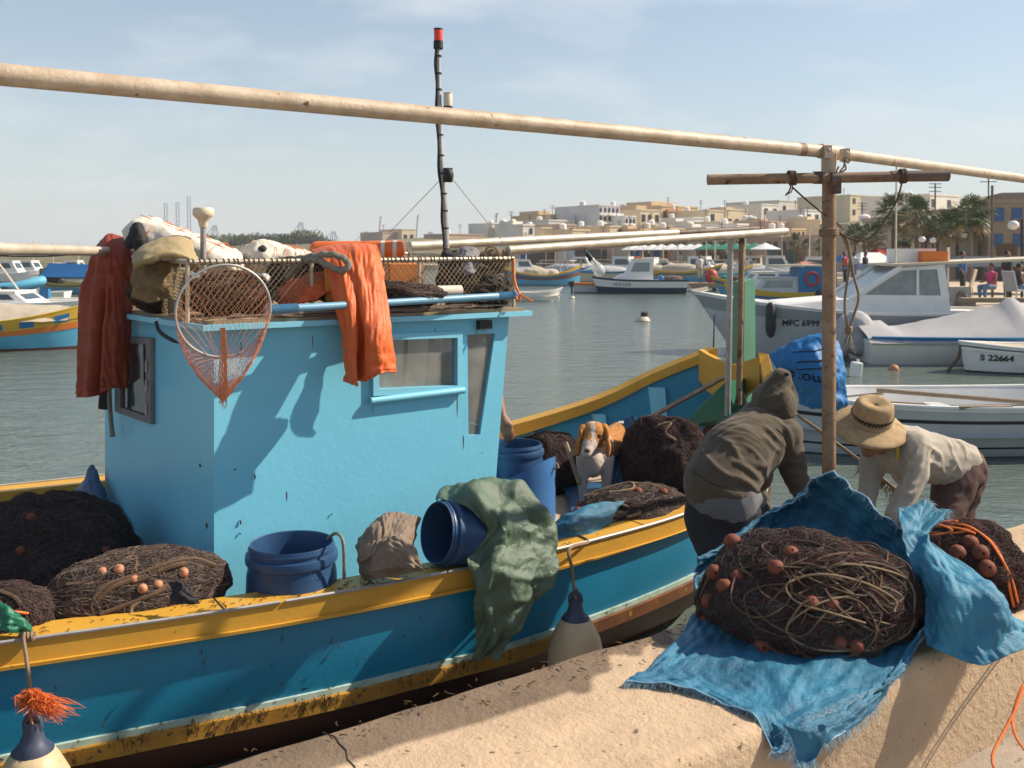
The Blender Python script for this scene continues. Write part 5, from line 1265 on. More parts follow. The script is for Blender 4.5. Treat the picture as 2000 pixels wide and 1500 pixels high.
M['yellow_trim'] = mat('yellow_trim', (.55, .38, .05), .7)
def px(p): return P(*p)
def hand_prims(w_, fw_, side, r_=1.0):
    """palm, thumb and four curled fingers from wrist point w_ along direction fw_; side = thumb direction"""
    fw_ = fw_.normalized(); side = (side-fw_*side.dot(fw_)).normalized(); nn = fw_.cross(side)
    out = [('c', w_, .026, w_+fw_*.05, .030), ('c', w_+fw_*.03+side*.018, .02, w_+fw_*.085+side*.026, .017), ('c', w_+fw_*.03-side*.018, .02, w_+fw_*.08-side*.03, .016)]
    for k, (o_, l) in enumerate(((.030, .070), (.011, .080), (-.010, .074), (-.029, .058))):
        b0 = w_+fw_*.088+side*o_; b1 = b0+fw_*l*.45+nn*.006; b2 = b1+fw_*l*.3+nn*.02; b3 = b2+fw_*l*.15+nn*.022
        out += [('c', b0, .0095, b1, .009), ('c', b1, .009, b2, .0082), ('c', b2, .0082, b3, .0072)]
    t0 = w_+fw_*.03+side*.03; t1 = t0+fw_*.03+side*.03; t2 = t1+fw_*.03+side*.008
    return out+[('c', t0, .014, t1, .011), ('c', t1, .011, t2, .009)]
def foot_prims(an, d): return [('c', an, .042, V((an.x, an.y, -.455)), .04), ('c', V((an.x, an.y, -.46)), .04, V((an.x, an.y, -.465))+d*.17, .033)]
# --- hooded man
rows_ = [[(1100, 960, 6.6), (1170, 950, 6.7), (1260, 950, 6.8)], [(1110, 985, 6.1), (1175, 985, 6.15), (1250, 990, 6.2)], [(1120, 1010, 5.75), (1175, 1012, 5.8), (1240, 1015, 5.85)]]
rows_ = [[V((P(*p).x, p[2], .004+.01)) for p in row] for row in rows_]  # dark sheet added in place of the shadows around the dog's legs
o_, _ = sheet('dark_sheet', rows_, M['tarp_dark_blue'], None, 40, 40, .006, 6, 4, .003, folds=lambda u, v: .014+.02*creases(u, v, 8, 7, 1, 6)); tag(o_, 'dark blue sheet added for the deep shadow on the foredeck under the dog', 'tarp')
hm = thing('person', 'person in a worn brown hooded top and black trousers, bending over the big net bundle', 'person', (P(1430, 1000, 4.9).x, 4.9, -.5))
rw = px((1583, 998, 4.86)); lw = px((1492, 1015, 5.08))
body = [('e', px((1515, 785, 5.12)), .085, .10, .115), ('c', px((1505, 815, 5.1)), .055, px((1490, 840, 5.06)), .07), ('c', px((1482, 855, 5.03)), .14, px((1415, 960, 4.84)), .14),
        ('c', px((1450, 845, 5.14)), .06, px((1537, 856, 5.0)), .06), ('c', px((1537, 858, 5.0)), .05, px((1553, 930, 4.97)), .042), ('c', px((1553, 930, 4.97)), .042, rw, .03),
        ('c', px((1450, 850, 5.2)), .05, px((1470, 930, 5.2)), .042), ('c', px((1470, 930, 5.2)), .042, lw, .03),
        ('c', px((1390, 1010, 4.86)), .08, px((1415, 1120, 4.66)), .06), ('c', px((1415, 1120, 4.66)), .06, V((P(1425, 1200, 4.85).x, 4.85, -.4)), .042),
        ('c', px((1450, 1010, 4.9)), .08, px((1490, 1115, 4.74)), .06), ('c', px((1490, 1115, 4.74)), .06, V((P(1500, 1200, 4.95).x, 4.95, -.4)), .042)]
body += hand_prims(rw, px((1600, 1045, 4.74))-rw, V((-1, 0, .2)))+hand_prims(lw, px((1520, 1065, 4.9))-lw, V((1, 0, .2)))
body += foot_prims(V((P(1425, 1200, 4.85).x, 4.85, -.4)), V((.5, -.6, 0)).normalized())+foot_prims(V((P(1500, 1200, 4.95).x, 4.95, -.4)), V((.7, -.5, 0)).normalized())
fuse('body', body, M['skin'], hm, .011, 3)
hf1 = folds3(4, 4.5, 6, V((.5, .2, .8)).normalized(), .5)
hemp, hemx = px((1405, 985, 4.80)), (px((1440, 888, 4.92))-px((1407, 950, 4.81))).normalized()
def hood_wr(c): return (.017*hf1(c)-.010)*max(.12, min(1, ((c-hemp).dot(hemx)-.06)/.16))
hoodie_prims = [('c', px((1405, 944, 4.82)), .180, px((1440, 888, 4.92)), .184), ('c', px((1440, 888, 4.92)), .182, px((1478, 856, 5.02)), .17), ('e', px((1480, 925, 4.98)), .075, .09, .10),
   ('c', px((1452, 842, 5.15)), .09, px((1534, 850, 5.0)), .094), ('c', px((1536, 856, 5.0)), .084, px((1552, 928, 4.97)), .066), ('c', px((1552, 928, 4.97)), .066, px((1579, 985, 4.88)), .052), ('c', px((1578, 982, 4.88)), .054, px((1582, 992, 4.87)), .05),
   ('c', px((1450, 850, 5.2)), .08, px((1470, 930, 5.2)), .06), ('c', px((1470, 930, 5.2)), .06, px((1490, 1005, 5.1)), .05),]
hf2 = folds3(14, 6, 6, V((.25, .1, .95)).normalized(), .35)
fold_paths = [[(1455, 868), (1480, 890), (1497, 920), (1499, 945)], [(1425, 898), (1460, 915), (1488, 940)], [(1418, 925), (1455, 940), (1486, 962)], [(1532, 884), (1510, 872), (1486, 848)], [(1536, 872), (1512, 850), (1492, 830)], [(1470, 905), (1490, 910), (1503, 905)], [(1400, 850), (1430, 870), (1450, 905)],
   [(1372, 880), (1400, 915), (1440, 940)], [(1536, 920), (1552, 926), (1568, 922)], [(1540, 938), (1556, 944), (1572, 938)], [(1535, 900), (1550, 905), (1566, 898)], [(1556, 965), (1568, 968), (1584, 962)], [(1345, 925), (1380, 948), (1430, 962), (1480, 968)], [(1348, 932), (1380, 955), (1430, 969), (1480, 975)], [(1520, 822), (1540, 845), (1545, 880)]]
hoodie = refuse('hoodie', hoodie_prims, fold_paths, .0135, M['hoodie'], hm, .002, voxel=.0095, smooth=3, wrinkle=.003, wsc=9, seed=5, wrinkle_fn=hood_wr)
hood_prims = [('e', px((1512, 785, 5.10)), .118, .135, .115, Matrix.Rotation(-.25, 3, 'Y')), ('c', px((1511, 780, 5.10)), .116, px((1526, 740, 5.08)), .056), ('c', px((1512, 782, 5.10)), .108, px((1528, 800, 5.05)), .075), ('c', px((1500, 812, 5.1)), .114, px((1468, 832, 5.06)), .10)]
hood_paths = [[(1478, 800), (1505, 800), (1535, 788), (1549, 765)], [(1470, 815), (1500, 820), (1535, 815), (1556, 808)], [(1484, 780), (1510, 776), (1536, 762), (1545, 745)], [(1475, 800), (1488, 768), (1505, 742), (1524, 724)], [(1556, 815), (1558, 790), (1553, 765), (1546, 745)], [(1500, 765), (1520, 752), (1538, 736)], [(1460, 825), (1480, 832), (1520, 832), (1548, 822)]]
hood = refuse('hood', hood_prims, hood_paths, .0125, M['hoodie'], hm, .001, voxel=.009, smooth=3, wrinkle=.004, wsc=9, seed=2, wrinkle_fn=lambda c: .008*hf2(c)-.005)
M['seam'] = mat('seam', (.040, .030, .020), .95)
MB().ball(seen(hood, [(1537, 731)], .0)[0], .014, .010, .010).build('hood_eyelet', M['seam'], hm)
for pth in ([(1515, 836), (1530, 850), (1537, 870), (1536, 890)], [(1352, 918), (1390, 944), (1440, 957), (1490, 960)]):
    p_ = seen(hoodie, [(q.x, q.y) for q in curve([V((a, b, 0)) for a, b in pth], 20)], .001)
    if len(p_) > 3: MB().tube(p_, .0028, 5).build('seam', M['seam'], hm)
cuff = px((1577, 981, 4.885)); cax = (px((1583, 998, 4.86))-px((1553, 930, 4.97))).normalized(); c1_ = cax.orthogonal().normalized(); c2_ = cax.cross(c1_)
MB().tube([cuff+(c1_*cos(a)+c2_*sin(a))*.047 for a in np.linspace(0, 2*pi, 25)[:-1]], .012, 8, closed=True).build('cuff', M['hoodie'], hm)
fuse('tee_hem', [('c', px((1410, 962, 4.81)), .172, px((1416, 980, 4.82)), .168), ('e', px((1468, 975, 4.86)), .075, .09, .05)], M['tee'], hm, .012, 4, .003, 10, 6)
fuse('trousers', [('e', px((1413, 1002, 4.84)), .194, .178, .15), ('e', px((1455, 1010, 4.9)), .13, .13, .13), ('c', px((1388, 1010, 4.86)), .135, px((1415, 1120, 4.66)), .095), ('c', px((1415, 1120, 4.66)), .095, V((P(1425, 1200, 4.85).x, 4.85, -.36)), .075),
   ('c', px((1452, 1012, 4.9)), .125, px((1490, 1115, 4.74)), .095), ('c', px((1490, 1115, 4.74)), .095, V((P(1500, 1200, 4.95).x, 4.95, -.36)), .075)], M['trousers'], hm, .015, 5, .014, 9, 7)
# --- man in the straw hat
sm = thing('person', 'person in straw hat, pale shirt and rolled brown trousers, bending right of the post', 'person', (P(1860, 1000, 5.2).x, 5.2, -.5))
rw = px((1747, 1028, 4.86)); lw = px((1689, 1014, 5.0)); k1 = px((1845, 1018, 5.14)); k2 = px((1872, 1004, 5.36)); a1 = V((P(1858, 1200, 5.24).x, 5.24, -.4)); a2 = V((P(1905, 1200, 5.44).x, 5.44, -.4))
headc = px((1703, 850, 5.02)); fdir = V((-.45, -.62, -.6)).normalized(); fup = (V((.05, -.42, .9))-fdir*V((.05, -.42, .9)).dot(fdir)).normalized(); fsd = fdir.cross(fup)
face = [('e', headc, .078, .088, .10), ('c', headc+fdir*.03-fup*.03, .06, headc+fdir*.05-fup*.075, .035), ('c', headc+fdir*.085, .012, headc+fdir*.102-fup*.03, .016), ('c', headc+fdir*.075-fup*.058-fsd*.015, .009, headc+fdir*.075-fup*.058+fsd*.015, .009),
        ('e', headc+fsd*.08, .012, .022, .032), ('e', headc-fsd*.08, .012, .022, .032), ('c', headc+fdir*.08+fup*.02+fsd*.045, .012, headc+fdir*.088+fup*.022, .012), ('c', headc+fdir*.08+fup*.02-fsd*.045, .012, headc+fdir*.088+fup*.022, .012)]
body = face+[('c', px((1722, 868, 5.08)), .055, px((1745, 880, 5.1)), .065), ('c', px((1760, 885, 5.1)), .11, px((1868, 908, 5.3)), .105), ('c', px((1718, 882, 5.22)), .055, px((1787, 876, 5.0)), .055),
        ('c', px((1787, 880, 4.98)), .05, px((1790, 932, 4.93)), .042), ('c', px((1790, 932, 4.93)), .042, rw, .029), ('c', px((1712, 890, 5.2)), .05, px((1698, 945, 5.1)), .042), ('c', px((1698, 945, 5.1)), .042, lw, .029),
        ('c', px((1872, 918, 5.28)), .09, k1, .058), ('c', k1, .056, a1, .04), ('c', px((1888, 925, 5.42)), .09, k2, .058), ('c', k2, .05, a2, .038)]
body += hand_prims(rw, px((1742, 1090, 4.80))-rw, V((-1, 0, 0)))+hand_prims(lw, px((1690, 1055, 4.9))-lw, V((1, 0, 0)))+foot_prims(a1, V((-.8, -.5, 0)).normalized())+foot_prims(a2, V((-.8, -.5, 0)).normalized())
bd = fuse('body', body, M['skin'], sm, .011, 3)
for sg in (-1, 1): MB().ball(headc+fdir*.078+fup*.008+fsd*.03*sg, .011).build('eye', M['hair'], bd)
MB().ball(headc+fup*.03-fdir*.02, .083, .09, .085).build('hair', M['hair'], sm)
sf1 = folds3(9, 5, 6, V((.6, .2, .75)).normalized(), .5)
def shirt_wr(c): return .022*sf1(c)-.013
shirt_prims = [('c', px((1762, 882, 5.1)), .142, px((1820, 893, 5.2)), .137), ('c', px((1820, 893, 5.2)), .137, px((1872, 905, 5.3)), .132), ('c', px((1720, 880, 5.2)), .088, px((1786, 871, 5.0)), .092), ('e', px((1775, 925, 5.12)), .10, .10, .08),
   ('c', px((1787, 878, 4.98)), .084, px((1790, 930, 4.93)), .066), ('c', px((1790, 930, 4.93)), .066, px((1752, 1008, 4.87)), .050), ('c', px((1713, 888, 5.2)), .078, px((1698, 943, 5.1)), .06), ('c', px((1698, 943, 5.1)), .06, px((1690, 998, 5.01)), .046)]
shirt_paths = [[(1800, 862), (1828, 880), (1845, 912)], [(1830, 846), (1855, 870), (1868, 905)], [(1850, 842), (1878, 868), (1890, 895)], [(1812, 900), (1835, 912), (1850, 930)], [(1770, 905), (1785, 890), (1800, 868)], [(1768, 925), (1785, 922), (1803, 910)], [(1770, 942), (1786, 946), (1800, 938)], [(1762, 960), (1776, 966), (1790, 958)], [(1690, 930), (1702, 934), (1714, 928)], [(1686, 955), (1698, 960), (1710, 952)], [(1745, 905), (1760, 920), (1766, 940)], [(1735, 890), (1750, 915)], [(1856, 895), (1870, 905), (1880, 925)]]
refuse('shirt', shirt_prims, shirt_paths, .011, M['shirt'], sm, .001, voxel=.0095, smooth=3, wrinkle=.003, wsc=9, seed=3, wrinkle_fn=shirt_wr)
cpos = px((1734, 873, 5.04)); cn = V((-.8, -.45, -.25)).normalized()
mb = MB(); ca = cn.orthogonal().normalized(); cb2 = cn.cross(ca); mb.tube([cpos+(ca*cos(q)+cb2*sin(q))*.07+cn*.012 for q in np.linspace(0, 2*pi, 26)[:-1]], .011, 8, closed=True); mb.build('collar', M['yellow_trim'], sm)
fuse('trousers', [('e', px((1878, 914, 5.33)), .125, .15, .125), ('c', px((1872, 916, 5.28)), .118, k1, .082), ('c', px((1885, 922, 5.42)), .115, k2, .08), ('c', k1, .082, k1+(a1-k1)*.05, .084)], M['brown_trousers'], sm, .013, 5, .014, 10, 4, wrinkle_fn=lambda c: .012*(.5-abs(noise.noise((c.x*5-c.z*9, c.y*4, c.z*12)))))
hn = V((.06, -.44, .90)).normalized(); hp = px((1700, 824, 5.0))
HM = Matrix.Translation(hp) @ Z_.rotation_difference(hn).to_matrix().to_4x4()
hat = thing('straw_hat', 'woven straw hat with wide drooping brim on the bending person', 'hat', hp)
bpy.data.objects.remove(hat)
mb = MB(); na = 64
def hat_pt(rr, z, a): 
    wob = 1+.05*sin(2*a+.6)+.03*sin(3*a+1); dz = -.012*((rr-.1)/.08)*(1+.8*cos(2*a+.4)) if rr > .1 else 0
    return HM@V((rr*wob*cos(a) if rr > .1 else rr*cos(a)*1.08, rr*wob*sin(a) if rr > .1 else rr*.92*sin(a), z+dz))
prof = [(.192, -.026), (.178, -.016), (.15, -.006), (.12, .0), (.104, .006), (.100, .02), (.097, .055), (.092, .09), (.086, .112), (.074, .124), (.052, .122), (.03, .108), (.001, .102)]
mb.grid([[hat_pt(rr, z, 2*pi*i/na) for i in range(na+1)] for rr, z in prof])
h = mb.build('straw_hat', M['straw'], sm, 60); md = h.modifiers.new('t', 'SOLIDIFY'); md.thickness = .005
mb = MB(); mb.grid([[hat_pt(rr*1.012, z, 2*pi*i/na) for i in range(na+1)] for rr, z in ((.1045, .008), (.1005, .03))]); mb.build('hat_band', M['wood'], h)
mb = MB()
for i in range(34):
    a = 2*pi*i/34
    for sg in (-1, 1): mb.tube([hat_pt(.1002, .036, a), hat_pt(.099, .052, a+sg*.09)], .0035, 4)
mb.build('open_weave', M['hair'], h)
# --- third person, mostly hidden by the wheelhouse; a forearm shows
tp3 = thing('person', 'person mostly hidden behind the wheelhouse front, one bare forearm showing above the drums', 'person', B(3.3, -.05, -.02))
sh = P(950, 728, 6.2); el = P(970, 768, 6.1); wr = P(981, 812, 6.02)
hip = V((P(905, 700, 6.35).x, 6.35, .42)); nk = V((P(920, 700, 6.3).x, 6.3, .95))
body = [('c', hip, .15, nk-Z_*.1, .15), ('c', nk, .06, nk+Z_*.08, .06), ('e', nk+V((.03, -.03, .17)), .078, .09, .105), ('c', nk+V((-.15, 0, -.08)), .07, sh, .065), ('c', sh, .052, el, .042), ('c', el, .042, wr, .027),
        ('c', nk+V((-.17, 0, -.08)), .055, nk+V((-.22, -.1, -.34)), .045), ('c', nk+V((-.22, -.1, -.34)), .045, nk+V((-.05, -.25, -.45)), .03), ('c', hip+V((.05, 0, 0)), .1, hip+V((.12, -.12, -.05)), .07), ('c', hip+V((.12, -.12, -.05)), .07, V((hip.x+.06, hip.y, .02)), .045), ('c', hip-V((.07, 0, 0)), .1, hip+V((-.12, -.15, -.05)), .07), ('c', hip+V((-.12, -.15, -.05)), .07, V((hip.x-.12, hip.y, .02)), .045)]
body += hand_prims(wr, P(994, 850, 5.96)-wr, V((-1, 0, -.2)))
fuse('body', body, M['skin'], tp3, .009, 3)
fuse('shirt', [('c', hip, .175, nk-Z_*.1, .17), ('c', nk+V((-.15, 0, -.08)), .09, sh, .08), ('c', sh, .075, sh.lerp(el, .5), .07)], M['cloth_grey'], tp3, .014, 5, .012, 9, 2)

# ================================================================ the hound
dog = thing('dog', 'tan and white hound with long hanging ears standing on the foredeck', 'dog', (P(1175, 900, 6.3).x, 6.3, -.02))
hd = px((1160, 846, 6.12)); mz = px((1147, 880, 5.99)); ch = px((1163, 890, 6.26)); rp_ = px((1216, 841, 6.78)); sh_ = px((1175, 868, 6.38))
fl, fr2 = px((1140, 915, 6.2)), px((1184, 915, 6.24)); DZ = -.02
prims = [('e', hd, .078, .085, .075), ('c', hd+V((-.02, -.05, -.025)), .055, mz, .036), ('c', mz, .036, mz+V((-.006, -.012, -.012)), .032), ('c', hd+V((.02, .05, -.03)), .07, sh_, .085), ('c', sh_, .095, ch+V((0, .02, -.03)), .085), ('c', sh_+V((0, .03, -.03)), .105, rp_+V((0, 0, -.02)), .088), ('e', px((1158, 905, 6.22)), .075, .08, .09),
   ('c', fl+V((0, 0, .06)), .05, fl+V((-.005, .0, -.08)), .032), ('c', fl+V((-.005, 0, -.08)), .032, V((fl.x-.005, fl.y-.01, DZ+.04)), .024), ('c', V((fl.x-.005, fl.y-.01, DZ+.03)), .028, V((fl.x-.01, fl.y-.05, DZ+.025)), .026),
   ('c', fr2+V((0, 0, .06)), .05, fr2+V((.002, 0, -.08)), .032), ('c', fr2+V((.002, 0, -.08)), .032, V((fr2.x, fr2.y-.01, DZ+.04)), .024), ('c', V((fr2.x, fr2.y-.01, DZ+.03)), .028, V((fr2.x-.005, fr2.y-.05, DZ+.025)), .026)]
for sg in (-.065, .065):
    hp_ = rp_+V((sg, .03, -.05)); kn = hp_+V((0, -.08, -.16)); hk = kn+V((0, .12, -.10))
    prims += [('c', hp_, .075, kn, .045), ('c', kn, .042, hk, .026), ('c', hk, .025, V((hk.x, hk.y-.01, DZ+.03)), .024), ('c', V((hk.x, hk.y, DZ+.028)), .027, V((hk.x, hk.y-.05, DZ+.025)), .025)]
prims += [('c', rp_+V((.02, .08, .0)), .025, rp_+V((.05, .17, -.06)), .016), ('c', rp_+V((.05, .17, -.06)), .016, rp_+V((.06, .22, -.2)), .009)]
db = fuse('body', prims, mat('dog_coat', (.5, .25, .08), .85, bump=.35, bscale=160, attr='Col', sheen=.1), dog, .0085, 4, .004, 30, 2)
TAN, WHT, DRK = (.42, .175, .038), (.50, .42, .37), (.20, .085, .03)
def coat(c):
    q = c-hd; nz_ = noise.noise(c*14)*.02
    if (c-mz).length < .052+nz_*.5: return WHT if noise.noise(c*30) > -.25 else (.50, .27, .14)
    if q.length < .125 and c.y < hd.y+.05:
        return WHT if abs(q.x+.012+.35*(q.z-.02)*0) < .013+max(0, -q.z)*.35+nz_*.4 and q.y < .0 else TAN
    if c.z > hd.z-.02+nz_ and c.y < 6.35: return TAN
    if c.y > 6.30+nz_*3 and c.z > ch.z-.02+nz_*2: return WHT if (c-rp_).length < .10 and c.z > rp_.z+.05 and c.x < rp_.x+.03 and c.x > rp_.x-.03 else TAN
    if c.y > 6.6 and c.z > .25: return TAN
    return WHT
paint(db, coat)
fm = MB(); fc = []; r = random.Random(6); me_ = db.data; dl = V(dog.location); pv_ = me_.polygons
for k in range(7000):
    p = pv_[r.randrange(len(pv_))]; c = V(p.center); n = V(p.normal); w_ = c
    if (w_-mz).length < .05: continue
    t = (V((.25, .6, -1))-n*V((.25, .6, -1)).dot(n)).normalized(); L_ = r.uniform(.008, .018); j_ = V((r.gauss(0, 1), r.gauss(0, 1), r.gauss(0, 1)))*.25
    d = (t+j_+n*.25).normalized(); b_ = d.cross(n).normalized()*.0016
    fm.add([c-b_-n*.001, c+b_-n*.001, c+d*L_+n*.002], [(0, 1, 2)]); cc_ = V(coat(w_))*r.uniform(.72, 1.12); fc += [tuple(cc_)]*3
fo = fm.build('fur', bpy.data.materials['dog_coat'], None, 180); fo['kind'] = 'stuff'; fo.parent = dog; fo.location = -dl
a_ = fo.data.color_attributes.new('Col', 'FLOAT_COLOR', 'POINT'); a_.data.foreach_set('color', [x for c in fc for x in (*c, 1.0)])
M['dog_ear'] = mat('dog_ear', (.42, .17, .035), .9, (.30, .11, .025), 14, .6, .3, 140)
for pts, nm in (([(1139, 838, 6.12), (1131, 860, 6.07), (1128, 884, 6.05)], 0), ([(1180, 836, 6.12), (1188, 858, 6.07), (1187, 886, 6.05)], 1)):
    p0, p1, p2 = [px(p) for p in pts]
    fuse('ear', [('e', p0, .030, .045, .030), ('e', p0.lerp(p1, .6), .020, .044, .05), ('e', p1.lerp(p2, .5), .020, .05, .055), ('e', p2+Z_*.008, .017, .040, .032)], M['dog_ear'], dog, .008, 4)
MB().ball(mz+V((-.004, -.040, .008)), .019, .013, .013).build('nose', mat('dog_nose', (.10, .045, .03), .4), dog)
for sg in (-1, 1): MB().ball(hd+V((sg*.036-.010, -.080, -.002)), .0125, .009, .011).build('eye', M['dark'], dog)
mb = MB(); cc = hd.lerp(sh_, .62)+V((-.01, -.03, -.045)); dn = (sh_-hd).normalized(); a_ = dn.orthogonal().normalized(); b_ = dn.cross(a_)
mb.tube([cc+(a_*cos(q)+b_*sin(q))*.098 for q in np.linspace(0, 2*pi, 30)[:-1]], .007, 6, closed=True); mb.build('collar', M['cloth_black'], dog)
# ================================================================ other boats
def C(k, c, r=.55, **kw):
    if k not in M: M[k] = mat(k, c, r, **kw)
    return M[k]
C('b_white', (.80, .78, .74), .45, col2=(.68, .66, .61), scale=3, mix=.6); C('b_grey', (.54, .55, .55), .5, col2=(.44, .45, .45), scale=3, mix=.6)
C('b_navy', (.01, .03, .06)); C('b_blue', (.02, .16, .36)); C('b_sky', (.10, .38, .55)); C('b_yellow', (.62, .38, .04)); C('b_orange', (.62, .17, .03)); C('b_brown', (.22, .08, .04))
C('b_green', (.03, .20, .12)); C('b_red', (.40, .05, .03)); C('b_dark', (.02, .022, .024)); C('canvas', (.50, .43, .33), .85, col2=(.38, .32, .24), scale=4, mix=.7); C('canvas_grey', (.37, .365, .375), .8, col2=(.34, .34, .35), scale=3, mix=.6, bump=.2, bscale=12)
C('b_pane', (.05, .07, .08), .1, spec=.6); C('b_hazy_pane', (.30, .32, .32), .2, col2=(.20, .22, .22), scale=3, mix=.8); C('b_cream', (.58, .50, .37), .6); C('b_shade', (.30, .32, .33), .6); C('b_maroon', (.12, .035, .025))
def hull_fns(L, beam, free, bow, stern, transom):
    hb = lambda t: beam/2*max(.02, (1-max(0, t)**2.6)) if t > 0 else beam/2*(1-(1-transom)*abs(t)**2.2)
    sh = lambda t: free+(bow*t*t if t > 0 else stern*t*t)
    return hb, sh
def band_hull(root, L, beam, free, bow=.35, stern=.1, transom=.75, bands=((0, .12, 'b_white', 'gunwale'), (.12, .8, 'b_white', 'hull'), (.8, 1.3, 'b_navy', 'bottom')), rake=.12, deck=.75, deckm='b_cream', flare=.72, n=26):
    hb, sh = hull_fns(L, beam, free, bow, stern, transom)
    ts = np.linspace(-1, 1, n); parts = {}
    def pt(t, f, side):
        z = sh(t)*(1-f) if f <= 1 else -(f-1)*.5
        g = flare+(1-flare)*max(0, 1-f)**.8 if f > 0 else 1
        return V((L/2*t-(rake*L*(t**3) if t > 0 else -.02*L)*min(f, 1.2), side*hb(t)*g, z))
    for f0, f1, m, nm in bands:
        mb = MB()
        for side in (-1, 1):
            mb.grid([[pt(t, f0+(f1-f0)*k/3, side)+V((0, side*(.012 if nm in ('gunwale', 'strake') else 0), 0)) for k in range(4)] for t in ts])
        mb.grid([[pt(-1, f0+(f1-f0)*k/3, s) for k in range(4)] for s in (-1, 1)])
        mb.grid([[pt(1, f0+(f1-f0)*k/3, s) for k in range(4)] for s in (-1, 1)])
        parts[nm] = mb.build(nm, M[m], root, 40)
    mb = MB(); mb.grid([[pt(t, 0, s)-V((0, 0, sh(t)*(1-deck))) for s in (-.97, 0, .97)] for t in ts]); mb.grid([[pt(t, .0, -1)+V((0, .02, -.001)), pt(t, .35, -1)+V((0, .06, 0))] for t in ts]); mb.grid([[pt(t, .0, 1)+V((0, -.02, -.001)), pt(t, .35, 1)+V((0, -.06, 0))] for t in ts])
    mb.build('deck', M[deckm], root, 40)
    mb = MB()
    for s in (-1, 1): mb.tube([pt(t, 0, s)+V((0, 0, .01)) for t in ts], .022, 6)
    mb.build('rail', M[bands[0][2]], root)
    return hb, sh, pt
def cabin_box(root, x0, x1, w, z0, z1, m, rake_f=.3, rake_b=.05, pane='b_pane', roof=None, name='cabin', over=.06, taper=.88):
    a = [V((x0, -w/2, z0)), V((x1, -w/2, z0)), V((x1, w/2, z0)), V((x0, w/2, z0))]
    b = [V((x0+rake_b, -w/2*taper, z1)), V((x1-rake_f, -w/2*taper, z1)), V((x1-rake_f, w/2*taper, z1)), V((x0+rake_b, w/2*taper, z1))]
    c = MB().hexa(a, b).build(name, M[m], root, None)
    mb = MB(); mb.hexa([q+V((0, 0, .001))+V((over*(1 if q.x > (x0+x1)/2 else -1), over*(1 if q.y > 0 else -1), 0)) for q in b], [q+V((over*(1 if q.x > (x0+x1)/2 else -1), over*(1 if q.y > 0 else -1), .05)) for q in b])
    mb.build('cabin_roof', M[roof or m], c, None)
    for i, j in ((0, 1), (3, 2), (1, 2)):
        u, v_, uu, vv = a[i], a[j], b[i], b[j]
        def q(s, t): return (u.lerp(v_, s)).lerp(uu.lerp(vv, s), t)
        nrm = (v_-u).cross(uu-u).normalized()
        if nrm.dot((u+vv)/2-(a[0]+a[2])/2) < 0: nrm = -nrm
        p4 = [q(.14, .42), q(.86, .42), q(.86, .86), q(.14, .86)]
        mb = MB(); mb.hexa([p+nrm*.001 for p in p4], [p+nrm*.012 for p in p4]); mb.build('window', M[pane], c, None)
    return c
def place(root, x, D, rz, z=WATER): root.location = V(((x-HX)/F*D, D, z)); root.rotation_euler = (0, 0, rz)
def new_boat(label, cat='boat', name='moored_boat', group=None): return thing(name, label, cat, (0, 0, 0), group)
def motor(root, x, z, m='b_dark'):
    o = MB().hexa([V((x-.18, -.12, z)), V((x+.1, -.12, z)), V((x+.1, .12, z)), V((x-.18, .12, z))], [V((x-.26, -.13, z+.3)), V((x+.08, -.13, z+.34)), V((x+.08, .13, z+.34)), V((x-.26, .13, z+.3))]).build('outboard_motor', M[m], root, None)
    MB().box((x-.05, 0, z-.25), .10, .07, .5).build('motor_leg', M[m], o, None)
LUZ = ((0, .16, 'b_yellow', 'gunwale'), (.16, .30, 'b_blue', 'upper_plank'), (.30, .40, 'b_yellow', 'strake'), (.40, .92, 'b_sky', 'hull'), (.92, 1.3, 'b_maroon', 'bottom'))

# --- left: luzzu with canvas cover
b = new_boat('colourful wooden boat with tan canvas cover, yellow and orange bands, beyond the red oilskin', 'fishing boat', 'wooden_boat')
hb, sh, pt = band_hull(b, 6.0, 2.0, .66, .55, .4, .3, ((0, .34, 'b_yellow', 'gunwale'), (.34, .50, 'b_orange', 'strake'), (.50, .93, 'b_sky', 'hull'), (.93, 1.3, 'b_maroon', 'bottom')), rake=.05)
for t in (-.5, -.28, -.05, .2, .42, .66, .84):
    a = t; e = t+(.13 if int(t*100) % 2 else .10); mb = MB(); q = [pt(a, .30, -1), pt(e, .30, -1), pt(e, .10, -1), pt(a, .10, -1)]; mb.hexa([p+V((0, -.006, 0)) for p in q], [p+V((0, -.02, 0)) for p in q]); mb.build('painted_panel', M['b_blue'], b, None)
mb = MB(); mb.grid([[V((x, y*(.9 if abs(x) < 1.9 else .6), .70+(.42-.08*abs(x)*.6)*(1-abs(y)**1.6)+.03*noise.noise((x*3, y*3, 1)))) for y in np.linspace(-1, 1, 13)] for x in np.linspace(-2.6, 2.25, 22)]); mb.build('canvas_cover', M['canvas'], b)
MB().box((2.75, 0, 1.15), .16, .14, .75, Matrix.Rotation(.3, 3, 'Y')).build('stem_post', M['b_brown'], b, None)
place(b, -40, 23.5, .10)
b = new_boat('long white motor boat with a slanted pole, behind the tan canvas covered boat'); band_hull(b, 7.5, 2.2, .85, .3, .1, .8, ((0, .5, 'b_white', 'hull'), (.5, .9, 'b_white', 'lower_hull'), (.9, 1.3, 'b_navy', 'bottom')), deck=.95, deckm='b_white'); cabin_box(b, -1.8, .3, 1.5, .8, 1.15, 'b_white', .5); MB().tube([V((-.2, 0, 1.0)), V((-1.1, 0, 2.25))], .03, 6).build('pole', M['b_cream'], b); place(b, 60, 29, .06)
b = new_boat('white boat with a small dark blue engine hood, far left behind the long motor boat'); band_hull(b, 5.5, 1.9, .6, .35); motor(b, -.6, .65, 'b_blue'); place(b, 125, 36, .12)
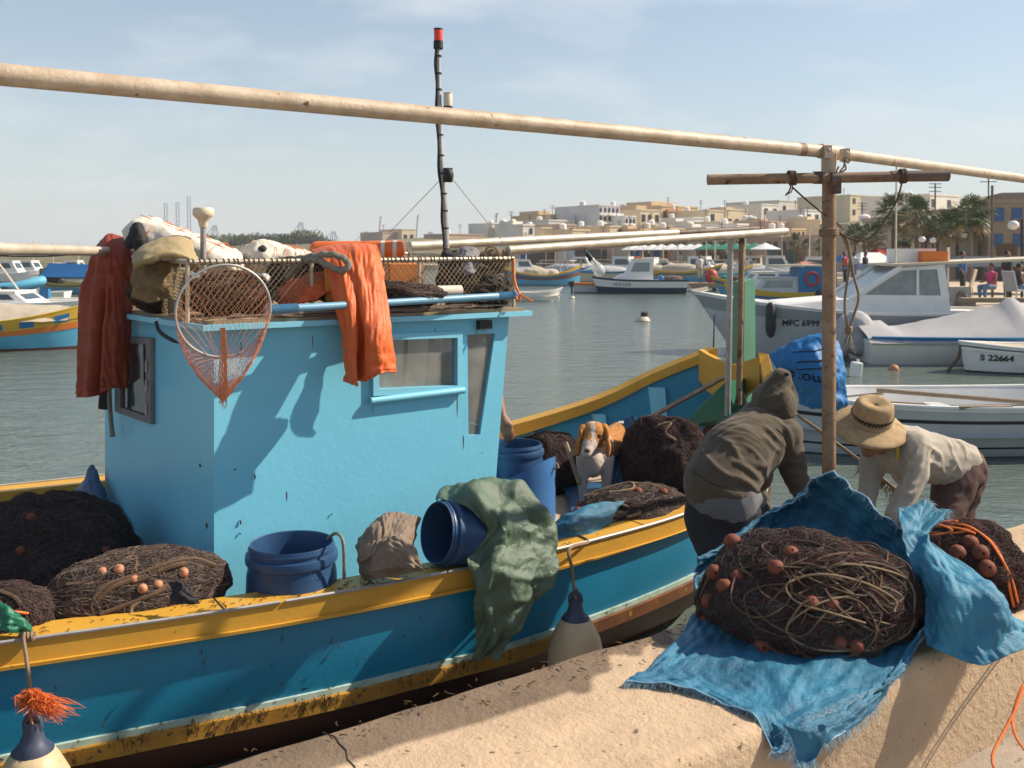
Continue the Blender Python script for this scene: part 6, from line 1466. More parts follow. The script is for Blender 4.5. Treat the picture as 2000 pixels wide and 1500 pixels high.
b = new_boat('pale blue inflatable boat at the left edge of the photo', 'inflatable boat', 'inflatable_boat')
mb = MB(); mb.tube([V((-2.2, -.75, .45)), V((0, -.78, .45)), V((1.5, -.65, .55)), V((2.3, -.2, .8)), V((2.4, 0, .85)), V((2.3, .2, .8)), V((1.5, .65, .55)), V((0, .78, .45)), V((-2.2, .75, .45))], .26, 10); mb.build('tube', M['b_sky'], b); MB().box((-.2, 0, .3), 4.0, 1.4, .14).build('floor', M['b_blue'], b, None); motor(b, -2.2, .5); place(b, -10, 52, .1)
b = new_boat('wooden boat under a bright blue canopy, left of the red oilskin', 'fishing boat', 'wooden_boat'); band_hull(b, 5.2, 1.9, .55, .4, .3, .3, LUZ)
mb = MB(); mb.hexa([V((-2.0, -.9, .95)), V((1.6, -.9, .95)), V((1.6, .9, .95)), V((-2.0, .9, .95))], [V((-2.0, -.03, 1.75)), V((1.6, -.03, 1.65)), V((1.6, .03, 1.65)), V((-2.0, .03, 1.75))]); mb.build('canopy', M['bag_blue'], b, None)
mb = MB(); mb.box((-1.98, 0, 1.0), .08, 1.5, .9); mb.build('canopy_end', M['b_dark'], b, None); place(b, 150, 56, -.35)
b = new_boat('small white dinghy with a dark engine, between the blue inflatable and the blue canopy boat', 'dinghy', 'dinghy'); band_hull(b, 3.4, 1.4, .45, .2, .05); motor(b, 1.2, .4); place(b, 60, 46, pi+.1)
b = new_boat('white launch with low cabin, far left under the pole', 'boat'); band_hull(b, 6, 2, .8, .4); cabin_box(b, -1.6, .9, 1.6, .8, 1.7, 'b_white', .5); place(b, 20, 74, .1)
# --- middle
b = new_boat('blue and yellow striped wooden boat with high curved bow, right of the wheelhouse rail', 'fishing boat', 'wooden_boat')
band_hull(b, 5.6, 1.9, .75, .75, .5, .25, ((0, .13, 'b_yellow', 'gunwale'), (.13, .30, 'b_blue', 'upper_plank'), (.30, .50, 'b_brown', 'strake'), (.50, .95, 'b_sky', 'hull'), (.95, 1.3, 'b_maroon', 'bottom')), rake=.03)
fuse('canvas_heap', [('e', V((-.5, 0, .85)), 1.1, .6, .45), ('e', V((.6, .1, .85)), .6, .5, .35), ('e', V((-1.6, 0, .8)), .5, .4, .3)], M['canvas'], b, .09, 2, .08, 2, 3)
MB().box((2.75, 0, 1.5), .14, .12, .6).build('stem_post', M['b_yellow'], b, None); place(b, 1060, 70, .05)
b = new_boat('low white dinghy just right of the wheelhouse roof', 'dinghy', 'dinghy'); band_hull(b, 3.2, 1.3, .42, .22, .05, .7, ((0, .2, 'b_white', 'gunwale'), (.2, .9, 'b_white', 'hull'), (.9, 1.3, 'b_grey', 'bottom')), deck=.5); place(b, 1035, 47, .12)
b = new_boat('small grey dinghy with black outboard at the stern of the white pilot boat', 'dinghy', 'dinghy'); band_hull(b, 2.6, 1.3, .55, .1, .02, .85, ((0, .2, 'b_orange', 'gunwale'), (.2, .92, 'b_grey', 'hull'), (.92, 1.3, 'b_dark', 'bottom'))); motor(b, -1.35, .35); place(b, 1163, 57, .05)
b = new_boat('white cabin boat with navy bottom and one framed side window, in mid harbour', 'motor boat', 'cabin_boat')
hb, sh, pt = band_hull(b, 5.4, 1.9, .78, .18, .0, .9, ((0, .10, 'b_navy', 'gunwale'), (.10, .55, 'b_white', 'hull'), (.55, 1.3, 'b_navy', 'bottom')), deck=.98, deckm='b_white', rake=.07)
c = cabin_box(b, -.75, 1.0, 1.3, .76, 1.95, 'b_white', .62, .02, 'b_hazy_pane')
MB().hexa([V((.6, -.65, .76)), V((1.6, -.5, .76)), V((1.6, .5, .76)), V((.6, .65, .76))], [V((.5, -.6, 1.2)), V((1.1, -.5, 1.08)), V((1.1, .5, 1.08)), V((.5, .6, 1.2))]).build('foredeck_hood', M['b_white'], b, None)
MB().box((.05, 0, 2.06), .38, .6, .13).build('life_raft', M['b_orange'], b, None)
mb = MB(); mb.plate([(-.30, .34), (.50, .34), (.18, 1.0), (-.12, 1.0)], [[(-.24, .40), (.40, .40), (.13, .94), (-.07, .94)]], V((-.05, .625, .86)), V((1, 0, 0)), V((0, -.06, 1)).normalized(), V((0, 1, 0)), .02); mb.build('window_frame', M['b_dark'], c, None)
MB().ball((-1.2, .55, .9), .17, .14, .16).build('blue_can', M['bag_blue'], b)
fuse('net_heap', [('e', V((-1.9, 0, .85)), .6, .5, .2)], M['net_brown'], b, .06, 1, .05, 4, 2)
MB().tube([V((-2.7, .3, .55)), V((-3.15, .1, .05))], .03, 5).build('stern_ladder', M['b_cream'], b)
place(b, 1248, 56, pi-.03)
lm = text_mesh('MFA 5276', .24)
me_o = link(lm, 'lettering', M['b_navy'], b, None); me_o.rotation_euler = (pi/2, 0, pi); me_o.location = (1.55, .93, .47)
# jetty with net heaps
jt = thing('jetty', 'low dark jetty behind the stern of the mid harbour cabin boat', 'jetty', (0, 0, 0))
mb = MB(); mb.box((0, 0, .35), 7.0, 2.2, .3); mb.build('platform', M['wood'], jt, None)
for x in (-3, -1, 1, 3): MB().box((x, -.9, -.1), .2, .2, .9).build('pile', M['b_dark'], jt, None)
place(jt, 1420, 60, .02)
tag(MB().ball((0, 0, 0), .42, .4, .46).build('round_buoy', M['b_red']), 'big dark red ball buoy standing on the jetty', 'buoy').location = V(((1389-HX)/F*60, 60, WATER+.9))
for x, m, lb_ in ((1418, 'b_green', 'green net heap on the jetty beside the red ball buoy'), (1434, 'net_brown', 'brown net heap on the jetty near the stanchions')):
    tag(fuse('net_heap', [('e', V((0, 0, .1)), .5, .4, .3), ('e', V((.3, 0, .05)), .3, .3, .2)], M[m], None, .06, 1, .06, 4, 2), lb_, 'fishing net').location = V(((x-HX)/F*60, 60, WATER+.55))
# --- right: wooden boats behind the pole
b = new_boat('blue and yellow wooden boat with grey cabin and red life ring, beside the rusty post', 'fishing boat', 'wooden_boat')
band_hull(b, 5.6, 1.9, .62, .35, .2, .4, ((0, .3, 'b_yellow', 'gunwale'), (.3, .92, 'b_blue', 'hull'), (.92, 1.3, 'b_maroon', 'bottom')), rake=.04)
MB().box((-1.0, 0, 1.15), 1.6, 1.5, 1.1).build('rear_cabin', M['b_blue'], b, None); cabin_box(b, -.2, 1.9, 1.4, .55, 1.25, 'b_grey', .7, 0, 'b_hazy_pane')
MB().tube([V((-.75+.27*cos(a), .78, 1.22+.27*sin(a))) for a in np.linspace(0, 2*pi, 21)[:-1]], .06, 8, closed=True).build('life_ring', M['b_red'], b); MB().box((-.3, 0, 1.78), 2.2, 1.4, .06).build('canopy', M['b_cream'], b, None)
MB().ball((-1.1, .9, .55), .28, .2, .22).build('fender', M['b_dark'], b); place(b, 1542, 42, pi-.02)
b = new_boat('wooden boat with yellow gunwale seen between the two stanchions and the green stem post', 'fishing boat', 'wooden_boat'); band_hull(b, 5, 1.8, .6, .5, .3, .3, LUZ); cabin_box(b, -1, .6, 1.3, .6, 1.3, 'b_white', .4); place(b, 1478, 52, pi+.1)
# --- white cruiser
b = new_boat('big white motor cruiser with slanted windscreen and black number on its bow', 'motor cruiser', 'motor_cruiser')
L_, bw = 9.2, 2.9
hb, sh, pt = band_hull(b, L_, bw, .98, .42, -.06, .86, ((0, .045, 'b_white', 'gunwale'), (.045, .27, 'b_shade', 'grey_band'), (.27, .62, 'b_grey', 'hull'), (.62, 1.02, 'b_grey', 'lower_hull'), (1.02, 1.3, 'b_dark', 'bottom')), deck=.97, deckm='b_white', rake=.10, flare=.62, n=40)
mb = MB(); cw = 1.05
prof = [(1.75, 1.02), (1.15, 1.29), (.12, 1.98), (-.80, 2.06), (-.94, .92)]
def side_plate(y, th):
    s = 1 if y > 0 else -1
    MBp = MB().plate([(-p[0], p[1]) for p in prof], [[(-.92, 1.38), (.72, 1.37), (.64, 1.95), (-.12, 1.92)]], V((0, y, 0)), V((-1, 0, 0)), Z_, V((0, s, 0)), th); return MBp
cab = side_plate(cw, .06).build('cabin', M['b_white'], b, None); side_plate(-cw, .06).build('cabin_side', M['b_white'], cab, None)
for y in (cw-.03, -cw+.03): MB().plate([(-.95, 1.36), (.74, 1.35), (.66, 1.97), (-.12, 1.94)], [], V((0, y, 0)), V((-1, 0, 0)), Z_, V((0, 1, 0)), .01).build('side_window', M['b_hazy_pane'], cab, None)
MB().box((-.22, cw, 1.66), .05, .075, .58).build('window_post', M['b_white'], cab, None)
mb = MB(); mb.hexa([V((1.15, -cw, 1.26)), V((1.20, -cw, 1.30)), V((1.20, cw, 1.30)), V((1.15, cw, 1.26))], [V((.08, -cw, 1.97)), V((.13, -cw, 2.0)), V((.13, cw, 2.0)), V((.08, cw, 1.97))]); mb.build('windscreen', M['b_hazy_pane'], cab, None)
for y in (-cw, cw): MB().tube([V((1.22, y, 1.28)), V((.13, y, 2.0))], .06, 6).build('windscreen_frame', M['b_white'], cab)
mb = MB(); mb.hexa([V((2.9, -.8, 1.1)), V((1.1, -cw, 1.0)), V((1.1, cw, 1.0)), V((2.9, .8, 1.1))][::-1], [V((2.7, -.7, 1.18)), V((1.1, -cw, 1.30)), V((1.1, cw, 1.30)), V((2.7, .7, 1.18))][::-1]); mb.build('fore_cabin', M['b_white'], b, None)
mb = MB(); mb.hexa([V((.30, -cw-.07, 2.02)), V((-4.2, -cw-.07, 2.20)), V((-4.2, cw+.07, 2.20)), V((.30, cw+.07, 2.02))][::-1], [V((.30, -cw-.07, 2.07)), V((-4.2, -cw-.07, 2.26)), V((-4.2, cw+.07, 2.26)), V((.30, cw+.07, 2.07))][::-1]); mb.build('canopy_roof', M['b_cream'], b, None)
MB().box((-.42, -.1, 2.25), .85, .9, .32).build('roof_locker', M['b_white'], b, None); bx_ = MB().box((-.72, .42, 2.22), .55, .5, .26).build('orange_raft', M['b_orange'], b, None); MB().box((-1.08, .45, 2.27), .05, .05, .34).build('roof_post', M['b_white'], b, None)
for y in (-cw, cw): MB().tube([V((-3.9, y, .9)), V((-3.9, y, 2.2))], .025, 6).build('canopy_post', M['b_cream'], b)
MB().tube([V((.12, .6, 2.05)), V((.10, .6, 4.4))], .02, 6).build('whip_aerial', M['b_cream'], b)
MB().tube([pt(.995, .05, 0), pt(.93, 0, 0)+V((.35, 0, .05)), pt(.9, 0, 0)+V((.1, 0, .15))], .05, 6).build('bow_roller', M['b_cream'], b)
f = MB().lathe([(.04, .0), (.10, -.08), (.115, -.3), (.115, -.6), (.08, -.75), (.01, -.8)], 14, Matrix.Translation(pt(.645, 0, 1)+V((0, .10, .05)))).build('hanging_fender', M['b_dark'], b)
for dz in (0, .25): MB().tube([pt(.93, .35, 1)+V((.1, 0, 0)), V((4.35, 1.9+dz, -.55))], .012, 5).build('mooring_line', M['b_dark'], b)
CB = b; CRZ = pi-.10
place(b, 1745, 22.6, CRZ); 
def hull_letters(txt, size, t0, f, b_, pt_, th=.012):
    me = text_mesh(txt, size, th, size*.022); p0 = pt_(t0, f, 1)
    for v in me.vertices:
        x = p0.x-v.co.x; ts = np.linspace(-1, 1, 81); best = min(ts, key=lambda t: abs(pt_(t, f, 1).x-x)); q = pt_(best, f, 1)
        qz = pt_(best, max(0, f-(v.co.y)/1.1), 1); v.co = V((x, qz.y+.022+v.co.z, p0.z+v.co.y))
    me.materials.clear(); return link(me, 'lettering', M['b_dark'], b_, None)
hull_letters('MFC 6999', .185, .605, .40, b, pt).location = (0, 0, 0)
# --- boats in front of it on the right
b = new_boat('white boat under a grey tarpaulin peaked like a tent, right of the rusty post', 'boat', 'covered_boat')
hb, sh, pt = band_hull(b, 5.2, 1.9, .56, .1, .02, .92, ((0, .10, 'b_blue', 'gunwale'), (.10, .96, 'b_white', 'hull'), (.96, 1.3, 'b_grey', 'bottom')), rake=.02)
rows = []
for i, x in enumerate(np.linspace(-2.68, 2.3, 34)):
    pk = .18+.50*math.exp(-((x-.70-.0)/.16)**2)*.25+.52*max(0, 1-abs(x-.75)/2.6)**1.1+(.12 if x < -2.0 else 0)
    rows.append([V((x, y*1.02*.95*(1 if x < 1.6 else .8), .57+pk*(1-abs(y)**1.15)-.10*abs(y)**8+.02*noise.noise((x*4, y*4, 2)))) for y in np.linspace(-1, 1, 17)])
MB().grid(rows).build('tarpaulin', M['canvas_grey'], b)
mb = MB(); mb.tube([V((.75, 0, .5)), V((.75, 0, 1.28))], .03, 6); mb.build('tarp_pole', M['b_white'], b)
fuse('covered_motor', [('c', V((-2.75, 0, .72)), .30, V((-3.05, 0, .25)), .24), ('c', V((-2.6, 0, .75)), .34, V((-2.5, 0, .5)), .4)], M['canvas_grey'], b, .05, 3, .03, 5, 2)
place(b, 1908, 20.8, .02)
b = new_boat('white clinker dinghy with small black number, at the right edge of the photo', 'dinghy', 'dinghy')
hb, sh, pt = band_hull(b, 4.2, 1.6, .46, .12, .05, .8, ((0, .09, 'b_white', 'gunwale'), (.09, .14, 'b_navy', 'rail_line'), (.14, .36, 'b_white', 'plank'), (.36, .62, 'b_white', 'hull'), (.62, .94, 'b_white', 'lower_plank'), (.94, 1.3, 'b_dark', 'bottom')), rake=.03)
hull_letters('S 22664', .155, .88, .55, b, pt); MB().tube([pt(.99, .1, 0), pt(.99, .5, 0)+V((.08, 0, 0)), V((2.35, 0, -.02))], .03, 5).build('bow_rope', M['rope'], b); place(b, 2080, 19.0, pi+.03)
b = new_boat('long grey rowing boat with black lines, behind the two bending men', 'rowing boat', 'rowing_boat')
hb, sh, pt = band_hull(b, 5.6, 1.75, .58, .12, .08, .55, ((0, .07, 'b_white', 'gunwale'), (.07, .24, 'b_grey', 'upper_plank'), (.24, .31, 'b_dark', 'black_line'), (.31, .78, 'b_grey', 'hull'), (.78, .82, 'b_dark', 'lower_line'), (.82, .98, 'b_grey', 'lower_plank'), (.98, 1.3, 'b_dark', 'bottom')), deck=.45, deckm='b_grey', rake=.05)
for x in (-1.4, .2, 1.5): MB().box((x, 0, .40), .22, 1.45, .04).build('thwart', M['b_grey'], b, None)
for x in (.35, 1.65): mb = MB(); mb.box((x, .78 if x > 1 else .84, .60), .6, .08, .035); mb.build('oarlock_block', M['wood'], b, None)
MB().tube(curve([V((1.8, .2, .62)), V((1.3, .4, .7)), V((1.6, .6, .66)), V((1.0, .78, .63))], 20), .01, 5).build('rope', M['rope_tan'], b)
MB().tube([V((.9, -.7, .58)), V((-1.4, .45, .5))], .028, 8).build('oar', M['wood'], b)
place(b, 1905, 11.6, pi+.05)
# --- buoys
def buoy(label, x, y, D, r_, m, sc=(1, 1, .8), top=None):
    t = thing('mooring_buoy', label, 'buoy', on_water(x, D)); q = on_water(x, D)
    MB().lathe([(.01, -.5*r_), (r_*.8, -.35*r_), (r_, .1*r_), (r_*.8, .6*r_), (r_*.4, .85*r_), (.01, .9*r_)], 14, Matrix.Translation(q) @ Matrix.Diagonal((*sc, 1))).build('buoy_body', M[m], t)
    MB().tube([q+V((0, 0, r_*.6)), q+V((.02, 0, r_*1.1))], r_*.12, 6).build('ring', M['b_dark'], t)
    return t, q
t, q = buoy('off white buoy with a brown lump on top, floating alone in mid water', 1255, 622, 33, .25, 'b_cream', (1.05, .9, .8)); fuse('weed_lump', [('e', q+V((.06, 0, .24)), .14, .12, .09), ('e', q+V((.14, 0, .28)), .07, .06, .06)], M['net_brown'], t, .03, 2)
buoy('tan buoy right of the low white dinghy', 1117, 583, 50, .16, 'b_cream'); buoy('tiny pale buoy between the dinghy and the tan buoy', 1090, 583, 51, .09, 'b_cream')
buoy('small pink buoy floating right of the white can', 1746, 720, 19.2, .10, 'float_pale', (1, 1, 1.2))
jq = on_water(1672, 18.2); jg = thing('plastic_can', 'white plastic can floating upright right of the rusty post', 'can', jq)
mb = MB(); mb.box(jq+V((0, 0, .12)), .20, .14, .30, Matrix.Rotation(.12, 3, 'Y')); o = mb.build('can_body', M['b_white'], jg, None); bv = o.modifiers.new('b', 'BEVEL'); bv.width = .03; bv.segments = 3
MB().tube([jq+V((.03, 0, .27)), jq+V((.035, 0, .32))], .03, 8).build('cap', M['b_white'], jg)
# --- rows of small boats moored below the waterfront
ORD = ['first', 'second', 'third', 'fourth', 'fifth', 'sixth', 'seventh', 'eighth', 'ninth', 'tenth', 'eleventh', 'twelfth', 'thirteenth', 'fourteenth', 'fifteenth', 'sixteenth', 'seventeenth', 'eighteenth', 'nineteenth', 'twentieth', 'twenty-first', 'twenty-second']
protos = []
for k in range(4):
    p = new_boat('proto', 'boat', 'moored_boat', 'boats moored in the row below the waterfront')
    if k == 0: band_hull(p, 5.4, 1.9, .7, .5, .3, .3, LUZ, n=12); fuse('canvas_heap', [('e', V((0, 0, .75)), 1.6, .7, .5)], M['canvas'], p, .12, 2, .06, 2, 2)
    if k == 1: band_hull(p, 5.4, 1.9, .75, .3, .05, .8, n=12); cabin_box(p, -.9, 1.0, 1.4, .7, 1.7, 'b_white', .6)
    if k in (1, 2): MB().tube([V((.3, 0, .6)), V((.25, 0, 3.6))], .035, 5).build('mast', M['b_cream'], p)
    if k == 2: band_hull(p, 4.8, 1.7, .6, .3, .05, .8, ((0, .2, 'b_sky', 'gunwale'), (.2, .9, 'b_white', 'hull'), (.9, 1.3, 'b_blue', 'bottom')), n=12); MB().box((-.2, 0, 1.45), 2.2, 1.3, .06).build('sun_canopy', M['canvas'], p, None); MB().tube([V((.7, -.55, .5)), V((.7, -.55, 1.45))], .03, 5).build('canopy_post', M['b_white'], p); MB().tube([V((-1.2, -.55, .5)), V((-1.2, -.55, 1.45))], .03, 5).build('canopy_post', M['b_white'], p)
    if k == 3: band_hull(p, 5.0, 1.8, .7, .3, .1, .7, ((0, .15, 'b_blue', 'gunwale'), (.15, .9, 'b_cream', 'hull'), (.9, 1.3, 'b_green', 'bottom')), n=12); fuse('grey_cover', [('e', V((0, 0, .72)), 1.8, .75, .4)], M['canvas_grey'], p, .12, 2, .05, 2, 2)
    protos.append(p)
KN = ['striped wooden boat with tan cover', 'white cabin boat', 'white and light blue boat with sun canopy', 'cream boat with grey cover']
r = random.Random(77)
xs = [1022, 1048, 1078, 1105, 1140, 1168, 1192, 1222, 1262, 1290, 1318, 1345, 1372, 1398, 1430, 1462, 1492, 1520, 1560, 1590]
used = set()
xs += [1030, 1095, 1135, 1185, 1275, 1300, 1330, 1360, 1405, 1450, 1510, 1535]
ORD += ['twenty-third', 'twenty-fourth', 'twenty-fifth', 'twenty-sixth', 'twenty-seventh', 'twenty-eighth', 'twenty-ninth', 'thirtieth', 'thirty-first', 'thirty-second']
xs.sort()
for i, x in enumerate(xs):
    k = r.choice([0, 1, 1, 2, 3]); D = r.choice([78, 90, 100])+r.uniform(-3, 5)-(10 if x > 1500 else 0)
    lab = KN[k]+', '+ORD[i]+' from left in the far row'
    loc = V(((x-HX)/F*D, D, WATER))
    rz = r.choice([0, pi])+r.uniform(-.5, .5)
    if k in used: clone(protos[k], loc, lab, rz, r.uniform(1.0, 1.25))
    else: protos[k].location = loc; protos[k].rotation_euler = (0, 0, rz); protos[k]['label'] = lab; used.add(k)
for k in range(4):
    if k not in used: 
        protos[k].location = on_water(1205+k*30, 100); protos[k]['label'] = KN[k]+', farthest of its kind in the far row'
xs2 = [(60, 88), (100, 95), (148, 90), (15, 100), (470, 110), (520, 118), (690, 112), (900, 105), (960, 98)]
for i, (x, D) in enumerate(xs2):
    k = [1, 2, 1, 3, 1, 3, 1, 2, 0][i]
    clone(protos[k], on_water(x, D), KN[k]+', '+ORD[i]+' from left off the headland', r.choice([0, pi])+r.uniform(-.4, .4), .95, 'boats moored off the headland')

# ================================================================ land
C('stone', (.36, .26, .17), .9, col2=(.27, .19, .12), scale=.25, mix=.8, spots=(.10, .07, .05), sscale=.9, sthr=.64); C('paving', (.52, .42, .30), .9, col2=(.40, .31, .22), scale=.4, mix=.7); C('scrub', (.20, .16, .09), 1, col2=(.10, .10, .05), scale=.08, mix=.9); C('quay_stone', (.30, .22, .15), .9, col2=(.18, .13, .09), scale=.6, mix=.8)
edge = [(24, 18), (17, 22), (15.4, 26), (14.6, 33), (16, 45), (20, 66), (24, 88), (20, 108), (8, 122), (-6, 134), (-30, 150), (-60, 190), (-92, 240)]
E = curve([V((x, y, 0)) for x, y in edge], 60)
mb = MB(); mb.grid([[V((p.x, p.y, WATER-1)), V((p.x, p.y, -.25)), V((p.x, p.y, -.05)), V((p.x+9, p.y+14, -.04)), V((p.x+420, p.y+420, -.03))] for p in E]); structure(mb.build('promenade', M['paving'], smooth=None))
# hill behind the town
mb = MB(); rows = []
for i in range(41):
    row = []
    for j in range(14):
        X = -150+i*10; Y = 150+j*16
        h = max(0, (X+70)/190)*16*(1-math.exp(-j/4.0))+2.5*noise.noise((X*.02, Y*.02, 0))*min(1, j/3)+ (2 if j > 0 else -2)
        row.append(V((X, Y, h)))
    rows.append(row)
mb.grid(rows); structure(mb.build('hill', M['scrub']))
mb = MB(); rows = []
for i in range(50):
    X = -330+i*7; rows.append([V((X, 250, -1.2)), V((X, 256, .6)), V((X, 268, 1.2+1.6*abs(noise.noise((X*.05, 2, 0))))), V((X, 330, 3+2*noise.noise((X*.03, 0, 0)))), V((X, 520, 4))])
mb.grid(rows); structure(mb.build('headland', M['scrub']))
mb = MB(); r = random.Random(9)
for i in range(120):
    X = -130+i*.95; mb.ball((X, 232+r.uniform(-2, 2), WATER+.5+r.uniform(-.3, 1.0)), r.uniform(.8, 1.7), r.uniform(.8, 1.6), r.uniform(.5, 1.2), 7, 5)
mb.box((-75, 236, WATER+.9), 112, 4, 2.0)
tag(mb.build('breakwater', C('rock', (.46, .41, .34), .9, col2=(.32, .28, .23), scale=.5, mix=.8), smooth=None), 'pale rock breakwater along the left horizon', 'breakwater')
# --- houses
HC = {}
def hm_(c):
    k = 'wall_%s' % c
    cols = {'cream': (.70, .57, .38), 'tan': (.62, .45, .27), 'brown': (.42, .29, .19), 'white': (.78, .75, .70), 'pale': (.74, .69, .61), 'grey': (.60, .58, .57), 'terracotta': (.50, .24, .12), 'ochre': (.55, .37, .17), 'dun': (.30, .235, .175), 'rose': (.55, .39, .30), 'stone': (.52, .39, .27)}
    if k not in M: M[k] = mat(k, cols[c], .9, tuple(a*.75 for a in cols[c]), .3, .7, .2, 3, spots=tuple(a*.5 for a in cols[c]), sscale=.7, sthr=.68, swidth=.08)
    return M[k]
C('pane_dark', (.035, .04, .05), .25); C('shutter_blue', (.02, .09, .22), .5); C('shutter_brown', (.10, .05, .03), .6); C('shutter_green', (.03, .10, .08), .6)
wmesh = {}
def winmesh(m):
    if m not in wmesh:
        mb = MB().box((0, 0, 0), 1, .12, 1); me = mb.mesh('window'); me.materials.append(M[m]); fix_normals(me); wmesh[m] = me
    return wmesh[m]
hr_ = random.Random(31)
def house(label, x0, x1, yt, yb, D, col, nx=3, ny=2, wm='pane_dark', depth=9, ww=.9, wh_=1.2, parapet=True, rot=None, dome=None, name='town_house', group=None, doors=False, balcony=False, tower=None):
    w = (x1-x0)/F*D; zt = EYE+(HY-yt)/F*D; zb = EYE+(HY-yb)/F*D; xc = ((x0+x1)/2-HX)/F*D
    t = thing(name, label, 'house' if name == 'town_house' else 'building', (0, 0, 0), group); h = zt-zb
    mb = MB(); mb.box((0, depth/2, h/2), w, depth, h); mb.build('wall', hm_(col), t, None)
    if parapet:
        mb = MB(); mb.box((0, .05, h+.12), w+.16, .3, .24); mb.box((w/2-.1, depth/2+.11, h+.12), .36, depth-.2, .24); mb.box((-w/2+.1, depth/2+.11, h+.12), .36, depth-.2, .24); mb.build('parapet', hm_(col), t, None)
    if tower:
        f, tw_, th_ = tower[:3]; MB().box((w*f, depth*.6, h+th_/2+.002), tw_, depth*.5, th_).build('roof_room', hm_(tower[3] if len(tower) > 3 else col), t, None)
    for j in range(ny):
        for i in range(nx):
            if hr_.random() < .12 and nx*ny > 3: continue
            o = bpy.data.objects.new('window', winmesh(wm if hr_.random() < .7 else 'pane_dark')); COL.objects.link(o); o.parent = t
            o.location = (-w/2+w*(i+.5)/nx+hr_.uniform(-.1, .1), -.02, h*(j+.55)/ny); o.scale = (min(ww, w/nx*.5), 1, min(wh_, h/ny*.5))
            if balcony and j > 0 and i % 2 == 0: MB().box((o.location.x, -.45, o.location.z-.75), ww*1.6, .8, .35).build('balcony', hm_('white'), t, None)
    if doors:
        for i in range(doors):
            o = bpy.data.objects.new('door', winmesh(['shutter_blue', 'shutter_brown', 'shutter_green'][hr_.randrange(3)])); COL.objects.link(o); o.parent = t
            o.location = (-w/2+w*(i+.5)/doors+.3, -.03, 1.1); o.scale = (1.1, 1, 2.2)
    for q in range(hr_.choice([0, 1, 1, 2])):
        tx = hr_.uniform(-.4, .4)*w; ty = hr_.uniform(.3, .8)*depth
        MB().lathe([(.5, 0), (.5, .9), (.3, 1.05), (.01, 1.1)], 10, Matrix.Translation((tx, ty, h+.003))).build('water_tank', hm_('white'), t)
    if hr_.random() < .6:
        tx = hr_.uniform(-.4, .4)*w; mb = MB(); mb.tube([V((tx, depth*.5, h)), V((tx, depth*.5, h+2.2))], .05, 4)
        for zz_ in (1.6, 1.9, 2.15): mb.tube([V((tx-.5, depth*.5, h+zz_)), V((tx+.5, depth*.5, h+zz_))], .035, 4)
        mb.build('aerial', M['b_dark'], t)
    if rot is None: rot = .62 if yb < 500 else .2
    t.location = (xc, D, zb); t.rotation_euler = (0, 0, rot)
    return t
house('two tone pale block with curved top alone on the headland left of the mast', 745, 783, 455, 480, 240, 'rose', 0, 0, depth=12, name='building')
house('cream block right of the rose block on the headland left of the mast', 783, 813, 449, 480, 240, 'cream', 2, 1, depth=12, name='building')
house('long low brown wall like building right of the mast', 868, 952, 459, 490, 190, 'rose', 4, 1)
house('small white house above the long brown one, right of the mast', 957, 1012, 438, 470, 200, 'white', 2, 1)
house('low cream house left of the stepped brown block', 1004, 1060, 446, 490, 170, 'cream', 3, 2)
house('white fronted house in front of the stepped brown block', 1064, 1130, 432, 480, 165, 'pale', 3, 1)
house('stepped brown block with roof room left of the grey modern block', 1066, 1162, 422, 470, 175, 'tan', 5, 2, tower=(-.30, 2.6, 1.0), depth=12)
house('grey modern block with window row and balconies', 1163, 1217, 403, 470, 165, 'grey', 5, 4, balcony=True, depth=12)
house('white balconied flats right of the grey modern block', 1217, 1246, 424, 475, 163, 'white', 3, 3)
house('hazy white house behind the balconied flats', 1217, 1240, 402, 440, 200, 'white', 2, 1)
house('cream house with brown top left of the big tan building', 1244, 1296, 412, 475, 168, 'cream', 3, 2, tower=(.2, 2.4, 1.1, 'tan'))
house('big tan building on the skyline with a terracotta centre panel', 1278, 1378, 405, 470, 180, 'tan', 6, 2, wm='pane_dark', depth=14, name='building', tower=(.07, 6.4, 1.25))
house('terracotta front with tall arched windows below the skyline building', 1300, 1336, 409, 460, 178.5, 'terracotta', 2, 2, depth=1.2, ww=1.1, wh_=1.8, parapet=False)
house('white house low in front of the terracotta front', 1349, 1386, 427, 465, 165, 'white', 2, 1)
house('yellow cream house right of the big tan building', 1378, 1420, 413, 465, 172, 'cream', 2, 2)
house('wide cream house under the left end of the rusty crossbar', 1408, 1470, 411, 462, 182, 'cream', 3, 1, tower=(.3, 2.0, .8, 'tan'))
house('pale tall house right of the wide cream one', 1478, 1532, 401, 455, 190, 'pale', 2, 2)
house('very long pale building on the hill behind the rusty post', 1484, 1700, 396, 455, 230, 'pale', 7, 2, depth=16, name='building')
house('long cream upper block right of the rusty post on the hill', 1636, 1762, 384, 450, 215, 'cream', 5, 3, depth=14, name='building')
house('small white house in front of the long pale building left of the rusty post', 1563, 1612, 412, 470, 180, 'white', 2, 2)
house('pale grey block above the palms at right', 1792, 1900, 383, 450, 150, 'pale', 4, 2, depth=12, name='building')
house('rose house below the long pale building', 1500, 1610, 437, 480, 150, 'rose', 4, 1)
fx = [1012, 1062, 1118, 1170, 1224, 1290, 1352, 1418, 1490, 1556, 1620, 1690]
cols = ['rose', 'stone', 'grey', 'stone', 'rose', 'brown', 'stone', 'rose', 'brown', 'stone', 'rose']
wn = ['rose', 'sandy', 'grey', 'sandy', 'rose', 'dark brown', 'sandy', 'rose', 'dark brown', 'sandy', 'rose']
tops = [486, 480, 484, 474, 470, 472, 466, 468, 466, 470, 462]
